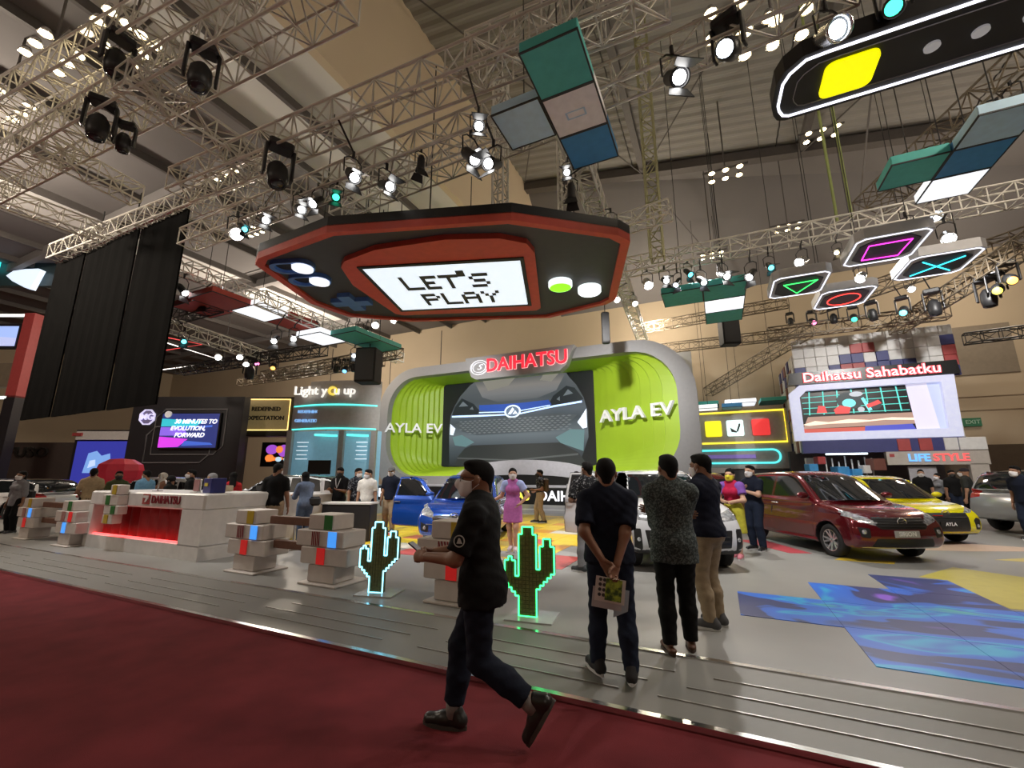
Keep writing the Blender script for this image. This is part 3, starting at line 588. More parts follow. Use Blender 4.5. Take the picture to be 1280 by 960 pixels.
square_cluster('four hanging squares in pale blue, blue, lit white and teal at the right', [(5.3, 10.15, .97, 'light'), (5.3, 11.12, .97, 'blue'), (5.3, 12.1, .97, 'white'), (4.32, 11.12, .97, 'teal')], 8.0)
fx, fy, _ = (0.65, 16.4, 7.6)
square_cluster('far hanging teal and lit white squares left of the triangle neon sign', [(fx, fy - 1.2, 1.3, 'teal'), (fx, fy + .1, 1.3, 'white'), (fx, fy + 1.4, 1.3, 'teal'), (fx - 1.3, fy - 1.2, 1.3, 'teal')], 7.6)
fx, fy, _ = (-15.77, 10.24, 7.8)
square_cluster('far hanging red squares with one lit white square beside the black curtain', [(fx, fy, 1.4, 'white'), (fx - .2, fy - 1.4, 1.4, 'red'), (fx - 1.6, fy - 1.2, 1.4, 'red'), (fx + .1, fy + 1.4, 1.4, 'red')], 7.8)
fx, fy, _ = (-14.68, 12.3, 7.2)
square_cluster('far hanging lit white square with teal squares under the console', [(fx, fy, 1.4, 'white'), (fx + 1.4, fy + .5, 1.4, 'teal'), (fx + 1.4, fy + 1.9, 1.4, 'teal')], 7.2)
fx, fy, _ = (1.37, 28.08, 5.6)
square_cluster('far teal and white squares above the yellow framed wall', [(fx - 1.9, fy, 1.6, 'teal'), (fx, fy, 1.6, 'white'), (fx + 1.8, fy, 1.6, 'teal')], 5.6)
fx, fy, _ = (-0.32, 26.4, 5.2)
square_cluster('small far white and blue squares beside the stage', [(fx, fy, 1.0, 'white'), (fx + 1.2, fy, 1.0, 'blue')], 5.2)

m_neonw = glow('neon_white', (.86, .88, 1.0), 1.7)
ps = thing('neon_arcade_sign', 'long black hanging sign with white neon outline and yellow panel', 'hanging sign', (1.4, 6.95, 8.0))
O1 = [(.05, 1.18), (0, .95), (.02, .45), (.12, .22), (.35, .04), (.7, 0), (6.5, 0), (6.5, 1.35), (.25, 1.38), (.12, 1.32)]
MB().prism(O1, 0.03, .32).build('body', m_conb, ps)
ii = [(.13, 1.08), (.1, .95), (.12, .48), (.2, .3), (.4, .12), (.7, .1), (6.4, .1), (6.4, 1.25), (.3, 1.27), (.2, 1.22)]
MB().tube([(x, y, .02) for x, y in ii], .024, 6, closed=True).build('neon_tube', m_neonw, ps)
jj = scale_poly(ii, (3.2, .68), .93); jj = [(x, .68 + (y - .68) * .78) for x, y in jj]
MB().tube([(x, y, .02) for x, y in jj], .008, 4, closed=True).build('inner_line', mat('line_grey', (.35, .33, .35), .5), ps)
MB().prism(rrect(.70, 1.42, .34, 1.06, .14), -.02, .04).build('yellow_panel', glow('panel_yellow', (.90, .86, .0), 1.0), ps)
for x in (2.1, 2.65, 3.2, 3.75): MB().prism(circle(x, .68, .10, 20), -.005, .035).build('round_dot', mat('dot_grey', (.6, .6, .62), .5, emit=.25), ps)
for x in (.8, 3, 5): MB().tube([(x, .7, .3), (x, .7, roof_z(1.4 + x) - 8.0)], .012, 5).build('hanging_cable', m_cab, ps)

m_silver = mat('sign_silver', (.50, .50, .51), .45, .1)
def neon_sign(label, x0, x1, y0, y1, z, draw, col):
    cx, cy = (x0 + x1) / 2, (y0 + y1) / 2; w, h = (x1 - x0) / 2, (y1 - y0) / 2
    t = thing('neon_button_sign', label, 'neon sign', (cx, cy, z), 0, 'neon button signs')
    oc = lambda k, c: [(-w * k, -h * k + c), (-w * k + c, -h * k), (w * k - c, -h * k), (w * k, -h * k + c), (w * k, h * k - c), (w * k - c, h * k), (-w * k + c, h * k), (-w * k, h * k - c)]
    MB().prism(oc(1, .16), .03, .28).build('body', m_silver, t)
    MB().prism(oc(.78, .26), .0, .035).build('face', mat('face_charcoal', (.02, .021, .024), .5), t)
    MB().tube([(x, y, .02) for x, y in oc(.93, .14)], .014, 6, closed=True).build('outline_tube', m_neonw, t)
    g = glow('neon_' + col[0], col[1], 2.4); mb = MB()
    for pts, cl in draw: mb.tube([(x * w, y * h, -.012) for x, y in pts], .016, 6, closed=cl)
    mb.build('symbol_tube', g, t)
    for sx in (-.7, .7): MB().tube([(sx * w, 0, .28), (sx * w, 0, roof_z(cx) - z)], .010, 5).build('hanging_cable', m_cab, t)
neon_sign('hanging neon sign with a magenta square outline', 3.38, 4.86, 11.85, 13.45, 7.0, [([(-.55, -.5), (.55, -.5), (.5, .55), (-.5, .5)], True)], ('magenta', (.9, .05, .65)))
neon_sign('hanging neon sign with a cyan diagonal cross', 4.88, 6.38, 13.5, 15.08, 7.0, [([(-.55, -.55), (.55, .55)], False), ([(-.55, .55), (.55, -.55)], False)], ('cyan', (.05, .75, .9)))
neon_sign('hanging neon sign with a green triangle', 1.82, 3.24, 13.4, 15.05, 7.0, [([(-.55, -.35), (.6, -.4), (.05, .62)], True)], ('green', (.05, .85, .15)))
neon_sign('hanging neon sign with a red circle', 3.25, 4.68, 15.1, 16.75, 7.0, [(circle(0, 0, .58, 26), True)], ('red', (.95, .06, .05)))
# black curtain
ct = thing('blackout_curtain', 'tall black curtain of joined panels hanging from a truss at left', 'curtain', (-19.8, 7.0, 3.7))
m_cur = mat('curtain_black', (.0045, .0045, .0045), .95, var=.2, scale=2, bump=.1, bscale=30, spec=.05)
edges = [-4.9, -2.4, -.55, 1.6, 4.55]
for i in range(4):
    a, b = edges[i], edges[i + 1]; V = []; Fc = []
    n = 10
    for q in range(n + 1):
        x = a + .02 + (b - a - .04) * q / n; y = .012 * math.sin(q * 1.9) + .05 * (i % 2)
        for zz in (0, 6.7 - .02 * i): V.append((x, y, zz)); V.append((x, y + .05, zz))
        if q: k = 4 * q; Fc += [(k - 4, k, k + 2, k - 2), (k - 3, k - 1, k + 3, k + 1), (k - 2, k + 2, k + 3, k - 1), (k - 4, k - 3, k + 1, k)]
    Fc += [(0, 2, 3, 1), (4 * n, 4 * n + 1, 4 * n + 3, 4 * n + 2)]
    MB().add(V, Fc).build('curtain_panel', m_cur, ct)
MB().tube([(-5, .02, 6.75), (4.7, .02, 6.75)], .05, 6).build('top_pipe', m_alu, ct)
for x in (-4, -1.5, 1.2, 4): MB().tube([(x, .02, 6.75), (x, .02, 8.2)], .02, 5).build('strap', m_cab, ct)
# loudspeaker boxes hanging at the back
m_spk = mat('speaker_black', (.012, .012, .013), .7)
for p, lb, d in (((0.91, 21.0, 8.04), 'black loudspeaker hanging under the far teal panel', (.75, .6, 1.5)), ((-13.34, 13.72, 6.2), 'black loudspeaker beside the coloured lamp row', (.9, .8, 1.5)), ((-4.21, 19.0, 8.25), 'slim black lamp box hanging right of the console', (.35, .3, 1.5))):
    t = thing('loudspeaker', lb, 'loudspeaker', p, R(20), 'hanging loudspeakers')
    MB().box((0, 0, 0), d, bev=.04).build('cabinet', m_spk, t); MB().box((0, -d[1] / 2 - .01, 0), (d[0] * .86, .03, d[2] * .9)).build('grille', m_blk, t)
    MB().tube([(0, 0, d[2] / 2), (0, 0, roof_z(p[0], p[1]) - p[2])], .02, 5).build('bracket', m_cab, t)

# ------------------------------------------------------------------ main stage
m_grey = mat('stage_grey', (.30, .30, .31), .5, var=.03)
m_green = mat('stage_lime', (.40, .60, .03), .45, var=.04, scale=1)
m_dark = mat('screen_dark', (.012, .013, .014), .3)
ST = thing('main_stage', 'large grey rounded stage arch with lime green tunnel and video wall', 'stage', (-10.95, 23.0, .0))
sx = 10.95
OUTR = rrect(-21.15 + sx, -.70 + sx, .1, 8.75, 3.0, 8); INR = rrect(-20.35 + sx, -1.62 + sx, 1.55, 8.12, 2.3, 8)
MB().ring(OUTR, INR, 0, .6, 'y').build('frame', m_grey, ST)
scw = (-18.05 + sx, -6.75 + sx, 2.22, 8.25)
BK = rrect(scw[0], scw[1], scw[2] - .05, scw[3] - .1, .25, 8)
mb = MB(); rings = []
ns = 9
for i in range(ns + 1):
    t = i / ns; e = t ** .85
    P = [(a[0] + (b[0] - a[0]) * e, a[1] + (b[1] - a[1]) * e) for a, b in zip(INR, BK)]
    rings.append([(x, .45 + 2.9 * t, z) for x, z in P])
    if i < ns: rings.append([(x, .45 + 2.9 * (t + .55 / ns), z) for (x, z), (x2, z2) in zip([(a[0] + (b[0] - a[0]) * (e + .006), a[1] + (b[1] - a[1]) * (e + .006)) for a, b in zip(INR, BK)], P)])
n = len(INR); V = [p for r in rings for p in r]; Fc = []
for i in range(len(rings) - 1):
    for j in range(n): Fc.append((i * n + j, (i + 1) * n + j, (i + 1) * n + (j + 1) % n, i * n + (j + 1) % n))
mb.add(V, Fc).build('tunnel', m_green, ST)
MB().box((0, 3.6, 4.7), (20.0, .3, 8.0)).build('back_wall', m_grey, ST)
scn = MB().box(((scw[0] + scw[1]) / 2, 3.38, (scw[2] + scw[3]) / 2), (scw[1] - scw[0], .12, scw[3] - scw[2])).build('video_wall', mat('video_black', (.012, .013, .015), .35, emit=.02, ecol=(.3, .35, .4)), ST)
# picture on the video wall, from flat lit shapes
def lit_ramp(name, stops, e):
    def bld(nt, b):
        N = nt.nodes; Lk = nt.links; tc = N.new('ShaderNodeTexCoord'); sp = N.new('ShaderNodeSeparateXYZ'); rp = N.new('ShaderNodeValToRGB'); el = rp.color_ramp.elements
        el[0].position = stops[0][0]; el[0].color = (*stops[0][1], 1); el[1].position = stops[-1][0]; el[1].color = (*stops[-1][1], 1)
        for p, c in stops[1:-1]: q = el.new(p); q.color = (*c, 1)
        Lk.new(tc.outputs['Generated'], sp.inputs[0]); Lk.new(sp.outputs['Z'], rp.inputs['Fac']); Lk.new(rp.outputs['Color'], b.inputs['Emission Color'])
        b.inputs['Emission Strength'].default_value = e; b.inputs['Base Color'].default_value = (.01, .01, .01, 1); b.inputs['Roughness'].default_value = .4
    return ramp_mat('lit_ramp_' + name, bld)
def on_screen(sc_parent, x0, x1, z0, z1, yf):
    """returns a function drawing lit polygons given in 0..1 picture coordinates"""
    lay = [0]
    def draw(polys, col, name='picture', e=.9, ramp=None):
        lay[0] += 1; mb = MB(); y = yf - .003 * lay[0]; gm = glow('lit_%.2f_%.2f_%.2f_%.1f' % (*col, e), col, e) if ramp is None else lit_ramp(name, ramp, e)
        for P in polys:
            mb.add([(x0 + (x1 - x0) * u, y, z0 + (z1 - z0) * v) for u, v in P], [tuple(range(len(P)))])
            if len(polys) <= 12: mb.build(name, gm, sc_parent); mb = MB()
        if len(polys) > 12: mb.build(name, gm, sc_parent)['kind'] = 'stuff'
    return draw
D = on_screen(scn, scw[0], scw[1], scw[2], scw[3], 3.32)
D([[(.06, .0), (.05, .45), (.06, .6), (.09, .72), (.13, .83), (.20, .95), (.24, .99), (.84, .99), (.86, .93), (.90, .84), (.94, .70), (.96, .55), (.96, .28), (.93, .13), (.90, .0)]], (.075, .09, .105), 'car_body_picture', ramp=[(0, (.02, .024, .028)), (.22, (.075, .095, .11)), (.34, (.15, .185, .205)), (.50, (.06, .078, .09)), (.60, (.10, .125, .15)), (.75, (.07, .085, .095)), (1, (.12, .13, .14))])
D([[(.23, .99), (.84, .99), (.78, .80), (.66, .73), (.40, .72), (.29, .79)]], (.17, .18, .185), 'hood_picture', ramp=[(0, (.10, .112, .12)), (.35, (.21, .215, .22)), (.65, (.25, .235, .22)), (1, (.11, .115, .12))])
D([[(.29, .99), (.52, .99), (.47, .90), (.33, .86)], [(.70, .99), (.80, .99), (.75, .90), (.68, .93)]], (.24, .225, .21), 'hood_shine_picture')
D([[(.07, .60), (.09, .70), (.14, .80), (.23, .72), (.27, .64), (.26, .59), (.14, .60)], [(.94, .68), (.89, .81), (.84, .84), (.76, .74), (.73, .65), (.75, .62), (.88, .66)]], (.012, .016, .02), 'headlight_picture')
D([[(.12, .70), (.15, .76), (.19, .70)], [(.88, .75), (.85, .80), (.82, .73)], [(.78, .70), (.80, .73), (.80, .68)], [(.20, .66), (.22, .69), (.23, .65)]], (.10, .12, .14), 'headlight_shine_picture')
D([[(.27, .70), (.45, .69), (.55, .69), (.73, .70), (.75, .645), (.55, .60), (.45, .60), (.27, .635)]], (.02, .06, .30), 'light_band_picture')
D([[(.07, .595), (.26, .585), (.46, .575), (.46, .56), (.26, .565), (.07, .575)], [(.93, .665), (.76, .635), (.54, .575), (.54, .56), (.76, .615), (.93, .645)], [(.27, .618), (.46, .605), (.46, .595), (.27, .607)], [(.74, .645), (.54, .605), (.54, .595), (.74, .635)]], (.45, .62, 1.0), 'light_bar_picture', 1.3)
D([[(.5 + .055 * math.cos(a), .60 + .075 * math.sin(a)) for a in np.linspace(0, 2 * PI, 24)[:-1]]], (.62, .70, .80), 'emblem_picture')
D([[(.5 + .043 * math.cos(a), .60 + .057 * math.sin(a)) for a in np.linspace(0, 2 * PI, 24)[:-1]]], (.10, .14, .22), 'emblem_picture')
D([[(.468, .57), (.5, .645), (.512, .62), (.49, .57)], [(.50, .57), (.518, .61), (.535, .57)]], (.75, .82, .9), 'emblem_picture')
D([[(.10, .49), (.20, .535), (.45, .53), (.55, .53), (.80, .55), (.90, .52), (.84, .41), (.74, .36), (.26, .35), (.15, .40)]], (.05, .06, .07), 'grille_picture')
cells = []
for r in range(7):
    for c in range(22):
        u = .14 + c * .034 + (.017 if r % 2 else 0); v = .375 + r * .0235
        if .12 + .02 * (3 - r) < u < .86: cells.append([(u - .014, v), (u, v + .009), (u + .014, v), (u, v - .009)])
D(cells, (.11, .125, .14), 'grille_mesh_picture')
D([[(.06, .37), (.06, .50), (.10, .44), (.085, .36)], [(.955, .38), (.955, .58), (.925, .50), (.90, .44), (.93, .37)]], (.62, .68, .80), 'side_light_picture', 1.0)
D([[(.10, .0), (.95, .0), (.90, .13), (.83, .20), (.80, .235), (.22, .235), (.17, .20), (.12, .10)]], (.020, .022, .024), 'bumper_picture')
D([[(.08, .34), (.15, .36), (.24, .27), (.18, .22), (.10, .24)], [(.94, .36), (.86, .37), (.77, .29), (.80, .23), (.93, .14)]], (.09, .16, .18), 'bumper_corner_picture')
D([[(.12, .10), (.5, .065), (.9, .12), (.9, .10), (.5, .05), (.12, .085)]], (.06, .065, .07), 'bumper_lip_picture')
# header with emblem and lettering
hz = 8.05
MB().prism([(-13.45 + sx, 7.55), (-13.1 + sx, 7.35), (-7.7 + sx, 7.35), (-7.3 + sx, 7.65), (-6.8 + sx, 8.78), (-13.9 + sx, 8.78)], -.5, .05, 'y').build('header_plate', m_grey, ST)
hr = MB().ring(circle(-12.85 + sx, 8.08, .62, 28, .47), circle(-12.85 + sx, 8.08, .57, 28, .43), -.58, -.48, 'y').build('emblem', glow('emblem_white', (.7, .7, .75), .6), ST)
MB().ring(circle(-12.85 + sx, 8.08, .46, 28, .33), circle(-12.85 + sx, 8.08, .43, 28, .30), -.57, -.49, 'y').build('emblem_ring', glow('emblem_white', (.7, .7, .75), .6), hr)
text('emblem_letter', 'S', (-12.85 + sx, -.56, 8.08), FRONT, .46, MATS['emblem_white'], hr, .03, xs=1.6, shear=.35)
m_redlit = glow('letters_red', (.85, .02, .04), 1.3)
text('lettering', 'DAIHATSU', (-9.75 + sx, -.56, 8.10), FRONT, 1.12, m_redlit, ST, .06, bold=.02, xs=.96)
text('lettering_halo', 'DAIHATSU', (-9.75 + sx, -.51, 8.10), FRONT, 1.12, glow('letters_pink', (.95, .55, .55), .9), ST, .03, bold=.04, xs=.96)
m_wlet = mat('letters_white', (.82, .82, .84), .4, emit=.25)
text('lettering', 'AYLA EV', (-4.0 + sx, 1.25, 4.95), (PI / 2, 0, R(-26)), .98, m_wlet, ST, .10, bold=.012, xs=1.28)
text('lettering', 'AYLA EV', (-18.9 + sx, 1.1, 4.75), (PI / 2, 0, R(36)), .90, m_wlet, ST, .10, bold=.012, xs=1.12)
# deck, arch and lettered band in front of the video wall
dk = thing('stage_deck', 'grey stage deck with black lettered band below the video wall', 'stage', (-12.0, 22.0, .08))
MB().box((0, 2.4, .45), (19, 4.6, .9)).build('deck', m_grey, dk)
MB().box((0, .05, .43), (19.1, .16, .86)).build('band', m_dark, dk)
text('lettering', 'DAIHATSU', (4.95, -.06, .43), FRONT, .72, glow('band_white', (.9, .9, .95), .9), dk, .02, bold=.012, xs=1.05)
text('lettering', 'DAIHATSU', (-7.2, -.06, .43), FRONT, .72, MATS['band_white'], dk, .02, bold=.012, xs=1.05)
for s_, x, c in (("IT'S", .1, (.3, .85, .3)), ('G', 1.1, (.9, .9, .95)), ('II', 1.62, (.15, .3, .95)), ('AS', 2.25, (.9, .8, .1))):
    text('lettering', s_, (x, -.06, .43), FRONT, .72, glow('band_%s' % s_[0], c, .9), dk, .02, bold=.012)
ar = []
for i in range(21): a = PI * i / 20; ar.append((4.4 * math.cos(a), .86 + 1.25 * math.sin(a) ** .8))
ai = [(4.0 * math.cos(PI * i / 20), .80 + .55 * math.sin(PI * i / 20)) for i in range(21)]
MB().prism(ar, .35, .9, 'y').build('arch', mat('arch_lilac', (.42, .42, .46), .5), dk, loc=(2.0, 0, .25))
MB().prism([(x, z) for x, z in ai], .30, .45, 'y').build('arch_slot', m_dark, dk, loc=(2.0, 0, .2))
MB().prism([(-6.0, .88), (9.5, .88), (9.5, 1.25), (8.0, 1.1), (6.0, 1.0), (-6, .98)], .2, .6, 'y').build('deck_lip', MATS['arch_lilac'], dk)

# ------------------------------------------------------------------ pixel shop with corner video screen (right)
m_wt = mat('tile_white', (.62, .61, .60), .5); m_bt = mat('tile_navy', (.035, .04, .16), .5); m_rt = mat('tile_red', (.34, .05, .05), .5); m_kt = mat('tile_brown', (.16, .06, .045), .6)
sh = thing('pixel_shop', 'white and navy pixel-tiled shop with corner video screen and neon lettering', 'booth', (6.3, 24.0, .0))
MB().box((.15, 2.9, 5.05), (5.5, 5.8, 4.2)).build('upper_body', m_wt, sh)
MB().box((.0, 4.2, 1.4), (6.0, 3.0, 2.8)).build('lower_body', mat('shop_dark_grey_wall', (.09, .09, .10), .7), sh)  # lower storey in one even dark grey
tm = {k: MB().box((0, 0, 0), (.44, .08, .44), bev=.015).mesh('wall_tile', m) for k, m in (('w', m_wt), ('b', m_bt), ('r', m_rt))}
PAT = ['wwwwwwwwwwwww', 'wwwwwrrwwwwwb', 'wwwwbbwbwwwwr', 'bwwbrrbbbbwwr', 'brbbrrbbwbbbb']
for r, row in enumerate(PAT):
    for c, ch in enumerate(row):
        link('wall_tile', tm[ch], sh, (-2.42 + .45 * c - .03, -.04 - (.03 if ch != 'w' else 0), 8.05 - .45 * (r + .5) - .1))
tms = {k: MB().box((0, 0, 0), (.08, .56, .56), bev=.015).mesh('wall_tile', m) for k, m in (('w', m_wt), ('b', m_bt), ('k', m_kt))}
rq = random.Random(5)
for r in range(8):
    for c in range(9):
        ch = 'w' if rq.random() < .75 else rq.choice('bkk'); link('wall_tile', tms[ch], sh, (-2.66 - (.04 if ch != 'w' else 0), .45 + .58 * c, 2.95 + .58 * r))
MB().prism([(-3.05, 5.75), (3.05, 5.75), (3.0, 6.32), (-2.95, 6.32)], -.35, .1, 'y').build('sign_band', m_dark, sh)
m_neonr = glow('neon_script_red', (.95, .10, .12), 1.6)
text('neon_lettering', 'Daihatsu Sahabatku', (.0, -.40, 6.02), FRONT, .60, m_neonr, sh, .03, bold=.022, xs=1.04)
text('neon_core', 'Daihatsu Sahabatku', (.0, -.435, 6.02), FRONT, .60, glow('neon_script_core', (1.0, .85, .85), 1.3), sh, .005, bold=-.004, xs=1.04)
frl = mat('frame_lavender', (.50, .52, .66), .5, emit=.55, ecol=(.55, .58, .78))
F0 = [(-3.05, 3.15), (2.75, 3.15), (2.85, 5.72), (-2.6, 5.72), (-3.05, 5.35)]; F1 = [(-2.65, 3.5), (2.35, 3.5), (2.4, 5.45), (-2.35, 5.45), (-2.65, 5.15)]
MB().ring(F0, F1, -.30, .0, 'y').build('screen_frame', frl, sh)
vs = MB().box((-.1, -.02, 4.45), (5.3, .06, 2.2)).build('video_screen', m_dark, sh)
D = on_screen(vs, -2.65, 2.4, 3.5, 5.45, -.06)
D([[(0, 0), (.8, 0), (.78, .10), (0, .10)]], (.40, .07, .05), 'floor_picture'); D([[(.45, .0), (.8, .0), (.78, .13), (.46, .13)]], (.05, .06, .35), 'floor_picture')
D([[(0, .10), (.8, .13), (.8, .38), (.05, .38)]], (.30, .19, .15), 'ledge_picture')
D([[(0, .20), (.1, .28), (.2, .24), (.35, .29), (.5, .25), (.65, .29), (.8, .26), (.8, .21), (.6, .24), (.4, .2), (.2, .2), (.05, .17)]], (.75, .62, .5), 'ledge_glow_picture')
gl = [[(0.02, .45 + .13 * i), (.78, .43 + .15 * i), (.78, .445 + .15 * i), (.02, .465 + .13 * i)] for i in range(4)] + [[(.06 + .11 * i, .42), (.07 + .11 * i, .42), (.09 + .105 * i, .98), (.08 + .105 * i, .98)] for i in range(7)]
D(gl, (.08, .50, .45), 'grid_picture', 1.0)
def blob(u, v, a, b, n=14): return [(u + a * math.cos(2 * PI * i / n), v + b * math.sin(2 * PI * i / n)) for i in range(n)]
D([blob(.38, .72, .10, .20), blob(.55, .60, .05, .12)], (.02, .03, .035), 'motorbike_picture')
D([blob(.37, .66, .05, .10), [(.46, .75), (.48, .78), (.53, .48), (.50, .46)]], (.15, .60, .62), 'motorbike_picture', 1.0)
D([[(.26, .42), (.36, .42), (.38, .56), (.30, .62), (.25, .52)], [(.50, .52), (.60, .62), (.58, .70), (.49, .60)], [(.12, .46), (.20, .46), (.19, .62), (.14, .64)]], (.55, .05, .05), 'motorbike_picture')
D([blob(.43, .86, .05, .06), blob(.45, .5, .025, .06)], (.35, .38, .42), 'motorbike_picture')
D([[(.80, 0), (1, 0), (1, 1), (.78, 1)]], (.52, .50, .62), 'side_panel_picture'); D([[(.95, 0), (1, 0), (1, 1), (.92, 1)]], (.36, .40, .58), 'side_panel_picture')
MB().box((-.0, -.05, 2.85), (5.6, .5, .56)).build('navy_band', m_bt, sh)
for x, m_ in ((.8, m_rt), (1.5, m_rt), (2.3, m_wt), (2.75, m_wt), (3.15, m_wt)): MB().box((x, -.32, 2.85), (.42, .08, .5), bev=.01).build('wall_tile', m_, sh)
wl = mat('shop_front_beige', (.42, .38, .34), .6)
MB().box((1.75, -.2, 2.3), (3.2, .3, .55)).build('lintel', wl, sh)
MB().box((3.0, -.2, 1.05), (.55, .3, 2.0)).build('pier', wl, sh)
MB().box((1.3, -.1, 1.0), (.9, .1, 1.9)).build('doorway_panel', mat('panel_lilac', (.35, .34, .37), .6), sh)
text('lettering', 'LIFE', (1.20, -.37, 2.3), FRONT, .42, glow('life_blue', (.15, .45, .95), .8), sh, .02, bold=.012)
text('lettering', 'STYLE', (2.20, -.37, 2.3), FRONT, .42, glow('life_red', (.75, .12, .12), .7), sh, .02, bold=.012)
MB().box((.33, -.36, 2.42), (.16, .03, .13)).build('small_emblem', m_rt, sh)
MB().box((-1.2, -.2, 2.52), (1.5, .12, .07)).build('tube_light', glow('tube_white', (.8, .95, 1), 2.5), sh)
for i in range(8): MB().box((-1.9 + .24 * i, .3, 2.0 - .1 * (i % 3)), (.05, .05, .8 + .1 * (i % 2))).build('hanging_rod', m_wt, sh)
for x, z, m_, s_ in ((-2.2, 2.25, m_rt, .34), (-2.55, 1.9, SQ['blue'], .40), (-1.5, 1.72, SQ['blue'], .5), (-1.0, 1.66, SQ['blue'], .42), (-.6, 1.85, m_wt, .34), (-.2, 2.05, m_kt, .5)):
    MB().box((x, -.1, z), (s_, s_, s_), rz=.4, bev=.02).build('pixel_cube', m_, sh)
ns_ = rrect(-1.85, -1.05, 1.0, 1.55, .05, 2); MB().tube([(x, -.3, z) for x, z in ns_], .03, 6, closed=True).build('neon_frame', glow('neon_aqua', (.1, .8, .85), 1.6), sh)
MB().box((-2.4, 1.0, 1.2), (.35, .4, 2.4)).build('pier', m_wt, sh)

# yellow-outlined wall left of the shop
yw = thing('icon_wall', 'grey wall with yellow neon outline and three lit square icons', 'booth', (1.2, 27.0, 0))
m_gwall = mat('icon_wall_grey', (.36, .34, .32), .6)
MB().box((.0, .2, 3.55), (4.6, .3, 3.2)).build('wall_panel', m_gwall, yw)
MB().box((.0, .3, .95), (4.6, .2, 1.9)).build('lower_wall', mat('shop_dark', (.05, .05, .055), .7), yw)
MB().tube([(-2.2, -.0, 3.35), (2.15, 0, 3.35), (2.15, 0, 5.05), (-2.2, 0, 5.05)], .05, 6, closed=True).build('neon_outline', glow('neon_yellow', (.95, .75, .05), 1.4), yw)
for x, c, e in ((-1.35, (.90, .78, .02), 1.0), (-.25, (.72, .92, .92), 1.0), (1.0, (.75, .04, .04), .9)):
    ic = MB().prism(rrect(x - .42, x + .42, 3.72, 4.6, .08, 3), -.06, .06, 'y').build('icon', glow('icon_%.1f' % x, c, e), yw)
    if abs(x + .25) < .01: MB().prism([(-.45, 3.95), (-.2, 3.9), (-.1, 4.1), (-.05, 4.4), (.02, 4.4), (.02, 4.3), (-.02, 4.28), (-.12, 3.95), (-.2, 3.98), (-.3, 4.05), (-.5, 4.2)], -.08, -.05, 'y').build('icon_mark', m_ink, ic)
MB().tube([(x, 0, z) for x, z in rrect(-2.6, 1.75, 2.25, 2.95, .33, 5)], .05, 6, closed=True).build('neon_pill', glow('neon_teal', (.1, .75, .75), 1.3), yw)
MB().prism([(-2, 2.5), (.6, 2.5), (.6, 2.7), (-2, 2.7)], -.02, .1, 'y').build('lettering_strip', mat('strip_violet', (.22, .16, .5), .5, emit=.4), yw)
MB().box((-2.45, -.3, 3.4), (.1, .3, 4.2)).build('blue_light_post', glow('post_blue', (.15, .55, .85), 1.0), yw)
MB().box((-1.3, -.2, 1.85), (1.0, .2, .28)).build('sign_plate', m_wt, yw)

# ------------------------------------------------------------------ neighbouring stands at left (turned towards the aisle)
RC = R(25.31)
def stand(name, label, cat, b): return thing(name, label, cat, (b[0], b[1], 0), RC), b[2], b[3], b[4]
m_bk = mat('stand_black', (.014, .013, .017), .45)
B_ = (-28.89, 15.1, 1.46, 6.71, 4.83)
mg, zb, w, h = stand('black_car_stand', 'black exhibition wall with octagon badge and purple video screen', 'booth', B_)
MB().box((0, .3, (zb + h) / 2), (w, .6, zb + h)).build('wall_panel', m_bk, mg)
oc = [(math.cos(PI / 8 + i * PI / 4), math.sin(PI / 8 + i * PI / 4)) for i in range(8)]
ox, oz = -w / 2 + w * .145, zb + h * .74
bd = MB().ring([(ox + .50 * x, oz + .50 * z) for x, z in oc], [(ox + .43 * x, oz + .43 * z) for x, z in oc], -.08, .02, 'y').build('octagon_badge', glow('badge_lilac', (.62, .60, .85), .9), mg)
MB().prism([(ox + .43 * x, oz + .43 * z) for x, z in oc], -.03, .02, 'y').build('badge_face', mat('badge_violet', (.25, .23, .42), .4), bd)
text('badge_letters', 'MG', (ox, -.06, oz), FRONT, .52, MATS['badge_lilac'], bd, .03, bold=.01)
mv = mat('frame_pewter', (.16, .16, .17), .4)
for x0, x1, z0, z1 in ((-w * .27, w * .36, zb + h * .28, zb + h * .84), (-w * .33, w * .25, zb + h * .18, zb + h * .62)):
    P = [(x0, z0), (x1 - .5, z0), (x1, z0 + .5), (x1, z1), (x0 + .5, z1), (x0, z1 - .5)]
    MB().tube([(x, -.03, z) for x, z in P], .05, 4, closed=True).build('frame_line', mv, mg)
x0, x1, z0, z1 = -w * .20, w * .31, zb + h * .36, zb + h * .78
v_ = MB().box(((x0 + x1) / 2, -.1, (z0 + z1) / 2), (x1 - x0 + .15, .14, z1 - z0 + .15)).build('video_screen', m_dark, mg)
D = on_screen(v_, x0, x1, z0, z1, -.18)
D([[(0, 0), (1, 0), (1, 1), (0, 1)]], (.02, .03, .16), 'picture'); D([[(0, .62), (.6, .62), (.75, .78), (0, .85)]], (.03, .45, .55), 'picture')
D([[(0, .35), (.5, .35), (.4, .58), (0, .60)]], (.22, .12, .7), 'picture'); D([[(0, 0), (.35, .02), (.5, .25), (0, .32)]], (.62, .05, .75), 'picture'); D([[(.4, .05), (.95, .08), (.9, .14), (.45, .2)], [(.35, .55), (.9, .6), (.9, .66), (.35, .6)]], (.05, .12, .55), 'picture')
sw = x1 - x0
for s_, v, u in (('30 MINUTES TO', .76, .60), ('EVOLUTION,', .56, .48), ('FORWARD', .36, .52)):
    text('screen_lettering', s_, (x0 + sw * u, -.215, z0 + (z1 - z0) * v), FRONT, sw * .105, glow('screen_text', (.9, .93, 1), 1.0), v_, .004, bold=.012, shear=.25)
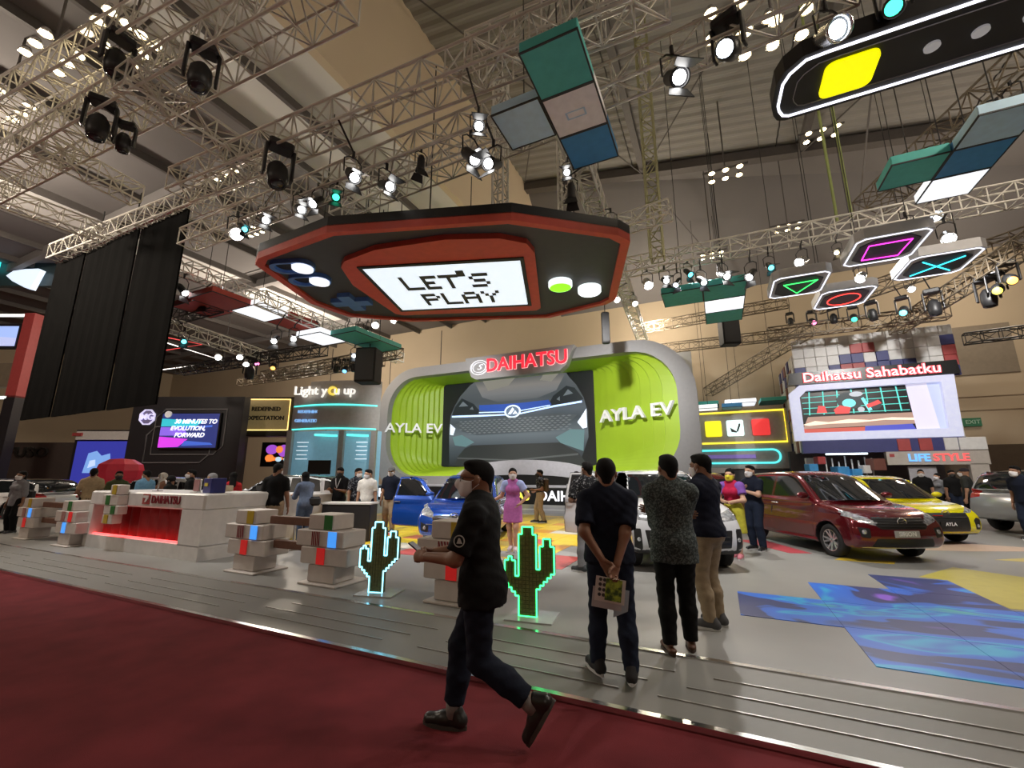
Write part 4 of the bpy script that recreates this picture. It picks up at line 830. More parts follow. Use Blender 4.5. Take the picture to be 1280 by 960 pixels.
MB().prism(circle(x0 + .35, z1 - .05, .2, 16), -.25, -.15, 'y').build('small_badge', m_wlet, v_)
gp, zb, w, h = stand('gold_panel_stand', 'black frame with glowing gold panel reading two words', 'booth', (-26.12, 18.18, 4.04, 3.5, 2.54))
MB().box((0, .5, zb + h / 2), (w, .8, h)).build('frame', m_bk, gp)
MB().box((0, .05, zb + h * .54), (w * .86, .12, h * .78)).build('gold_panel', mat('gold_panel', (.42, .32, .14), .4, emit=.18), gp)
MB().tube([(x, -.02, z) for x, z in ((-w * .43, zb + h * .15), (w * .43, zb + h * .15), (w * .43, zb + h * .93), (-w * .43, zb + h * .93))], .05, 4, closed=True).build('light_edge', glow('edge_gold', (1.0, .72, .25), 1.5), gp)
for s_, v in (('REDEFINED', .68), ('EXPECTATION', .45)): text('lettering', s_, (0, -.03, zb + h * v), FRONT, w * .105, mat('letters_brown', (.03, .02, .012), .5), gp, .02, bold=.01)
for x in (-w * .45, w * .45): MB().box((x, .6, zb / 2), (.3, .4, zb)).build('post', m_bk, gp)
dc = thing('neon_display', 'small colourful orange and purple lit display under the gold panel', 'display', (-26.55, 19.52, 2.95), RC)
MB().box((0, .1, 0), (2.0, .15, 1.6)).build('case', m_dark, dc)
D = on_screen(dc, -1, 1, -.8, .8, 0)
D([blob(.35, .7, .2, .2), blob(.75, .65, .2, .25)], (.35, .08, .6), 'picture', 1); D([blob(.3, .35, .15, .15), blob(.6, .7, .12, .15), [(.2, .2), (.8, .3), (.7, .4), (.2, .35)]], (.9, .25, .05), 'picture', 1); D([blob(.6, .3, .1, .1), blob(.85, .3, .08, .12)], (.5, .75, .9), 'picture', 1)
# pastel booth with curved white fascia
ly, zb, w, h = stand('pastel_booth', 'curved white booth with cyan light lines and glowing lettering', 'booth', (-21.54, 19.68, 1.79, 5.51, 5.61))
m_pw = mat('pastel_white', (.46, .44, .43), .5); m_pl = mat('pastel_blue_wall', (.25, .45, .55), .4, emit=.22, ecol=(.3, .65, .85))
def arc(x0, x1, y, bulge, n=14): return [(x0 + (x1 - x0) * i / n, y - bulge * math.sin(PI * (i / n) * .9)) for i in range(n + 1)]
def arcwall(mb, x0, x1, z0, z1, bulge, y=0, th=.25):
    A = arc(x0, x1, y, bulge); V = []; Fc = []
    for x, yy in A: V += [(x, yy, z0), (x, yy, z1), (x, yy + th, z0), (x, yy + th, z1)]
    for i in range(len(A) - 1):
        k = 4 * i; Fc += [(k, k + 4, k + 5, k + 1), (k + 2, k + 3, k + 7, k + 6), (k + 1, k + 5, k + 7, k + 3), (k, k + 2, k + 6, k + 4)]
    return mb.add(V, Fc)
arcwall(MB(), -w / 2, w / 2, zb + h * .45, zb + h * .94, .9).build('fascia', m_pw, ly)
arcwall(MB(), -w * .35, w * .48, zb + h * .86, zb + h * 1.02, .4, .3).build('crown', m_pw, ly)
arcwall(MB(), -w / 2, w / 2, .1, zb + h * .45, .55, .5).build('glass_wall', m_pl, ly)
for x in (.1 * w, .46 * w, -.48 * w): MB().box((x, -.2, (zb + h * .45) / 2), (.32, .3, zb + h * .45)).build('column', m_pw, ly)
for v in (.46, .72):
    A = arc(-w / 2 + .1, w / 2 - .1, -.04, .9); MB().tube([(x, y, zb + h * v) for x, y in A], .05, 5).build('light_line', glow('line_cyan', (.10, .85, .75), 1.5), ly)
for x0, x1 in ((-.2 * w, .05 * w), (.16 * w, .4 * w)): MB().tube([(x0, -.3, zb + h * .40), (x1, -.3, zb + h * .39)], .07, 5).build('light_line', MATS['line_cyan'], ly)
for i in range(5):
    for x in (-.34 * w, .33 * w): MB().box((x, -.12 - .1 * (x > 0), zb + h * (.14 + .045 * i)), (.7 - .1 * (i % 2), .04, .05)).build('light_slat', glow('slat_white', (.7, .85, .95), .9), ly)
text('lettering', 'Light y  u up', (-.08 * w, -.95, zb + h * .87), (PI / 2, 0, R(-3)), w * .135, glow('letters_warm', (.95, .92, .85), .95), ly, .05, bold=.008, xs=1.04)
MB().lathe([(.16, -.06), (.28, -.06), (.28, .06), (.16, .06), (.16, -.06)], (.008 * w, -.95, zb + h * .87), 20, 'y').build('letter_ring', glow('ring_yellow', (.85, .65, .1), 1.0), ly)
text('lettering', 'REDEFINING', (-.26 * w, -.72, zb + h * .645), FRONT, w * .042, glow('letters_sky', (.25, .5, .9), .8), ly, .02, bold=.01)
text('lettering', 'GENERATION', (-.26 * w, -.72, zb + h * .545), FRONT, w * .046, MATS['letters_sky'], ly, .02, bold=.01)
tv = thing('television', 'small black television on a stand in the pastel booth', 'television', (ly.location.x, ly.location.y, 0), RC)
MB().box((-.02 * w, -1.5, 2.05), (1.3, .08, .8)).build('screen', m_dark, tv); MB().tube([(-.02 * w, -1.45, 0), (-.02 * w, -1.45, 1.7)], .05, 6).build('post', m_chrome, tv); MB().box((-.02 * w, -1.45, .03), (.6, .5, .06)).build('foot', m_chrome, tv)
# truck maker wall at far left
fu, zb, w, h = stand('brown_lettered_wall', 'low brown wall with raised dark letters at far left', 'booth', (-42.33, 12.06, 1.29, 7.83, 2.45))
MB().box((0, .3, (zb + h) / 2), (w, .5, zb + h)).build('wall_panel', mat('wall_brown', (.06, .045, .04), .6), fu)
text('lettering', 'FUSO', (w * .12, -.0, zb + h * .72), FRONT, h * .36, mat('letters_dark', (.012, .012, .012), .4), fu, .06, bold=.03, xs=1.25)
bb, zb, w, h = stand('blue_screen_stand', 'stand with white header and glowing blue car picture', 'booth', (-35.86, 14.01, 1.3, 3.89, 3.19))
MB().box((0, .5, (zb + h) / 2), (w, .6, zb + h)).build('wall_panel', m_bk, bb)
MB().box((.1, .1, zb + h * .88), (w * .92, .3, h * .17)).build('header', m_wt, bb)
MB().box((-w * .40, -.1, zb + h * .9), (.6, .1, .2)).build('badge', m_rt, bb)
D = on_screen(bb, -w / 2 + .2, w / 2 - .2, zb * .5, zb + h * .77, .18)
D([[(0, 0), (1, 0), (1, 1), (0, 1)]], (.03, .035, .30), 'picture'); D([[(.2, .35), (.25, .75), (.4, .8), (.5, .7), (.65, .75), (.7, .5), (.6, .35)]], (.18, .35, .75), 'car_picture'); D([[(.28, .45), (.3, .6), (.4, .62), (.42, .5)], [(.5, .5), (.62, .6), (.64, .5)]], (.5, .65, .95), 'car_picture')
um = thing('red_inflatable', 'red rounded inflatable canopy beside the tan-shirted man', 'canopy', (-24.63, 10.47, 1.39), RC)
MB().lathe([(0, .95), (.45, .90), (.78, .68), (.86, .40), (.78, .05), (.62, -.25), (.58, -.3)], (0, 0, .1), 9).build('shell', mat('inflatable_red', (.55, .02, .04), .4, emit=.08, ecol=(.8, .05, .08)), um)
um.location.z = 1.3
MB().tube([(0, 0, -1.3), (0, 0, .3)], .08, 8).build('post', m_alu, um)
# far-left suspended ring sign, screens and red pillar
rg = thing('suspended_light_box', 'black suspended fascia with cyan glow and pale lens-shaped light at left edge', 'hanging sign', (-38.18, 8.49, 14.06), RC)
MB().box((-1.5, .2, .9), (9, .5, .9)).build('fascia', m_bk, rg)
MB().box((-1.5, .6, -.3), (9, .3, 1.8)).build('backing', mat('backing_teal', (.03, .05, .055), .4), rg)
MB().box((-2.2, .2, .1), (3.5, .4, .5)).build('glow_strip', glow('strip_teal', (.05, .75, .80), 1.2), rg)
MB().prism([(.55, -.75), (.9, -.45), (1.6, -.33), (2.4, -.3), (2.55, -.35), (2.2, -1.6), (1.8, -1.5), (1.0, -1.1)], .0, .3, 'y').build('lens_light', glow('lens_pale', (.65, .78, .95), 1.0), rg)
for x in (-4, 1): MB().tube([(x, .3, 1.3), (x, .3, 5)], .03, 5).build('hanging_cable', m_cab, rg)
ls = thing('red_pillar_screen', 'pale blue video screen beside a red pillar left of the curtain', 'screen', (-36.62, 9.23, 9.28), RC)
MB().box((-1.0, 0, .2), (3.2, .2, 1.5)).build('case', m_bk, ls)
D = on_screen(ls, -2.5, .5, -.4, .8, -.11); D([[(0, 0), (1, 0), (1, 1), (0, 1)]], (.30, .42, .80), 'picture', 1); D([[(0, .0), (1, .0), (1, .4), (.5, .5), (0, .35)]], (.40, .45, .72), 'picture', 1)
MB().box((1.0, .1, -.9), (.6, .5, 5.0)).build('pillar', m_rt, ls)
MB().box((-1.0, 0, 1.5), (3.6, .15, .12)).build('light_bar', glow('bar_white', (.9, .95, .9), 1.8), ls)
MB().box((-1.0, 0, -3.4), (3.6, .3, .12)).build('light_bar', MATS['bar_white'], ls); MB().box((-1.0, 0.1, -2.1), (3.6, .3, 1.4)).build('shelf', m_trd, ls)
MB().box((1.0, .1, -5.9), (.6, .5, 5.2)).build('pillar_base', m_bk, ls)
m_tri = glow('bar_white2', (1, .95, .9), 1.6)
tr_ = thing('triangular_light_frame', 'white triangular light frame hanging behind the black curtain', 'light fitting', (-35.42, 16.44, 9.69), RC)
MB().tube([(-1, 0, 1.6), (4.4, 0, -.1), (-1.3, 0, -.9)], .05, 5).build('light_tube', m_tri, tr_)
for x, z in ((-1, 1.6), (4.3, -.05)): MB().tube([(x, 0, z), (x, 0, 14.375 - tr_.location.z)], .015, 5).build('hanging_cable', m_cab, tr_)
MB().tube([(-1, .1, 1.9), (2.5, .1, 1.2), (-1, .1, .6)], .05, 5).build('red_tube', glow('tube_red', (.75, .08, .08), 1.0), tr_)
ex = thing('exit_sign', 'small green exit sign on the back wall at right', 'sign', (11.68, 29.92, 4.25))
MB().box((0, 0, 0), (1.0, .1, .42)).build('panel', mat('exit_green', (.03, .14, .07), .5, emit=.15), ex); text('lettering', 'EXIT', (.17, -.06, 0), FRONT, .28, mat('exit_pale', (.4, .55, .45), .5), ex, .01)

# ------------------------------------------------------------------ reception counter
m_cw = mat('counter_white', (.66, .64, .62), .35)
m_crd = mat('curtain_red', (.34, .012, .016), .6)
rc = thing('reception_counter', 'white L-shaped reception counter with red lit curtain front', 'counter', (-8.6, 5.0, .08))
MB().box((-2.1, .64, .13), (4.2, 1.28, .26)).build('plinth', m_cw, rc)
MB().box((-2.1, .64, 1.03), (4.2, 1.28, .30), bev=.03).build('upper_band', m_cw, rc)
MB().box((-.33, .64, .57), (.66, 1.28, .64)).build('end_pier', m_cw, rc)
MB().box((-4.1, .64, .57), (.2, 1.28, .64)).build('end_pier', m_cw, rc)
MB().box((-2.35, .75, .57), (3.4, .9, .64)).build('core', m_crd, rc)
for i in range(9):
    mb = MB(); x = -3.83 + .352 * i; V = []; Fc = []
    for q in range(7):
        a = q / 6; xx = x - .17 + .34 * a; yy = .24 - .05 * math.sin(PI * a) + (.01 if q in (0, 6) else 0)
        V += [(xx, yy, .26), (xx, yy, .88), (xx, yy + .06, .26), (xx, yy + .06, .88)]
        if q: k = 4 * q; Fc += [(k - 4, k, k + 1, k - 3), (k - 2, k - 1, k + 3, k + 2), (k - 3, k + 1, k + 3, k - 1)]
    mb.add(V, Fc).build('curtain_fold', m_crd, rc, smooth=True)
MB().box((-2.35, .10, .275), (3.4, .05, .03)).build('light_strip', glow('strip_red', (1.0, .08, .08), 3.0), rc)
mk = MB().box((-1.93, -.004, 1.05), (.26, .012, .20)).build('red_mark', m_rt, rc)
MB().prism([(-2.03, 1.12), (-1.84, 1.12), (-1.84, 1.06), (-1.93, .99), (-1.97, .99), (-1.93, 1.07), (-2.03, 1.07)], -.02, -.008, 'y').build('mark_symbol', m_cw, mk)
text('lettering', 'DAIHATSU', (-1.24, -.01, 1.04), FRONT, .205, mat('letters_maroon', (.20, .01, .02), .5), rc, .008, bold=.004)
MB().box((-1.45, 2.6, .52), (.9, 2.7, 1.04), bev=.02).build('side_counter', m_cw, rc)
def sm(name, label, cat, loc, rz=0, group=None): return thing(name, label, cat, loc, rz, group)
t = sm('carton_box', 'dark blue printed carton with yellow mark on the reception counter', 'box', (-8.95, 5.35, 1.262), R(-12))
MB().box((0, 0, .14), (.40, .26, .28), bev=.01).build('carton', mat('carton_navy', (.02, .025, .16), .4), t); MB().box((-.03, -.135, .16), (.16, .012, .06)).build('printed_mark', mat('print_yellow', (.6, .5, .05), .5), t); MB().box((-.205, .0, .14), (.012, .2, .26)).build('side_print', m_cw, t)
t = sm('leaflet_holder', 'pink and white leaflet holder on the reception counter', 'leaflet holder', (-9.45, 5.3, 1.262), R(10))
MB().box((0, .03, .13), (.16, .02, .26)).build('holder', m_cw, t); MB().box((0, .0, .14), (.13, .02, .22)).build('leaflet', mat('leaflet_pink', (.45, .25, .25), .5), t); MB().box((0, 0, .01), (.17, .1, .02)).build('base', m_cw, t)
t = sm('laptop', 'open dark laptop on the side counter', 'laptop', (-9.95, 7.2, 1.12), R(115))
MB().box((0, 0, .012), (.34, .24, .02)).build('keyboard_base', m_blk, t); MB().add([(-.17, .12, .02), (.17, .12, .02), (.17, .20, .24), (-.17, .20, .24), (-.17, .13, .02), (.17, .13, .02), (.17, .21, .24), (-.17, .21, .24)], [(0, 1, 2, 3), (7, 6, 5, 4), (0, 4, 5, 1), (1, 5, 6, 2), (2, 6, 7, 3), (3, 7, 4, 0)]).build('lid', m_blk, t)
t = sm('desk_organiser', 'beige desk box on the counter beside the red-shirted woman', 'box', (-9.75, 6.0, 1.262))
MB().box((0, 0, .06), (.38, .24, .12), bev=.01).build('body', mat('box_beige', (.5, .4, .27), .6), t); MB().box((0, 0, .125), (.30, .16, .01)).build('opening', m_kt, t)
t = sm('acrylic_post', 'thin grey post standing on the reception counter', 'post', (-10.9, 5.35, 1.262))
MB().tube([(0, 0, .01), (0, 0, .36)], .015, 6).build('rod', m_chrome, t); MB().box((0, 0, .008), (.14, .14, .016)).build('foot', m_chrome, t)
t = sm('stool', 'red rounded stool seat beside the side counter', 'stool', (-8.25, 6.7, .08))
MB().lathe([(0, .62), (.2, .61), (.24, .57), (.22, .52), (0, .50)], n=20).build('seat', mat('stool_red', (.6, .02, .03), .4), t, True); MB().tube([(0, 0, .02), (0, 0, .52)], .03, 8).build('column', m_chrome, t); MB().lathe([(0, .03), (.2, .02), (.21, 0)], n=18).build('foot', m_chrome, t)

# ------------------------------------------------------------------ pixel-block fence posts
SQM = {'g': mat('square_green', (.02, .16, .03), .5), 'y': mat('square_mustard', (.48, .34, .02), .5), 'b': glow('square_blue', (.06, .32, .95), .85), 'r': mat('square_red', (.72, .02, .02), .5, emit=.25), 'p': mat('square_rose', (.38, .18, .16), .5), 's': None}
m_pv = mat('post_white', (.56, .51, .475), .5); m_wood = mat('rail_brown', (.13, .055, .03), .6, var=.15, scale=8)
m_stripe = mat('stripe_maroon', (.22, .02, .03), .5)
def fence_post(label, x, y, sq, mirror=1, lay=((-.075, .50, .74, .22), (-.06, .94, .51, .23), (.045, .92, .27, .24), (.0, .52, .03, .24)), rz=0, base=True, z=.08, dep=None):
    t = thing('pixel_post', label, 'fence post', (x, y, z), rz, 'white pixel-block fence posts')
    if base: MB().box((0, .04, .015), (.74, .62, .03), bev=.008).build('base_plate', m_pv, t)
    for cx, w, z0, h in lay:
        MB().box((cx * mirror, .0, z0 + h / 2), (w, dep or (.40 if w < .6 else .44), h - .006), bev=.012).build('block' if z0 > .1 else 'pedestal', m_pv, t)
    for u, l, k in sq:
        cx, w, z0, h = lay[l]; yy = -dep / 2 - .005 if dep else (-.205 if w < .6 else -.225)
        if k == 's':
            o = MB().box((u, yy, z0 + h / 2), (.155, .008, h - .03)).build('square', m_pv, t)
            mb = MB()
            for i in range(-1, 5):
                a = -.078 + .045 * i; lo, hi = z0 + .02, z0 + h - .02
                P = [(a, lo), (a + .022, lo), (a + .022 - .05 + .0, hi), (a - .05, hi)]
                P = [(max(-.077, min(.077, p)), q) for p, q in P]
                if P[1][0] - P[3][0] > .012: mb.prism([(u + p, q) for p, q in P], yy - .009, yy - .003, 'y')
            mb.build('stripes', m_stripe, o)
        else: MB().box((u, yy, z0 + h / 2), (.155, .012, h - .02)).build('square', SQM[k], t)
    return t
std = [(.05, 0, 'y'), (-.12, 1, 's'), (.20, 1, 'b'), (.0, 2, 'r')]
fence_post('white pixel-block post with mustard top square, beside the reception counter', -7.02, 5.0, std)
fence_post('white pixel-block post with green top square, left of the blue cactus', -5.25, 4.95, [(.08, 0, 'g')] + std[1:])
fence_post('white pixel-block post behind the walking man', -3.05, 4.95, std)
fence_post('white pixel-block post nearest the left edge', -15.5, 5.1, [(.02, 0, 'y'), (-.14, 1, 'p'), (.18, 1, 'b'), (-.02, 2, 'r')])
fence_post('white pixel-block post left of the reception counter', -13.15, 5.0, [(.02, 0, 'g'), (-.14, 1, 'p'), (.18, 1, 'r'), (-.02, 2, 'b')])
fence_post('small white pixel-block cloud fixed to the left end of the counter', -11.5, 4.91, [(.1, 0, 'y'), (-.1, 1, 'g'), (.16, 2, 'g'), (-.05, 3, 'y')], lay=((.10, .34, .58, .21), (-.02, .62, .37, .21), (.06, .54, .19, .18), (-.02, .40, .0, .19)), base=False, z=.62, dep=.18)
def rail(label, x0, x1, y, z):
    o = MB().box(((x0 + x1) / 2, y, z + .08), (x1 - x0, .09, .125), bev=.008).build('fence_rail', m_wood); props(o, label, 'fence rail', 'brown fence rails')
rail('upper brown rail between the posts beside the counter', -6.64, -5.56, 4.95, .82); rail('lower brown rail between the posts beside the counter', -6.50, -5.67, 4.95, .46)
rail('upper brown rail between the two leftmost posts', -15.10, -13.47, 5.05, .82); rail('lower brown rail between the two leftmost posts', -14.99, -13.58, 5.05, .46)

# ------------------------------------------------------------------ neon cacti
CB = ['.....XXX.......', '.....XXX.......', '....XXXXX......', '....XXXXX..XX..', '....XXXXX..XX..', '....XXXXX.XXXX.', '....XXXXX.XXXX.', '....XXXXX.XXXX.', '.X..XXXXX.XXXX.', 'XXX.XXXXX.XXXX.', 'XXX.XXXXX.XXXX.', 'XXX.XXXXXXXXXX.', 'XXX.XXXXXXXXX..', 'XXXXXXXXXXXX...', 'XXXXXXXXXXX....', '.XXXXXXXXX.....', '..XXXXXXX......', '...XXXXXX......', '....XXXXX......', '....XXXXX......', '....XXXXX......', '....XXXXX......', '....XXXXX......']
def cactus(label, x, y, col, cs, rz, tiles):
    nr, nc = len(CB), len(CB[0])
    t = thing('neon_cactus', label, 'cactus sign', (x, y, .08), rz, 'neon pixel cacti')
    MB().box((0, 0, .008), (.52, .42, .016)).build('base_plate', mat('acrylic_grey', (.45, .45, .44), .15), t)
    on = lambda r, c: 0 <= r < nr and 0 <= c < nc and CB[r][c] == 'X'
    body = MB(); tl = MB(); W = nc * cs
    for r in range(nr):
        c = 0
        while c < nc:
            if on(r, c):
                c2 = c
                while on(r, c2): c2 += 1
                body.box((-W / 2 + cs * (c + c2) / 2, 0, .016 + cs * (nr - r - .5)), (cs * (c2 - c), .07, cs))
                c = c2
            c += 1
        for c in range(nc):
            if on(r, c): tl.box((-W / 2 + cs * (c + .5), -.037, .016 + cs * (nr - r - .5)), (cs * .86, .01, cs * .86))
    body.build('board', mat('cactus_edge', (.09, .11, .05), .6), t)
    o = tl.build('mosaic', tiles, t); o['kind'] = 'stuff'
    # outline: walk boundary edges
    E_ = {}
    for r in range(nr):
        for c in range(nc):
            if not on(r, c): continue
            if not on(r - 1, c): E_[(c, r)] = (c + 1, r)
            if not on(r, c + 1): E_[(c + 1, r)] = (c + 1, r + 1)
            if not on(r + 1, c): E_[(c + 1, r + 1)] = (c, r + 1)
            if not on(r, c - 1): E_[(c, r + 1)] = (c, r)
    s0 = next(iter(E_)); path = [s0]; p = E_[s0]
    while p != s0 and len(path) < 400: path.append(p); p = E_.get(p, s0)
    P = [(-W / 2 + cs * c, -.045, .016 + cs * (nr - r)) for c, r in path]
    P = [p for i, p in enumerate(P) if not (abs((p[0] - P[i - 1][0]) * (P[(i + 1) % len(P)][2] - p[2])) < 1e-9 and abs((p[2] - P[i - 1][2]) * (P[(i + 1) % len(P)][0] - p[0])) < 1e-9)]
    mb = MB()
    for i in range(len(P)): mb.tube([P[i], P[(i + 1) % len(P)]], .009, 5)
    o = mb.build('neon_outline', glow('cactus_neon_%.1f' % col[0], col, 3.2), t); o['kind'] = 'stuff'
cactus('pixel cactus with green neon outline right of the walking man', -2.0, 4.75, (.05, .95, .25), .0405, R(8), mat('mosaic_olive', (.17, .16, .05), .4, var=.25, scale=30))
cactus('pixel cactus with light blue neon outline', -4.2, 4.8, (.25, .75, 1.0), .0385, R(14), mat('mosaic_moss', (.15, .16, .06), .4, var=.25, scale=30))

# ------------------------------------------------------------------ people
def v3(*a): return np.array(a, float)
def ik(a, b, l1, l2, pole):
    a, b = np.array(a, float), np.array(b, float); d = b - a; L = np.linalg.norm(d)
    if L > (l1 + l2) * .995: d = d * ((l1 + l2) * .995 / L); b = a + d; L = np.linalg.norm(d)
    u = d / L; t = (l1 * l1 - l2 * l2 + L * L) / (2 * L); h = math.sqrt(max(l1 * l1 - t * t, 0))
    p = np.array(pole, float); p = p - u * (p @ u); n = np.linalg.norm(p); p = p / n if n > 1e-6 else v3(0, 1, 0)
    return a + u * t + p * h, b
_cache = {}
def head_geo(hi):
    if ('head', hi) not in _cache:
        P = [ball((0, -.018, .032), (.076, .097, .084)), ball((0, .022, -.028), (.062, .072, .086)), ball((0, .045, -.078), (.043, .042, .036)),
             cone((0, -.015, -.05), .052, (0, -.035, -.16), .056), cone((0, -.045, .0), .058, (0, -.050, -.11), .046), cone((0, .088, .012), .008, (0, .103, -.022), .012) + (.012,), ball((.014, .09, -.026), .009) + (.01,), ball((-.014, .09, -.026), .009) + (.01,),
             ball((.079, -.008, -.008), (.010, .020, .031)) + (.008,), ball((-.079, -.008, -.008), (.010, .020, .031)) + (.008,),
             ball((0, .074, .028), (.050, .018, .011)) + (.02,), ball((0, .087, -.056), (.023, .011, .006)) + (.008,), ball((0, .085, -.067), (.020, .011, .007)) + (.008,)]
        _cache[('head', hi)] = sdf_mesh(P, .006 if hi else .011, .028)
    return _cache[('head', hi)]
def hand_geo(hi, kind):
    key = ('hand', hi, kind)
    if key not in _cache:
        c = {'relax': .35, 'grip': .95, 'flat': .08}[kind]; fr = .0088 if hi else .0105
        P = [cone((0, 0, .02), .026, (0, .0, -.03), .030, (1, 0, 0), .62), cone((0, .0, -.025), .036, (.002, .004, -.078), .040, (1, 0, 0), .36)]
        for i, (y, L) in enumerate(((.030, .072), (.010, .080), (-.010, .075), (-.029, .060))):
            p = v3(.002, y, -.088 + .004 * abs(i - 1)); a = c * .5
            for sgi, fl in enumerate((.45, .32, .26)):
                q = p + v3(math.sin(a), 0, -math.cos(a)) * L * fl; P.append(cone(p, fr * (1 - .07 * sgi), q, fr * (1 - .07 * (sgi + 1))) + (.006,)); p = q; a += c * .85
        t0, t1, t2 = v3(.006, .024, -.025), v3(.020, .052, -.058), v3(.030, .056, -.090)
        P += [cone(t0, .014, t1, .0115) + (.012,), cone(t1, .0115, t2, .0095) + (.006,)]
        _cache[key] = sdf_mesh(P, .0052 if hi else .008, .010)
    return _cache[key]
def hair_mesh(kind, m):
    key = ('hair', kind, m.name)
    if key in _cache: return _cache[key]
    sk = [ball((0, -.020, .036), (.0795, .1005, .0885) if kind == 'short' else (.084, .105, .092))]
    if kind == 'short': sk += [ball((0, .030, .098), (.058, .050, .024)), cone((0, -.050, .0), .060, (0, -.056, -.070), .046)]; cl = [lambda P: -(P[..., 2] - (.012 + .72 * P[..., 1] * (P[..., 1] > 0) + 1.05 * P[..., 1] * (P[..., 1] <= 0)))]
    elif kind == 'pony': sk += [ball((0, -.125, .04), .04), cone((0, -.13, .04), .035, (0, -.15, -.16), .018)]; cl = [lambda P: np.where(P[..., 1] > -.10, -(P[..., 2] - (-.005 + .85 * P[..., 1])), -1.0)]
    elif kind == 'long': sk += [cone((0, -.04, .03), .085, (0, -.07, -.22), .075, (0, 1, 0), .7)]; cl = [lambda P: np.maximum(np.where(P[..., 1] > .0, -(P[..., 2] - (-.0 + .8 * P[..., 1])), -1.0), P[..., 1] - .075)]
    elif kind == 'hijab':
        sk = [ball((0, -.015, .03), (.094, .112, .098)), cone((0, 0, -.06), .085, (0, -.02, -.19), .12, (0, 1, 0), .8)]
        cl = [lambda P: -(np.linalg.norm((P - np.array((0, .13, -.02))) / np.array((.062, .09, .085)), axis=-1) - 1) * .06]
    elif kind == 'cap': sk = [ball((0, -.018, .045), (.088, .106, .085)), cone((0, .07, .045), .06, (0, .13, .035), .055, (0, 0, 1), .18)]; cl = [lambda P: -(P[..., 2] - .025)]
    V, F = sdf_mesh(sk, .008, .02, cl)
    _cache[key] = mesh_np('hair', V, F, m, True); return _cache[key]
def mask_mesh(m):
    key = ('mask', m.name)
    if key not in _cache:
        P = [ball((0, .030, -.030), (.074, .078, .090)), ball((0, .058, -.078), (.050, .042, .034)), cone((0, .088, .0), .022, (0, .112, -.03), .022)]
        V, F = sdf_mesh(P, .006, .03, [lambda P: P[..., 2] - (.006 - .25 * np.abs(P[..., 0])), lambda P: -(P[..., 1] - .022), lambda P: -(P[..., 2] + .108)])
        n = len(V); mb = MB()
        for s in (-1, 1):
            mb.tube([(s * .070, .03, -.012), (s * .086, -.022, .012)], .0022, 4); mb.tube([(s * .064, .03, -.07), (s * .084, -.022, -.028)], .0022, 4)
        V2 = np.concatenate([V, np.array(mb.V)]); F2 = F.tolist() + [[i + n for i in f] for f in mb.F]
        _cache[key] = mesh_np('mask', V2, F2, m, True)
    return _cache[key]
def shoe_meshes(m, ms, kind):
    key = ('shoe', m.name, ms.name, kind)
    if key not in _cache:
        if kind == 'sandal': P = [cone((0, -.055, .035), .036, (0, .16, .026), .040, (0, 0, 1), .62)]
        elif kind == 'heel': P = [cone((0, -.05, .05), .030, (0, .15, .022), .030)]
        else: P = [cone((0, -.055, .048), .040, (0, .06, .052), .042), cone((0, .04, .045), .043, (0, .165, .034), .038), cone((0, -.05, .05), .040, (0, -.025, .10), .043)]
        V, F = sdf_mesh(P, .0075, .03, [lambda P: -(P[..., 2] - .014)])
        up = mesh_np('shoe', V, F, m, True)
        out = []
        for i in range(24):
            a = 2 * PI * i / 24; y = math.sin(a); out.append(((.047 if y > 0 else .042) * math.cos(a) * (1 - .12 * (abs(y) > .8)), .056 + .155 * y))
        _cache[key] = (up, MB().prism(out, 0, .024).mesh('sole', ms))
    return _cache[key]
m_eye = mat('eye_dark', (.012, .008, .006), .15); m_hair = mat('hair_black', (.006, .0055, .0055), .85, bump=.5, bscale=260, spec=.2)
SKIN = {'a': mat('skin_tan', (.36, .19, .115), .55, var=.05, scale=20), 'b': mat('skin_brown', (.24, .118, .07), .55, var=.05, scale=20), 'c': mat('skin_fair', (.52, .31, .21), .55, var=.05, scale=20)}
m_maskw = mat('mask_white', (.68, .66, .68), .7); m_masky = mat('mask_yellow', (.72, .62, .03), .6); m_maskk = mat('mask_black', (.02, .02, .02), .7)
def fabric(name, col, **k): return mat('fabric_' + name, col, .85, var=.12, scale=18, bump=.35, bscale=28, spec=.2, **k)
def pattern(name, c1, c2, scale=28, thr=.48):
    if name in MATS: return MATS[name]
    def bld(nt, b):
        N = nt.nodes; Lk = nt.links; tc = N.new('ShaderNodeTexCoord'); vo = N.new('ShaderNodeTexNoise'); vo.inputs['Scale'].default_value = scale; vo.inputs['Detail'].default_value = 2
        vo.inputs['Distortion'].default_value = .8
        Lk.new(tc.outputs['Object'], vo.inputs['Vector']); rp = N.new('ShaderNodeValToRGB'); rp.color_ramp.elements[0].position = thr; rp.color_ramp.elements[1].position = thr + .06
        rp.color_ramp.elements[0].color = (*c1, 1); rp.color_ramp.elements[1].color = (*c2, 1)
        Lk.new(vo.outputs['Fac'], rp.inputs['Fac']); Lk.new(rp.outputs['Color'], b.inputs['Base Color']); b.inputs['Roughness'].default_value = .85; b.inputs['Specular IOR Level'].default_value = .2
    return ramp_mat(name, bld)

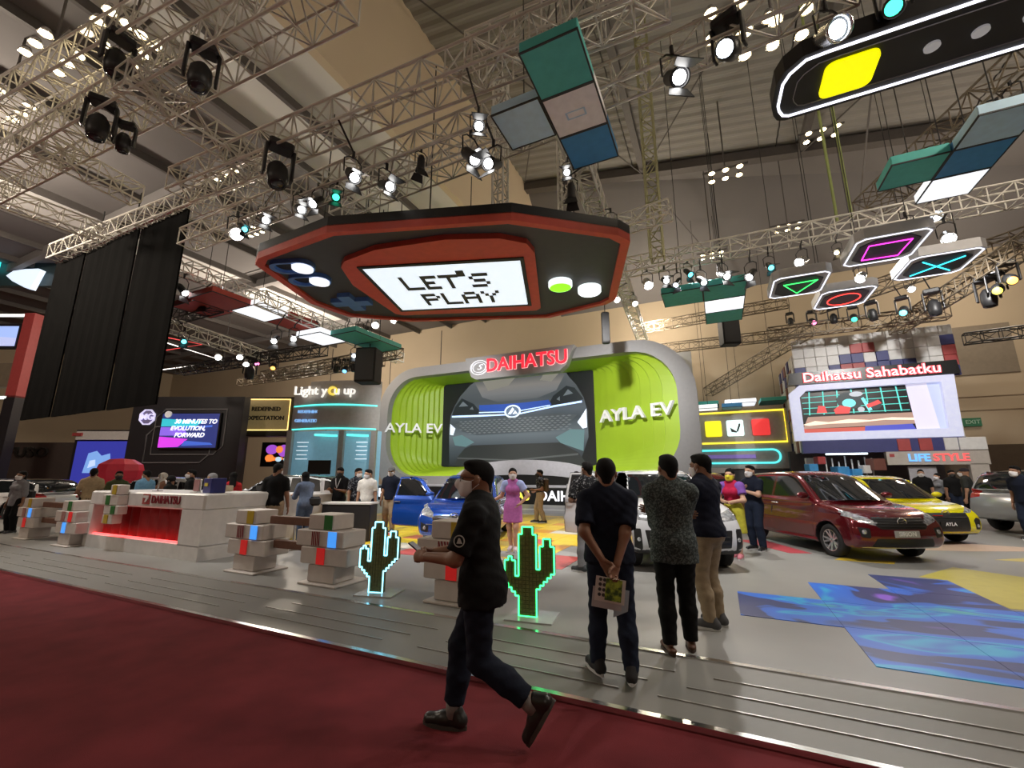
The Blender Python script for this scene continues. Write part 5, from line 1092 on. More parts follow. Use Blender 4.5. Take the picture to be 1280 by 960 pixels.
def person(label, x, y, rz, H=1.68, z=.08, hi=False, res=None, feet=None, hands=None, poles=None, hk=('relax', 'relax'), thumbs=None, lean=0.0, turn=0, nod=0, fem=False,
           top=None, sleeve=.62, hem=.84, bottom=None, skirt=None, hair='short', hairm=None, mask=m_maskw, skin='a', shoe=None, sole=None, shoek='shoe', belly=0.0, socks=None, cuff=.075, group=None, loose=.0, apron=None, sleevem=None):
    t = thing('person', label, 'person', (x, y, z), R(rz), group, H / 1.7)
    res = res or (.0105 if hi else .021)
    sk = SKIN[skin]; off = .010 + (.006 if not hi else 0)
    feet = feet or ((-.10, .01, 0, 0), (.10, -.01, 0, 0))          # x, y, heel lift, toe-out (deg) for left, right
    ank = []
    for fx, fy, lift, to in feet: ank.append(v3(fx, fy, .085 + lift))
    hz = .905
    for a in ank: hz = min(hz, a[2] + math.sqrt(max(.815 ** 2 - (a[1]) ** 2 - (abs(a[0]) - .09) ** 2, .3)))
    dz = hz - .905; hw = .092 if fem else .088; sw = .152 if fem else .172
    pel = v3(0, 0, .94 + dz); L_ = math.sin(R(lean)); tor = lambda h: v3(0, L_ * (h - .94), .94 + (h - .94) * math.cos(R(lean)) + dz)
    hips = [v3(-hw, 0, hz), v3(hw, 0, hz)]; sho = [tor(1.362) + v3(-sw, -.01, 0), tor(1.362) + v3(sw, -.01, 0)]
    hands = hands or ((-.24, .03, .82), (.24, .03, .82)); poles = poles or ((-.3, -1, .0), (.3, -1, .0)); thumbs = thumbs or ((0, 1, 0), (0, 1, 0))
    wr, el = [], []
    for i in (0, 1):
        e, w = ik(sho[i], v3(*hands[i]), .285, .25, poles[i]); el.append(e); wr.append(w)
    kn = []
    for i in (0, 1):
        k, a = ik(hips[i], ank[i], .42, .405, (0, 1, .15)); kn.append(k); ank[i] = a
    Y = (0, 1, 0)
    def torso(o, k=1.0):
        w0, w1, w2 = (.150, .118, .142) if fem else (.150, .140, .165)
        return [cone(tor(.93), w0 + o, tor(1.08), w1 + o, Y, .74), cone(tor(1.08), w1 + o, tor(1.30), w2 + o, Y, .70), cone(tor(1.30), w2 + o, tor(1.37), w2 * .80 + o, Y, .66),
                cone(sho[0] * .90 + tor(1.40) * .10, .050 + o, tor(1.415) + v3(-.03, -.01, 0), .050 + o), cone(sho[1] * .90 + tor(1.40) * .10, .050 + o, tor(1.415) + v3(.03, -.01, 0), .050 + o)] + ([ball(tor(1.07) + v3(0, .06 + belly * .4, 0), (.13 + o, .07 + belly + o, .13))] if belly else []) \
               + ([ball(tor(1.255) + v3(sx_ * .065, .085, 0), .062 + o) for sx_ in (-1, 1)] if fem else [])
    def arm(i, o, f=1.0, cut=False):
        a, b, c = sho[i], el[i], wr[i]
        if f <= 1: 
            e = a + (b - a) * f; return [cone(a, .054 + o, e, .050 + o * 1.25 - .008 * f, cut=cut)]
        g = b + (c - b) * (f - 1); return [cone(a, .054 + o, b, .043 + o), cone(b, .043 + o, g, .030 + o * 1.1, cut=cut)]
    def leg(i, o, f=1.0):
        return [cone(hips[i] + v3(0, -.005, 0), .090 + o, kn[i], .058 + o), cone(kn[i], .058 + o, kn[i] * .55 + ank[i] * .45 + v3(0, -.012, 0), .056 + o * 1.1), cone(kn[i] * .55 + ank[i] * .45 + v3(0, -.012, 0), .056 + o * 1.1, ank[i] if f >= 1 else ank[i] * f + kn[i] * (1 - f), .040 + o * 1.25 + (1 - f) * .04, cut=f < 1)]
    body = torso(0) + arm(0, 0, 2) + arm(1, 0, 2) + leg(0, 0) + leg(1, 0) + [ball(pel + v3(0, -.035, -.04), (.14, .105, .11)), cone(tor(1.38), .058, tor(1.50) + v3(0, .015, 0), .052)]
    V, F = sdf_mesh(body, max(res, .014), .035); Vs, Fs = [V], [F]; n = len(V)
    hc = tor(1.585) + v3(0, .018 + L_ * .02, 0); HM = Matrix.Translation(hc) @ Matrix.Rotation(R(turn), 4, 'Z') @ Matrix.Rotation(R(nod), 4, 'X') @ Matrix.Scale(1.08, 4)
    def put(g, M, flip=False):
        nonlocal n
        A = np.array(M)[:3, :3]; b = np.array(M)[:3, 3]; v = g[0] @ A.T + b; f = g[1][:, ::-1] if flip else g[1]
        Vs.append(v); Fs.append(f + n); n += len(v)
    put(head_geo(hi), HM)
    HMs = []
    for i in (0, 1):
        d = wr[i] - el[i]; d /= np.linalg.norm(d); th = np.array(thumbs[i], float); th = th - d * (th @ d); th /= np.linalg.norm(th); zc = -d; xc = np.cross(th, zc)
        M = Matrix(((xc[0], th[0], zc[0], wr[i][0]), (xc[1], th[1], zc[1], wr[i][1]), (xc[2], th[2], zc[2], wr[i][2]), (0, 0, 0, 1)))
        if i == 1: M = M @ Matrix.Diagonal((-1, 1, 1, 1))
        put(hand_geo(hi, hk[i]), M, i == 1); HMs.append(M)
    link('body', mesh_np('body', np.concatenate(Vs), np.concatenate(Fs), sk, True), t)
    ey = MB()
    for s in (-1, 1): ey.lathe([(0, .010), (.007, .007), (.0105, 0), (.007, -.007), (0, -.010)], (s * .031, .080, .006), 8)
    e = ey.build('eyes', m_eye, t, True); e.matrix_local = HM
    if hair: o = link('hair' if hair not in ('hijab', 'cap') else hair, hair_mesh(hair, hairm or m_hair), t); o.matrix_local = HM
    if mask: o = link('face_mask', mask_mesh(mask), t); o.matrix_local = HM
    wrk = (lambda P: .0035 * np.sin(P[..., 2] * 70 + 9 * P[..., 0]) * np.sin(P[..., 1] * 40 + P[..., 0] * 55)) if hi else None
    def cloth(name, prims, m, clips=(), k=.03):
        v, lo = field(prims, res, k, clips)
        if wrk is not None:
            g = np.stack(np.meshgrid(*[lo[i] + np.arange(v.shape[i]) * res for i in range(3)], indexing='ij'), -1); v = v + wrk(g).astype(np.float32)
        V, F = surfnet(v, lo, res); return link(name, mesh_np(name, V, F, m, True), t)
    if top is not None:
        o = off + .008 + loose; pr = torso(o) + [cone(tor(1.38), .062 + off, tor(1.425), .060 + off)]
        if hem < .93: pr += [cone(tor(.93), .158 + o + loose, tor(hem - .02), .165 + o + loose, Y, .76), ball(pel + v3(0, -.035, -.04), (.150 + o, .110 + o, .13 + o))]
        hzc = tor(hem)[2] if hem > .93 else hem + dz
        cl = [lambda P: hzc - P[..., 2]]
        if sleevem is None: pr += arm(0, o - .002, sleeve, True) + arm(1, o - .002, sleeve, True)
        s_ = cloth('shirt', pr, top, cl)
        if sleevem is not None: cloth('sleeves', arm(0, o + .012, sleeve, True) + arm(1, o + .012, sleeve, True) + [cone(sho[0], .070 + o, sho[1], .070 + o), cone(tor(1.36), .10, tor(1.40), .08)], sleevem)
    if bottom is not None:
        o = off + .006; fl_ = .84 if socks else 1.0; pr = leg(0, o, fl_) + leg(1, o, fl_) + [ball(pel + v3(0, -.035, -.04), (.148 + o, .112 + o, .11 + o)), cone(tor(.92), .150 + o, tor(1.0), .142 + o, Y, .76)]
        wz = tor(1.0)[2]; czs = cuff
        cl = [lambda P: P[..., 2] - wz]
        if abs(ank[0][2] - ank[1][2]) < .03: cl.append(lambda P: czs - P[..., 2])
        cloth('trousers', pr, bottom, cl)
    if skirt is not None:
        m_, z1, fl = skirt; o = off + .012
        pr = [cone(tor(1.02), .125 + o, tor(.90), .165 + o, Y, .78), cone(tor(.90), .165 + o, v3(0, 0, z1 - .02 + dz), .165 + o + fl, Y, .80)]
        cloth('skirt', pr, m_, [lambda P: z1 + dz - P[..., 2]])
    sh_m = shoe or mat('shoe_black', (.015, .015, .017), .4); so_m = sole or mat('sole_white', (.6, .6, .6), .6)
    for i in (0, 1):
        up, so = shoe_meshes(sh_m, so_m, shoek); lift = feet[i][2]; pitch = -math.asin(min(.85, lift / .17)) if lift > 0 else (0 if lift == 0 else math.asin(min(.6, -lift / .1)))
        M = Matrix.Translation(ank[i]) @ Matrix.Rotation(R(-feet[i][3] if i else feet[i][3]), 4, 'Z') @ Matrix.Rotation(pitch, 4, 'X') @ Matrix.Translation((0, .0, -.085))
        s1 = link('shoe', up, t); s1.matrix_local = M
        link('sole', so, s1)
        if socks: cloth_s = MB().cyl(ank[i] + v3(0, 0, -.02), ank[i] + (kn[i] - ank[i]) * .24, .047, .054, 12).build('sock', socks, t, True)
    return t, HM, HMs, dict(sho=sho, el=el, wr=wr, tor=tor)

BLK = fabric('black', (.0055, .0055, .006)); NAVY = fabric('navy', (.007, .010, .022)); DENIM = fabric('denim', (.013, .019, .038)); DKBLUE = fabric('dark_denim', (.008, .011, .022)); KHAKI = fabric('khaki', (.30, .23, .15)); WHITE = fabric('white', (.62, .60, .56)); GREYF = fabric('grey', (.16, .16, .17)); RED = fabric('red', (.45, .02, .025)); TANF = fabric('tan', (.42, .32, .20)); BLUEF = fabric('sky', (.16, .34, .52)); DENIML = fabric('light_denim', (.085, .125, .21)); OLIVE = fabric('olive', (.06, .07, .03))
BATIK = pattern('batik_grey', (.035, .045, .045), (.11, .13, .125), 60, .50); BATIKK = pattern('batik_black', (.010, .010, .012), (.20, .20, .21), 30, .56); FLORAL = pattern('floral_navy', (.012, .013, .02), (.24, .25, .27), 34, .56)
m_glass = mat('spectacle_black', (.01, .01, .01), .3)
# walking man in front
w_, HM, HN, sk = person('man in black polo and jeans walking along the red carpet with a phone', -1.50, 2.70, 103, 1.72, 0.0, True, .0105, feet=((-.07, -.36, .16, 0), (.07, .20, .0, 4)), hands=((-.13, .34, 1.06), (.10, .38, 1.05)),
    poles=((-.5, -.8, -.5), (.5, -.8, -.5)), hk=('grip', 'grip'), thumbs=((.5, .2, 1), (-.5, .2, 1)), lean=3, turn=16, top=BLK, sleeve=.85, hem=.80, bottom=DKBLUE, skin='b', mask=m_maskw, shoe=mat('shoe_dark', (.016, .015, .014), .35), sole=mat('sole_dark', (.05, .045, .04), .6), socks=mat('sock_grey', (.20, .18, .17), .9), cuff=.16, loose=.010)
g = MB()
for s in (-1, 1):
    g.tube([(s * .034 + .024 * math.cos(a), .098 - .006 * abs(math.cos(a)), .006 + .018 * math.sin(a)) for a in np.linspace(0, 2 * PI, 13)[:-1]], .0022, 5, closed=True)
    g.tube([(s * .058, .094, .012), (s * .078, .03, .012), (s * .083, -.015, .008)], .0022, 5)
g.tube([(-.010, .103, .01), (.010, .103, .01)], .0022, 5); o = g.build('glasses', m_glass, w_); o.matrix_local = HM
wz = sk['tor'](1.425); o = MB().lathe([(.070, -.02), (.078, .0), (.066, .035), (.058, .03)], (0, 0, 0), 20).build('collar', BLK, w_, True); o.location = wz
mid = sk['sho'][0] * .45 + sk['el'][0] * .55; od = np.array(mid) + v3(-.083, .0, 0)
bd = MB().lathe([(.030, 0), (.036, 0), (.036, -.004), (.030, -.004), (.030, 0)], (0, 0, 0), 24, 'x').build('sleeve_badge', mat('badge_pale', (.45, .46, .44), .7), w_); bd.location = od
MB().prism([(-.020, -.014), (.016, -.014), (.004, .018), (-.004, .018)], -.004, .0, 'x').build('badge_symbol', MATS['badge_pale'], bd)
ph = thing('phone', 'slim phone with pale screen held by the walking man', 'phone', (0, 0, 0))
pm = w_.matrix_basis @ Matrix.Translation((-.005, .455, 1.085)) @ Matrix.Rotation(R(35), 4, 'X')
ph.matrix_basis = Matrix.LocRotScale((Matrix.Translation(w_.location) @ Matrix.Rotation(R(103), 4, 'Z') @ Matrix.Diagonal((1.012,) * 3 + (1,)) @ Vector((-.005, .455, 1.085))), Euler((R(35), 0, R(103))), (1, 1, 1))
MB().box((0, 0, 0), (.074, .15, .009), bev=.003).build('case', m_blk, ph); MB().box((0, 0, .005), (.066, .138, .002)).build('display', mat('display_grey', (.35, .35, .37), .2, emit=.1), ph)
# three men watching from behind
a_, HM, HN, sk2 = person('man in plain black T-shirt and jeans seen from behind holding a brochure', -.88, 3.72, 14, 1.66, .075, True, .0105, feet=((-.13, .05, 0, 25), (.13, -.06, 0, 6)), hands=((-.06, -.185, .90), (.05, -.205, .87)), poles=((-1, -.55, 0), (1, -.55, 0)), hk=('relax', 'grip'), thumbs=((.3, 0, 1), (-.3, 0, 1)),
    turn=2, top=NAVY, sleeve=.80, hem=.87, bottom=DENIM, skin='b', mask=m_maskw, shoe=mat('shoe_knit', (.02, .02, .022), .8), loose=.016)
o = MB().lathe([(.066, -.012), (.072, .0), (.066, .010), (.060, .0), (.066, -.012)], (0, 0, 0), 20).build('collar', WHITE, a_, True); o.location = sk2['tor'](1.45)
def brochure_nodes(nt, b):
    N = nt.nodes; Lk = nt.links; tc = N.new('ShaderNodeTexCoord'); ck = N.new('ShaderNodeTexNoise'); ck.inputs['Scale'].default_value = 22; ck.inputs['Detail'].default_value = 3
    Lk.new(tc.outputs['Object'], ck.inputs['Vector']); rp = N.new('ShaderNodeValToRGB'); e = rp.color_ramp.elements; e[0].position = .42; e[0].color = (.03, .08, .01, 1); e[1].position = .6; e[1].color = (.42, .58, .06, 1); Lk.new(ck.outputs['Fac'], rp.inputs['Fac']); Lk.new(rp.outputs['Color'], b.inputs['Base Color'])
br = thing('brochure', 'folded green and white brochure held behind the back of the man in black', 'brochure'); br.location = (-.84, 3.46, .80); br.rotation_euler = (R(-6), R(8), R(14))
MB().box((.02, 0, -.04), (.22, .006, .17)).build('page', m_cw, br); MB().box((.045, -.006, -.035), (.12, .005, .15)).build('cover', ramp_mat('brochure_green', brochure_nodes), br)
MB().box((.02, .006, -.10), (.25, .005, .14), rz=.06).build('page', mat('paper_grey', (.45, .45, .47), .7), br); MB().prism([(.06, -.22), (.16, -.16), (.16, -.02), (.06, -.02)], .009, .014, 'y').build('page', mat('paper_blue', (.36, .46, .54), .6), br)
mb = MB()
for i in range(4):
    for j in range(2): mb.lathe([(0, 0), (.011, 0), (.013, -.002)], (-.055 + .03 * j, -.0035, .025 - .035 * i), 8, 'y')
o = mb.build('printed_icons', m_ink, br); o['kind'] = 'stuff'
person('man in grey batik shirt with folded arms seen from behind', -.45, 4.42, 12, 1.71, .08, True, .0105, feet=((-.09, -.03, 0, 12), (.10, .10, 0, 4)), hands=((.10, .16, 1.12), (-.12, .19, 1.16)), poles=((-1, -.3, -.5), (1, -.3, -.5)), hk=('relax', 'relax'), thumbs=((0, 0, 1), (0, 0, 1)),
    turn=14, top=BATIK, sleeve=1.35, hem=.76, bottom=BLK, skin='b', mask=m_maskw, shoe=mat('leather_brown', (.10, .04, .02), .5), sole=mat('sole_brown', (.04, .02, .012), .6), shoek='sandal', loose=.014)
p4_, HM, HN, s4 = person('man in dark polo and khaki trousers facing the man in batik', -.18, 5.25, 62, 1.74, .08, True, .0105, feet=((-.10, .0, 0, 18), (.10, .02, 0, 5)), hands=((.12, .20, 1.10), (-.10, .24, 1.13)), poles=((-1, -.2, -.6), (1, -.2, -.6)), hk=('relax', 'relax'), thumbs=((0, 0, 1), (0, 0, 1)),
    turn=-4, nod=-6, top=fabric('midnight', (.008, .010, .022)), sleeve=.85, hem=.88, bottom=KHAKI, skin='b', mask=m_maskw, shoe=mat('shoe_slate', (.06, .06, .065), .6), loose=.012)
# hosts and visitors among the cars
PINK = fabric('pink', (.42, .13, .38)); LIL = fabric('lilac', (.36, .42, .72)); PURP = fabric('purple', (.20, .09, .38)); MAG = fabric('magenta', (.42, .015, .06)); LIMEY = fabric('lime', (.50, .46, .05))
SNK = mat('sneaker_pale', (.55, .45, .48), .5)
person('hostess in short pink dress with lilac sleeves beside the blue car', -4.0, 8.5, 196, 1.66, .084, res=.017, feet=((-.06, .05, 0, 8), (.05, -.06, 0, 6)), hands=((-.17, .06, .96), (.42, .10, 1.02)), poles=((-1, -.4, 0), (.4, -.4, -1)), fem=True, top=PINK, sleevem=LIL, sleeve=.55, hem=.95, skirt=(PINK, .58, .02), hair='pony', skin='c', shoe=SNK, turn=12, hk=('relax', 'flat'))
person('hostess in purple, red and yellow outfit with yellow mask by the white car', .16, 9.55, 160, 1.64, .08, res=.017, feet=((-.06, .03, 0, 8), (.06, -.03, 0, 6)), hands=((-.02, .20, 1.06), (.03, .22, 1.05)), poles=((-1, -.3, -.4), (1, -.3, -.4)), fem=True, top=MAG, sleevem=PURP, sleeve=.60, hem=.95, skirt=(LIMEY, .48, .02), hair='pony', skin='c', mask=m_masky, shoe=mat('sneaker_pink', (.6, .2, .25), .5), turn=0)
person('man in navy polo with white mask beside the maroon car', .58, 10.75, 140, 1.72, .08, res=.017, feet=((-.12, .02, 0, 14), (.12, -.02, 0, 8)), hands=((.0, .22, 1.18), (.06, .20, 1.22)), poles=((-1, -.3, -.6), (1, -.3, -.6)), top=NAVY, sleeve=.72, hem=.93, bottom=DENIM, skin='c')
person('man in black batik shirt standing at the open white car door', -2.05, 7.3, 12, 1.74, .08, res=.017, feet=((-.12, -.10, 0, 60), (.12, .05, 0, 8)), hands=((-.2, .16, 1.05), (.22, .1, .95)), top=BATIKK, sleeve=.9, hem=.84, bottom=GREYF, skin='b', turn=35, shoe=mat('shoe_ink', (.02, .025, .03), .5))
bp_, _, _, _ = person('man with backpack and khaki trousers standing by the stage', -5.45, 13.7, 120, 1.70, .08, res=.024, feet=((-.1, -.1, 0, 0), (.1, .12, 0, 0)), top=BATIKK, sleeve=.7, hem=.93, bottom=KHAKI, skin='b', mask=m_maskk, hands=((-.15, .2, 1.05), (.2, .12, 1.0)))
MB().box((0, -.19, 1.2), (.30, .17, .44), bev=.05).build('backpack', mat('pack_brown', (.08, .055, .035), .8), bp_)
person('man whose head shows behind the blue car', -7.55, 14.0, 170, 1.70, .08, res=.024, top=BLK, bottom=BLK, skin='b', mask=m_maskk)
person('person standing behind the white car door', -3.75, 12.3, 170, 1.62, .08, res=.024, top=OLIVE, bottom=BLK, skin='b')
CR = 'visitors beside the reception counter'
cb_ = dict(res=.02)
person('man in black T-shirt and khaki trousers leaning by the reception counter', -8.6, 6.40, 40, 1.76, .08, top=BLK, sleeve=.75, hem=.86, bottom=KHAKI, skin='b', turn=-20, nod=-12, lean=4, hands=((-.25, .12, .84), (.26, .06, .80)), group=CR, **cb_)
wb, _, _, _ = person('woman in blue shirt and jeans leaning on the side counter', -8.85, 7.4, 75, 1.60, .08, top=fabric('chambray', (.13, .17, .26)), sleeve=1.2, hem=.86, bottom=DENIML, skin='a', hair='long', fem=True, lean=12, nod=-10, hands=((-.12, .42, 1.10), (.12, .45, 1.10)), group=CR, **cb_)
MB().box((.17, -.14, .98), (.28, .14, .22), bev=.05).build('shoulder_bag', m_spk, wb)
ln_, _, _, sl = person('man in black shirt with white lanyard holding papers', -9.5, 9.0, 200, 1.72, .08, top=BLK, sleeve=.8, hem=.80, bottom=BLK, skin='b', mask=m_maskk, hands=((-.10, .26, 1.12), (.12, .26, 1.12)), nod=-15, group=CR, **cb_)
MB().tube([(-.07, .10, 1.42), (-.03, .145, 1.25), (0, .15, 1.16), (.03, .145, 1.25), (.07, .10, 1.42)], .009, 5).build('lanyard', m_cw, ln_)
person('man in dark floral shirt with white mask in the group', -8.95, 9.1, 255, 1.70, .08, top=FLORAL, sleeve=.8, hem=.84, bottom=BLK, skin='a', turn=10, nod=-8, group=CR, **cb_)
person('man in white polo and jeans beside the floral shirt', -8.4, 8.9, 215, 1.66, .08, top=WHITE, sleeve=.8, hem=.88, bottom=DENIM, skin='a', turn=-40, nod=-8, group=CR, **cb_)
person('man in dark shirt and grey cap at the blue car door', -8.35, 9.75, 200, 1.74, .08, top=NAVY, sleeve=.8, hem=.84, bottom=KHAKI, skin='a', hair='cap', hairm=fabric('cap_grey', (.12, .12, .12)), nod=-8, group=CR, **cb_)
person('woman in red shirt behind the counter', -11.4, 7.25, 60, 1.58, .08, top=RED, sleeve=1.3, bottom=BLK, skin='b', hair='long', fem=True, nod=-15, res=.022)
person('person with yellow mask behind the blue carton', -11.0, 6.5, 190, 1.56, .08, top=WHITE, sleeve=1.2, bottom=BLK, skin='a', mask=m_masky, hair='hijab', hairm=fabric('hijab_grey', (.25, .25, .26)), fem=True, res=.022)
person('man in light blue shirt near the black exhibition wall', -14.2, 6.65, 100, 1.64, .08, top=BLUEF, sleeve=1.5, bottom=BLK, skin='a', res=.022, nod=-10)
person('woman in pale headscarf between counter and black wall', -14.9, 7.4, 170, 1.58, .08, top=fabric('rust', (.22, .11, .07)), sleeve=1.6, bottom=BLK, skin='a', hair='hijab', hairm=WHITE, fem=True, res=.024)
person('person in black behind the reception counter', -13.0, 6.65, 120, 1.50, .08, top=BLK, sleeve=1.6, bottom=BLK, skin='b', hair='hijab', hairm=BLK, fem=True, res=.024)
person('man in tan T-shirt standing beside the red inflatable', -15.4, 5.98, 60, 1.70, .08, top=TANF, sleeve=.8, bottom=BLK, skin='b', mask=m_maskk, hands=((-.2, .15, .95), (.2, .2, 1.0)), res=.022)
person('man in dark green shirt behind the counter at left', -14.7, 6.25, 250, 1.62, .08, top=OLIVE, sleeve=.8, bottom=BLK, skin='b', mask=m_maskk, res=.022)
wg, _, _, _ = person('woman in grey top with bag walking at the left edge', -17.3, 5.2, 200, 1.62, .08, top=fabric('ash', (.20, .20, .22)), sleeve=1.4, hem=.75, bottom=BLK, skin='b', hair='long', fem=True, res=.022)
MB().box((-.1, -.18, 1.0), (.34, .18, .36), bev=.05).build('bag', m_spk, wg)
person('man in dark suit between the counter and white car', -13.4, 7.35, 150, 1.66, .08, top=BLK, sleeve=1.7, bottom=BLK, skin='a', res=.024)
RG = 'visitors by the pixel shop'
person('man in black with white lanyard facing us behind the yellow car', 6.15, 19.5, 165, 1.70, .08, top=BLK, sleeve=.8, bottom=BLK, skin='a', res=.024, group=RG)
person('long-haired woman behind the yellow car', 7.0, 20.8, 120, 1.58, .08, top=GREYF, sleeve=1.2, bottom=BLK, hair='long', fem=True, skin='a', res=.024, group=RG)
person('man in dark T-shirt with badge behind the yellow car', 7.1, 20.0, 190, 1.68, .08, top=BLK, sleeve=.8, bottom=DENIM, skin='b', mask=m_maskk, res=.024, group=RG)
person('man in black T-shirt and dark cap near the silver car', 6.7, 18.0, 60, 1.72, .08, top=fabric('charcoal', (.03, .032, .03)), sleeve=.8, bottom=BLK, hair='cap', hairm=fabric('cap_ink', (.03, .025, .03)), skin='a', res=.024, group=RG)
person('woman in maroon top beside the silver car', 8.6, 21.7, 100, 1.58, .08, top=fabric('maroon', (.16, .03, .05)), sleeve=1.4, bottom=GREYF, hair='long', fem=True, skin='a', res=.026, group=RG)
person('man in navy bending beside the silver car at the right edge', 6.62, 15.1, 120, 1.74, .08, top=NAVY, sleeve=.8, bottom=DENIM, skin='b', res=.024, lean=8, group=RG)

# ------------------------------------------------------------------ cars
def poly_sdf(P, x, z):
    P = np.array(P, float); n = len(P); d = np.full(x.shape, 1e9); s = np.ones(x.shape)
    for i in range(n):
        a, b = P[i], P[i - 1]; ex, ez = b[0] - a[0], b[1] - a[1]; wx, wz = x - a[0], z - a[1]
        t = np.clip((wx * ex + wz * ez) / (ex * ex + ez * ez), 0, 1); bx, bz = wx - ex * t, wz - ez * t
        d = np.minimum(d, bx * bx + bz * bz)
        c1, c2, c3 = z >= a[1], z < b[1], ex * wz > ez * wx
        s = np.where((c1 & c2 & c3) | (~c1 & ~c2 & ~c3), -s, s)
    return s * np.sqrt(d)
def chaikin(P, n=2):
    for _ in range(n):
        Q = []
        for i in range(len(P)):
            a, b = np.array(P[i]), np.array(P[(i + 1) % len(P)]); Q += [a * .75 + b * .25, a * .25 + b * .75]
        P = Q
    return P
class Table:
    def __init__(s, P, st=.012):
        P = np.array(P); s.lo = P.min(0) - .5; s.st = st; hi = P.max(0) + .5; n = ((hi - s.lo) / st).astype(int) + 1
        X, Z = np.meshgrid(s.lo[0] + np.arange(n[0]) * st, s.lo[1] + np.arange(n[1]) * st, indexing='ij'); s.g = poly_sdf(P, X, Z)
    def __call__(s, x, z):
        u = np.clip((x - s.lo[0]) / s.st, 0, s.g.shape[0] - 1.001); v = np.clip((z - s.lo[1]) / s.st, 0, s.g.shape[1] - 1.001)
        i, j = u.astype(int), v.astype(int); a, b = u - i, v - j; g = s.g
        return g[i, j] * (1 - a) * (1 - b) + g[i + 1, j] * a * (1 - b) + g[i, j + 1] * (1 - a) * b + g[i + 1, j + 1] * a * b
m_tyre = mat('tyre_black', (.015, .015, .016), .8); m_rimk = mat('rim_dark', (.03, .03, .032), .4, .5); m_rims = mat('rim_silver', (.60, .60, .61), .25, .8)
m_cglass = mat('car_glass', (.008, .010, .012), .04, coat=.6, var=0); m_trim = mat('car_trim_black', (.012, .012, .013), .45); m_headl = mat('headlight_clear', (.55, .57, .60), .12, .6, coat=1.0, var=.5, scale=18)
m_tail = mat('taillight_red', (.35, .01, .01), .15, coat=1.0); m_cham = mat('chrome', (.8, .8, .8), .15, 1.0); m_plate = mat('plate_grey', (.38, .38, .38), .4); m_inter = mat('car_interior', (.02, .02, .022), .8)
_wh = {}
def wheel_meshes(r):
    if r not in _wh:
        w = .095
        ty = MB().lathe([(r * .66, -w), (r * .90, -w), (r * .98, -w * .75), (r, -w * .3), (r, w * .3), (r * .98, w * .75), (r * .90, w), (r * .66, w), (r * .64, 0), (r * .66, -w)], n=36, axis='y').mesh('tyre', m_tyre, True)
        ba = MB().lathe([(0, .02), (r * .60, .02), (r * .66, .07), (r * .68, .09), (r * .68, -.09)], n=30, axis='y').mesh('rim_barrel', m_rimk, True)
        sp = MB()
        for i in range(5):
            a = 2 * PI * i / 5
            for da, l0 in ((-.20, .14), (.20, .14)):
                c, s = math.cos(a + da * .5), math.sin(a + da * .5); c2, s2 = math.cos(a + da * 1.25), math.sin(a + da * 1.25); pr = (-s2, c2)
                p0, p1 = (c * r * l0, s * r * l0), (c2 * r * .64, s2 * r * .64); w0, w1 = r * .07, r * .055
                V = []
                for (px, pz), ww, yy in ((p0, w0, .055), (p1, w1, .085)):
                    V += [(px + pr[0] * ww, yy, pz + pr[1] * ww), (px - pr[0] * ww, yy, pz - pr[1] * ww), (px - pr[0] * ww, yy - .05, pz - pr[1] * ww), (px + pr[0] * ww, yy - .05, pz + pr[1] * ww)]
                sp.add(V, [(0, 1, 2, 3), (7, 6, 5, 4), (0, 4, 5, 1), (1, 5, 6, 2), (2, 6, 7, 3), (3, 7, 4, 0)])
        sp.lathe([(0, .075), (r * .13, .07), (r * .17, .04)], n=16, axis='y'); sp.lathe([(r * .62, .09), (r * .68, .09), (r * .68, .075), (r * .62, .075), (r * .62, .09)], n=30, axis='y')
        _wh[r] = (ty, ba, sp.mesh('rim_spokes', m_rims))
    return _wh[r]
LOWP = [(-1.81, .34), (-1.85, .55), (-1.83, .80), (-1.76, .95), (-1.0, .99), (0, .96), (.75, .95), (1.0, .93), (1.45, .86), (1.69, .76), (1.80, .64), (1.85, .45), (1.82, .28), (1.66, .19), (-1.66, .21)]
GHP = [(-1.80, .88), (-1.74, 1.18), (-1.60, 1.42), (-1.36, 1.50), (-.6, 1.535), (.0, 1.525), (.32, 1.46), (.78, 1.14), (1.16, .88)]
WF = [(-.37, 1.015), (-.36, 1.43), (.04, 1.43), (.27, 1.36), (.70, 1.02)]; WR_ = [(-1.30, 1.03), (-1.22, 1.37), (-.90, 1.43), (-.45, 1.435), (-.45, 1.01)]; WQ = [(-1.66, 1.10), (-1.58, 1.32), (-1.36, 1.36), (-1.39, 1.06)]
DF = [(-.41, .30), (-.43, 1.0), (-.40, 1.47), (.06, 1.47), (.32, 1.40), (.80, 1.0), (.80, .62), (.74, .30)]; DR = [(-.95, .45), (-1.20, .70), (-1.34, 1.0), (-1.28, 1.40), (-.94, 1.47), (-.42, 1.47), (-.45, 1.0), (-.43, .30), (-.90, .30)]
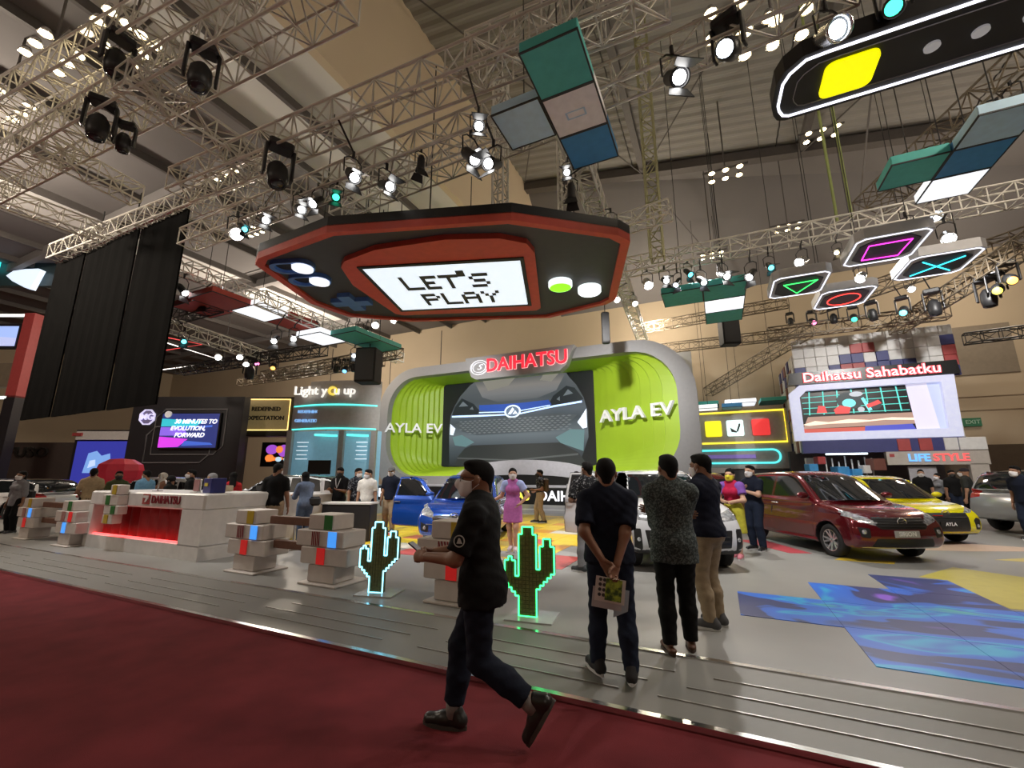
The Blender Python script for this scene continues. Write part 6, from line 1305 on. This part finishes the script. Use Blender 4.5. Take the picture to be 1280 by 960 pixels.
def car(name, label, loc, heading, paint, L=3.7, W=1.66, H=1.53, res=.028, hood=0.0, lift=0.0, rw=.29, style='hatch', front=None, open_door=None, roofm=None, plate=None, clad=False, group='cars on show', wb=None, stretch_roof=0.0):
    """heading: degrees, 0 = nose towards -Y, counter-clockwise positive"""
    t = thing(name, label, 'car', loc, R(heading - 90), group)
    sx, sz = L / 3.7, (H - lift) / 1.535
    zc = lambda z: (z * sz + lift + (hood * max(0, 1 - abs(z - .85) / .4)))
    tx = lambda x, z=0: x * sx - (stretch_roof if (x < -.9 and z > 1.0) else 0)
    low = [(x * sx, z * sz + lift + (hood if z > .6 and x > .7 else hood * .5 if z > .6 else 0)) for x, z in LOWP]
    gh = [(tx(x, z), z * sz + lift + (hood * .5 if z < 1.0 else 0)) for x, z in GHP]
    T1, T2 = Table(chaikin(low, 2)), Table(chaikin(gh, 2)); hw = W / 2; zb = .97 * sz + lift + hood * .5
    xf, xr = 1.12 * sx, -1.14 * sx; ra = rw + .055; zw = rw
    def wl(x, z): return hw * (1 - .045 * ((z - .62) / .42) ** 2 - .020 * np.clip((z - .70) / .10, -1, 1)) 
    def sdf(P, part=False):
        x, y, z = P[..., 0], np.abs(P[..., 1]), P[..., 2]; y2 = y * y / (hw * hw)
        xe = x + np.where(x > 0, .17, -.10) * y2 * np.clip(np.abs(x) / (L * .5), 0, 1) ** 2
        d1 = smax(T1(xe, z), y - wl(x, z), .10)
        wg = hw - .05 - .34 * np.maximum(z - zb, -.06)
        xg = x + np.where(x > 0, .16, -.10) * y2
        d2 = smax(T2(xg, z + .05 * y2), y - wg, .09)
        if part: return d1, d2
        d = smin(d1, d2, .05)
        for xw in (xf, xr):
            cy = np.maximum(np.hypot(x - xw, z - zw) - ra, (hw - .30) - y); d = smax(d, -cy, .015)
        return d
    lo = np.array((-L / 2 - .25 - stretch_roof, -hw - .08, .08)); hi = np.array((L / 2 + .08, hw + .08, H + .12)); n = np.ceil((hi - lo) / res).astype(int) + 1
    g = np.stack(np.meshgrid(*[lo[i] + np.arange(n[i]) * res for i in range(3)], indexing='ij'), -1); V, F = surfnet(sdf(g), lo, res)
    h = .004
    def grad(P): return np.stack([(sdf(P + np.eye(3)[i] * h) - sdf(P - np.eye(3)[i] * h)) / (2 * h) for i in range(3)], -1)
    for _ in range(3):
        G = grad(V); V = V - (np.clip(sdf(V), -.02, .02) / np.maximum((G * G).sum(-1), .3))[:, None] * G
    C = V[F].mean(1); d1, d2 = sdf(C, True); N = grad(C); N /= np.linalg.norm(N, axis=1)[:, None] + 1e-9
    x, y, z = C[:, 0], C[:, 1], C[:, 2]; ay = np.abs(y)
    S = lambda P: [(tx(a, b), b * sz + lift + (hood * .5 if b < 1.05 else 0)) for a, b in P]
    inside = lambda P, u, v: poly_sdf(P, u, v) < 0
    lab = np.zeros(len(F), int); names = ['body']; mats = [paint]; snaps = {}
    def region(nm, m_, mask, poly=None, plane=None):
        if plane == 'ayz' and mask.any() and (y[mask] > 0).any() and (y[mask] < 0).any():
            region(nm, m_, mask & (y > 0), poly, plane); region(nm, m_, mask & (y < 0), poly, plane); return
        names.append(nm); mats.append(m_); k = len(names) - 1; mm = mask
        if poly is not None:
            u, v = (x, z) if plane == 'xz' else ((ay if plane == 'ayz' else y), z); mm = mm & inside(poly, u, v); snaps[k] = (poly, plane)
        lab[mm] = k
    side = (np.abs(N[:, 1]) > .35)
    for sgn, sd in ((1, 'left'), (-1, 'right')):
        q = side & (y * sgn > 0)
        region('door', paint, q, S(DF), 'xz'); region('rear_door', paint, q, S(DR), 'xz')
        region('door_window', m_cglass, q, S(WF), 'xz'); region('rear_window', m_cglass, q, S(WR_), 'xz')
        if style != 'sedan': region('quarter_window', m_cglass, q, S(WQ), 'xz')
    zt = H - .10; top_w = lambda zz: hw - .05 - .34 * (zz - zb)
    wsP = [(-(top_w(zb + .02) - .09), zb + .0), (top_w(zb + .02) - .09, zb + .0), (top_w(zt) - .07, zt), (-(top_w(zt) - .07), zt)]
    region('windshield', m_cglass, (N[:, 0] > .25) & (x > -.1) & (d2 < d1 + .03), wsP, 'yz'); region('rear_glass', m_cglass, (N[:, 0] < -.3) & (x < 0) & (d2 < d1 + .02), [(a * .95, b + .04) for a, b in wsP], 'yz')
    if roofm: region('roof', roofm, (N[:, 2] > .6) & (z > H - .22))
    fr = (N[:, 0] > .12) & (x > L / 2 - .75); f_ = front or {}
    zz = lambda v: v * sz + lift + hood * (.9 if v > .6 else .3)
    for nm, m_, P, pl in f_.get('regions', []): region(nm, m_, fr, [(a * W / 1.66, zz(b)) for a, b in P], pl)
    rr = (N[:, 0] < -.12) & (x < -L / 2 + .6)
    region('taillight', m_tail, rr, [(.50, zz(.78)), (.50, zz(.95)), (.85, zz(1.0)), (.85, zz(.72))], 'ayz')
    if clad: region('cladding', m_trim, (z < .30 + lift) | ((np.hypot(x - xf, z - zw) < ra + .07) | (np.hypot(x - xr, z - zw) < ra + .07)) & (ay > hw - .2) & (z < .75 + lift))
    else: region('sill', m_trim, (z < .235 + lift))
    # arches seen from outside are dark
    region('wheel_well', m_trim, (np.minimum(np.hypot(x - xf, z - zw), np.hypot(x - xr, z - zw)) < ra + .004) & (ay > .3))
    # snap seam vertices onto the outlines
    vl = [set() for _ in range(0)]
    for k, (P, pl) in snaps.items():
        ins = np.zeros(len(V), bool); ins[F[lab == k].ravel()] = True; out = np.zeros(len(V), bool); out[F[lab != k].ravel()] = True
        b = np.where(ins & out)[0]
        if not len(b): continue
        u = V[b, 0] if pl == 'xz' else (np.abs(V[b, 1]) if pl == 'ayz' else V[b, 1]); v = V[b, 2]; Pn = np.array(P); best = np.full(len(b), 1e9); bu, bv = u.copy(), v.copy()
        for i in range(len(Pn)):
            a, c = Pn[i], Pn[i - 1]; e = c - a; tt = np.clip(((u - a[0]) * e[0] + (v - a[1]) * e[1]) / (e @ e), 0, 1); qx, qz = a[0] + e[0] * tt, a[1] + e[1] * tt; dd = (qx - u) ** 2 + (qz - v) ** 2
            m2 = dd < best; best = np.where(m2, dd, best); bu = np.where(m2, qx, bu); bv = np.where(m2, qz, bv)
        ok = best < (res * 1.6) ** 2
        if pl == 'xz': V[b[ok], 0] = bu[ok]
        elif pl == 'ayz': V[b[ok], 1] = bu[ok] * np.sign(V[b[ok], 1])
        else: V[b[ok], 1] = bu[ok]
        V[b[ok], 2] = bv[ok]
    nv = grad(V); nv /= np.linalg.norm(nv, axis=1)[:, None] + 1e-9
    parts = {}
    for k in range(len(names)):
        Fk = F[lab == k]
        if len(Fk) < 3: continue
        u, inv = np.unique(Fk, return_inverse=True); me = mesh_np(names[k], V[u], inv.reshape(Fk.shape), mats[k], True)
        me.normals_split_custom_set_from_vertices(nv[u].tolist())
        sgn = 1 if V[u][:, 1].mean() > 0 else -1
        parts[(names[k], sgn)] = link(names[k], me, t)
    for sgn in (1, -1):
        for wn, dn in (('door_window', 'door'), ('rear_window', 'rear_door')):
            if (wn, sgn) in parts and (dn, sgn) in parts: parts[(wn, sgn)].parent = parts[(dn, sgn)]
    MB().box((-.15 * sx, 0, .42 + lift), (L * .62, W * .80, .36)).box((-.55 * sx, .36, .85 + lift), (.20, .46, .62), bev=.06).box((-.55 * sx, -.36, .85 + lift), (.20, .46, .62), bev=.06).box((.55 * sx, 0, .78 + lift), (.30, W * .76, .24), bev=.05).build('interior', m_inter, t)
    def sy(x_, z_, sgn):     # half width of the surface
        ys = np.linspace(hw + .06, .2, 260); P = np.stack([np.full(260, x_), ys, np.full(260, z_)], -1); d = sdf(P); k = np.argmax(d < 0); return ys[k] * sgn
    def sxx(y_, z_, front_=True):
        xs_ = np.linspace(L / 2 + .06, .2, 400) if front_ else np.linspace(-L / 2 - .2, -.2, 400); P = np.stack([xs_, np.full(400, y_), np.full(400, z_)], -1); d = sdf(P); k = np.argmax(d < 0); return xs_[k]
    # shut lines, handles, mirrors
    for sgn in (1, -1):
        for dn, P in (('door', S(DF)), ('rear_door', S(DR))):
            Q = [q for i in range(len(P)) for q in [(P[i][0] + (P[(i + 1) % len(P)][0] - P[i][0]) * s_, P[i][1] + (P[(i + 1) % len(P)][1] - P[i][1]) * s_) for s_ in (0, .25, .5, .75)]]
            MB().tube([(a, sy(a, b, sgn) - .002 * sgn, b) for a, b in Q], .006, 4, closed=True).build('shut_line', m_trim, parts[(dn, sgn)])
        for dn, hx in (('door', -.30), ('rear_door', -.92)):
            a, b = hx * sx, .86 * sz + lift + hood * .4; yy = sy(a, b, sgn)
            MB().tube([(a + .10, yy, b), (a + .06, yy + .035 * sgn, b + .005), (a - .06, yy + .035 * sgn, b + .005), (a - .10, yy, b)], .013, 6).build('door_handle', m_cham if sgn else paint, parts[(dn, sgn)])
        a, b = .66 * sx, 1.03 * sz + lift + hood * .5; yy = sy(a, b, sgn)
        mr = MB().lathe([(0, -.06), (.055, -.05), (.085, .0), (.075, .05), (0, .06)], (0, 0, 0), 14, 'x').build('mirror', paint, t, True); mr.location = (a, yy + .14 * sgn, b + .03); mr.scale = (1, 1.35, .8)
        MB().tube([(a, yy - .02 * sgn, b - .02), (a, yy + .10 * sgn, b + .0)], .02, 6).build('mirror_stalk', m_trim, t)
    for nm_, (fy, fz, s_) in {'wiper': (.35, 0, 1)}.items():
        xx0 = sxx(.35, zb + .05); xx1 = sxx(-.25, zb + .14)
        MB().tube([(xx0 + .02, .38, zb + .05), (xx1 + .015, -.22, zb + .13)], .009, 5).build('wiper', m_trim, t)
    ty, ba, sp = wheel_meshes(rw)
    for xw in (xf, xr):
        for sgn in (1, -1):
            w_ = link('wheel', ty, t, (xw, sgn * (hw - .115), rw), (0, 0, 0 if sgn > 0 else PI)); link('rim_barrel', ba, w_); link('rim_spokes', sp, w_)
    for bars in f_.get('bars', []):
        nm, m_, y0, y1, v, r_, dv = bars; ys = np.linspace(y0, y1, 9)
        P = [(sxx(q * W / 1.66, zz(v) - dv * (q / max(abs(y0), abs(y1))) ** 2) + .006, q * W / 1.66, zz(v) - dv * (q / max(abs(y0), abs(y1))) ** 2) for q in ys]
        MB().tube(P, r_, 6).build(nm, m_, t)
    for u, v, r_ in f_.get('fogs', []):
        for sgn in (1, -1):
            q = u * sgn * W / 1.66; o = MB().lathe([(0, .012), (r_ * .7, .01), (r_, 0), (r_, -.03)], (0, 0, 0), 14, 'x').build('fog_lamp', m_headl, t, True); o.location = (sxx(q, zz(v)) + .0, q, zz(v))
    ez = zz(f_.get('emblem', .70)); ex_ = sxx(0, ez)
    em = MB().lathe([(.050, .0), (.060, .008), (.068, 0), (.06, -.006)], (0, 0, 0), 22, 'x').build('emblem', m_cham, t, True); em.location = (ex_ + .012, 0, ez); em.scale = (1.2, 1.4, 1.1)
    MB().tube([(.004, .03, .025), (.004, -.035, .012), (.004, .035, -.012), (.004, -.03, -.025)], .009, 5).build('emblem_letter', m_cham, em)
    pz = zz(f_.get('plate', .46)); px = sxx(.21, pz)
    pl = MB().box((px + .012, 0, pz), (.02, .44, .115)).build('number_plate', f_.get('platem', m_plate), t)
    if plate: text('plate_lettering', plate, (px + .025, 0, pz), (PI / 2, 0, PI / 2), .10, mat('plate_white', (.8, .8, .8), .5), pl, .002, bold=.002)
    if open_door is not None:
        sgn, ang = open_door; d_ = parts[('door', sgn)]; hx = .80 * sx; hy = sy(hx - .02, .7, sgn) - .03 * sgn
        d_.matrix_local = Matrix.Translation((hx, hy, 0)) @ Matrix.Rotation(R(ang) * -sgn, 4, 'Z') @ Matrix.Translation((-hx, -hy, 0))
        for o in [d_] + list(d_.children):
            if o.name.startswith(('door', 'door_window')) and 'handle' not in o.name: md = o.modifiers.new('thickness', 'SOLIDIFY'); md.thickness = .05; md.offset = -1
    return t
def paint(nm, c, r=.28, metal=.25): return mat('paint_' + nm, c, r * .75, metal, coat=1.0, var=.02)
HL = [(.42, .66), (.60, .76), (.82, .86), (.84, .76), (.70, .66), (.46, .60)]
FR_RED = dict(regions=[('grille', m_trim, [(-.47, .735), (.47, .735), (.50, .62), (.40, .545), (-.40, .545), (-.50, .62)], 'yz'), ('headlight', m_headl, HL, 'ayz'), ('fog_recess', m_trim, [(.60, .40), (.58, .56), (.76, .58), (.74, .42)], 'ayz'), ('lower_intake', m_trim, [(-.58, .26), (.58, .26), (.50, .40), (-.50, .40)], 'yz')],
              bars=[('grille_bar', m_cham, -.46, .46, .725, .006, .0), ('grille_bar', m_rimk, -.47, .47, .675, .009, .0), ('grille_bar', m_rimk, -.46, .46, .63, .009, .0), ('grille_bar', m_rimk, -.42, .42, .585, .009, .0), ('bumper_lip', m_cham, -.70, .70, .245, .009, .0)], fogs=[(.67, .50, .045)], emblem=.665, plate=.475)
FR_YEL = dict(regions=[('grille', m_trim, [(-.50, .70), (.50, .70), (.46, .30), (-.46, .30)], 'yz'), ('headlight', m_headl, [(.44, .70), (.62, .78), (.82, .86), (.80, .77), (.62, .69)], 'ayz'), ('fog_recess', m_trim, [(.62, .34), (.60, .54), (.70, .60), (.78, .56), (.74, .34)], 'ayz'), ('lower_intake', m_trim, [(-.76, .20), (.76, .20), (.72, .25), (-.72, .25)], 'yz')],
              bars=[('grille_bar', m_trim, -.48, .48, .60, .014, .0), ('red_badge_bar', m_tail, -.3, -.1, .64, .012, 0)], fogs=[(.69, .42, .04)], emblem=.69, plate=.46, platem=m_trim)
FR_WHT = dict(regions=[('grille', m_trim, [(-.66, .56), (.66, .56), (.62, .30), (-.62, .30)], 'yz'), ('upper_grille', m_trim, [(-.40, .70), (.40, .70), (.44, .63), (-.44, .63)], 'yz'), ('headlight', m_headl, [(.44, .62), (.44, .72), (.82, .84), (.84, .74), (.80, .66)], 'ayz'), ('fog_recess', m_trim, [(.70, .26), (.72, .58), (.82, .58), (.82, .30)], 'ayz'), ('lower_guard', m_trim, [(-.9, .10), (.9, .10), (.9, .24), (-.9, .24)], 'yz')],
              bars=[('grille_bar', m_rimk, -.60, .60, .46, .016, 0), ('grille_bar', m_rimk, -.60, .60, .39, .016, 0), ('chrome_bar', m_cham, -.42, .42, .665, .009, 0)], fogs=[(.75, .42, .035)], emblem=.665, plate=.36)
FR_BLU = dict(regions=[('grille', m_trim, [(-.44, .66), (.44, .66), (.50, .58), (.36, .50), (-.36, .50), (-.50, .58)], 'yz'), ('headlight', m_headl, [(.46, .60), (.50, .72), (.80, .90), (.84, .80), (.74, .66)], 'ayz'), ('fog_recess', m_trim, [(.58, .30), (.56, .44), (.76, .52), (.74, .34)], 'ayz'), ('lower_intake', m_trim, [(-.52, .24), (.52, .24), (.44, .40), (-.44, .40)], 'yz')],
              bars=[('chrome_bar', m_cham, -.48, .48, .605, .018, 0), ('chrome_bar', m_cham, -.62, .62, .475, .010, 0)], fogs=[(.66, .40, .04)], emblem=.65, plate=.45)
RED_C = car('maroon_car', 'glossy maroon compact car with chrome-barred grille', (1.95, 12.0, .08), 27, paint('maroon', (.125, .004, .010), .24, .4), 4.1, 1.66, 1.62, .024, rw=.30, front=FR_RED, plate='SIRION', stretch_roof=.0)
YEL_C = car('yellow_car', 'bright yellow hatchback with black grille beside the maroon car', (3.75, 14.9, .08), 24, paint('yellow', (.66, .60, .005), .3, .1), 3.76, 1.66, 1.52, .026, rw=.29, front=FR_YEL, plate='AYLA')
WHT_C = car('white_car', 'white compact SUV with black cladding and an open front door', (-1.25, 9.5, .08), 22, paint('white', (.62, .63, .66), .3, .05), 4.0, 1.72, 1.64, .024, hood=.09, lift=.05, rw=.325, front=FR_WHT, clad=True, open_door=(-1, 50))
BLU_C = car('blue_car', 'metallic blue hatchback with its front door wide open', (-5.85, 9.95, .084), 19, paint('blue', (.010, .075, .44), .25, .45), 3.8, 1.68, 1.54, .024, rw=.29, front=FR_BLU, open_door=(-1, 66))
SIL_C = car('silver_car', 'silver SUV cut off by the right edge', (8.6, 17.4, .08), 118, paint('silver', (.42, .43, .45), .3, .5), 4.4, 1.75, 1.68, .032, hood=.06, lift=.06, rw=.34, front=FR_WHT, clad=True)
car('dark_car', 'black SUV with red roof parked behind the hostess with yellow mask', (-.6, 16.6, .08), 20, paint('black', (.012, .012, .014), .2, .2), 4.0, 1.70, 1.62, .034, hood=.06, lift=.05, rw=.32, front=FR_WHT, clad=True, roofm=paint('cherry', (.30, .012, .02)))
car('black_roofed_white_car', 'white car with black roof parked far behind the counter', (-13.45, 10.35, .0), -62, paint('pearl', (.60, .61, .63), .3, .05), 4.3, 1.78, 1.62, .036, rw=.33, front=FR_BLU, roofm=m_cglass)
car('white_sedan', 'low white car with dark windows behind the leftmost posts', (-24.3, 7.0, .0), -68, paint('snow', (.64, .64, .66), .3, .05), 4.6, 1.85, 1.50, .036, rw=.34, front=FR_BLU, roofm=m_cglass)
car('white_hatchback', 'white car seen between the counter and the black wall', (-19.6, 9.6, .0), -70, MATS['paint_pearl'], 4.1, 1.75, 1.55, .036, rw=.32, front=FR_BLU)
bx = thing('black_display_case', 'low black display case behind the group of visitors', 'display case', (-8.2, 8.15, .08), R(20))
MB().box((0, 0, .42), (1.2, .45, .84), bev=.02).build('case', m_trim, bx); MB().box((0, 0, .86), (1.24, .49, .04)).build('top', m_cw, bx)
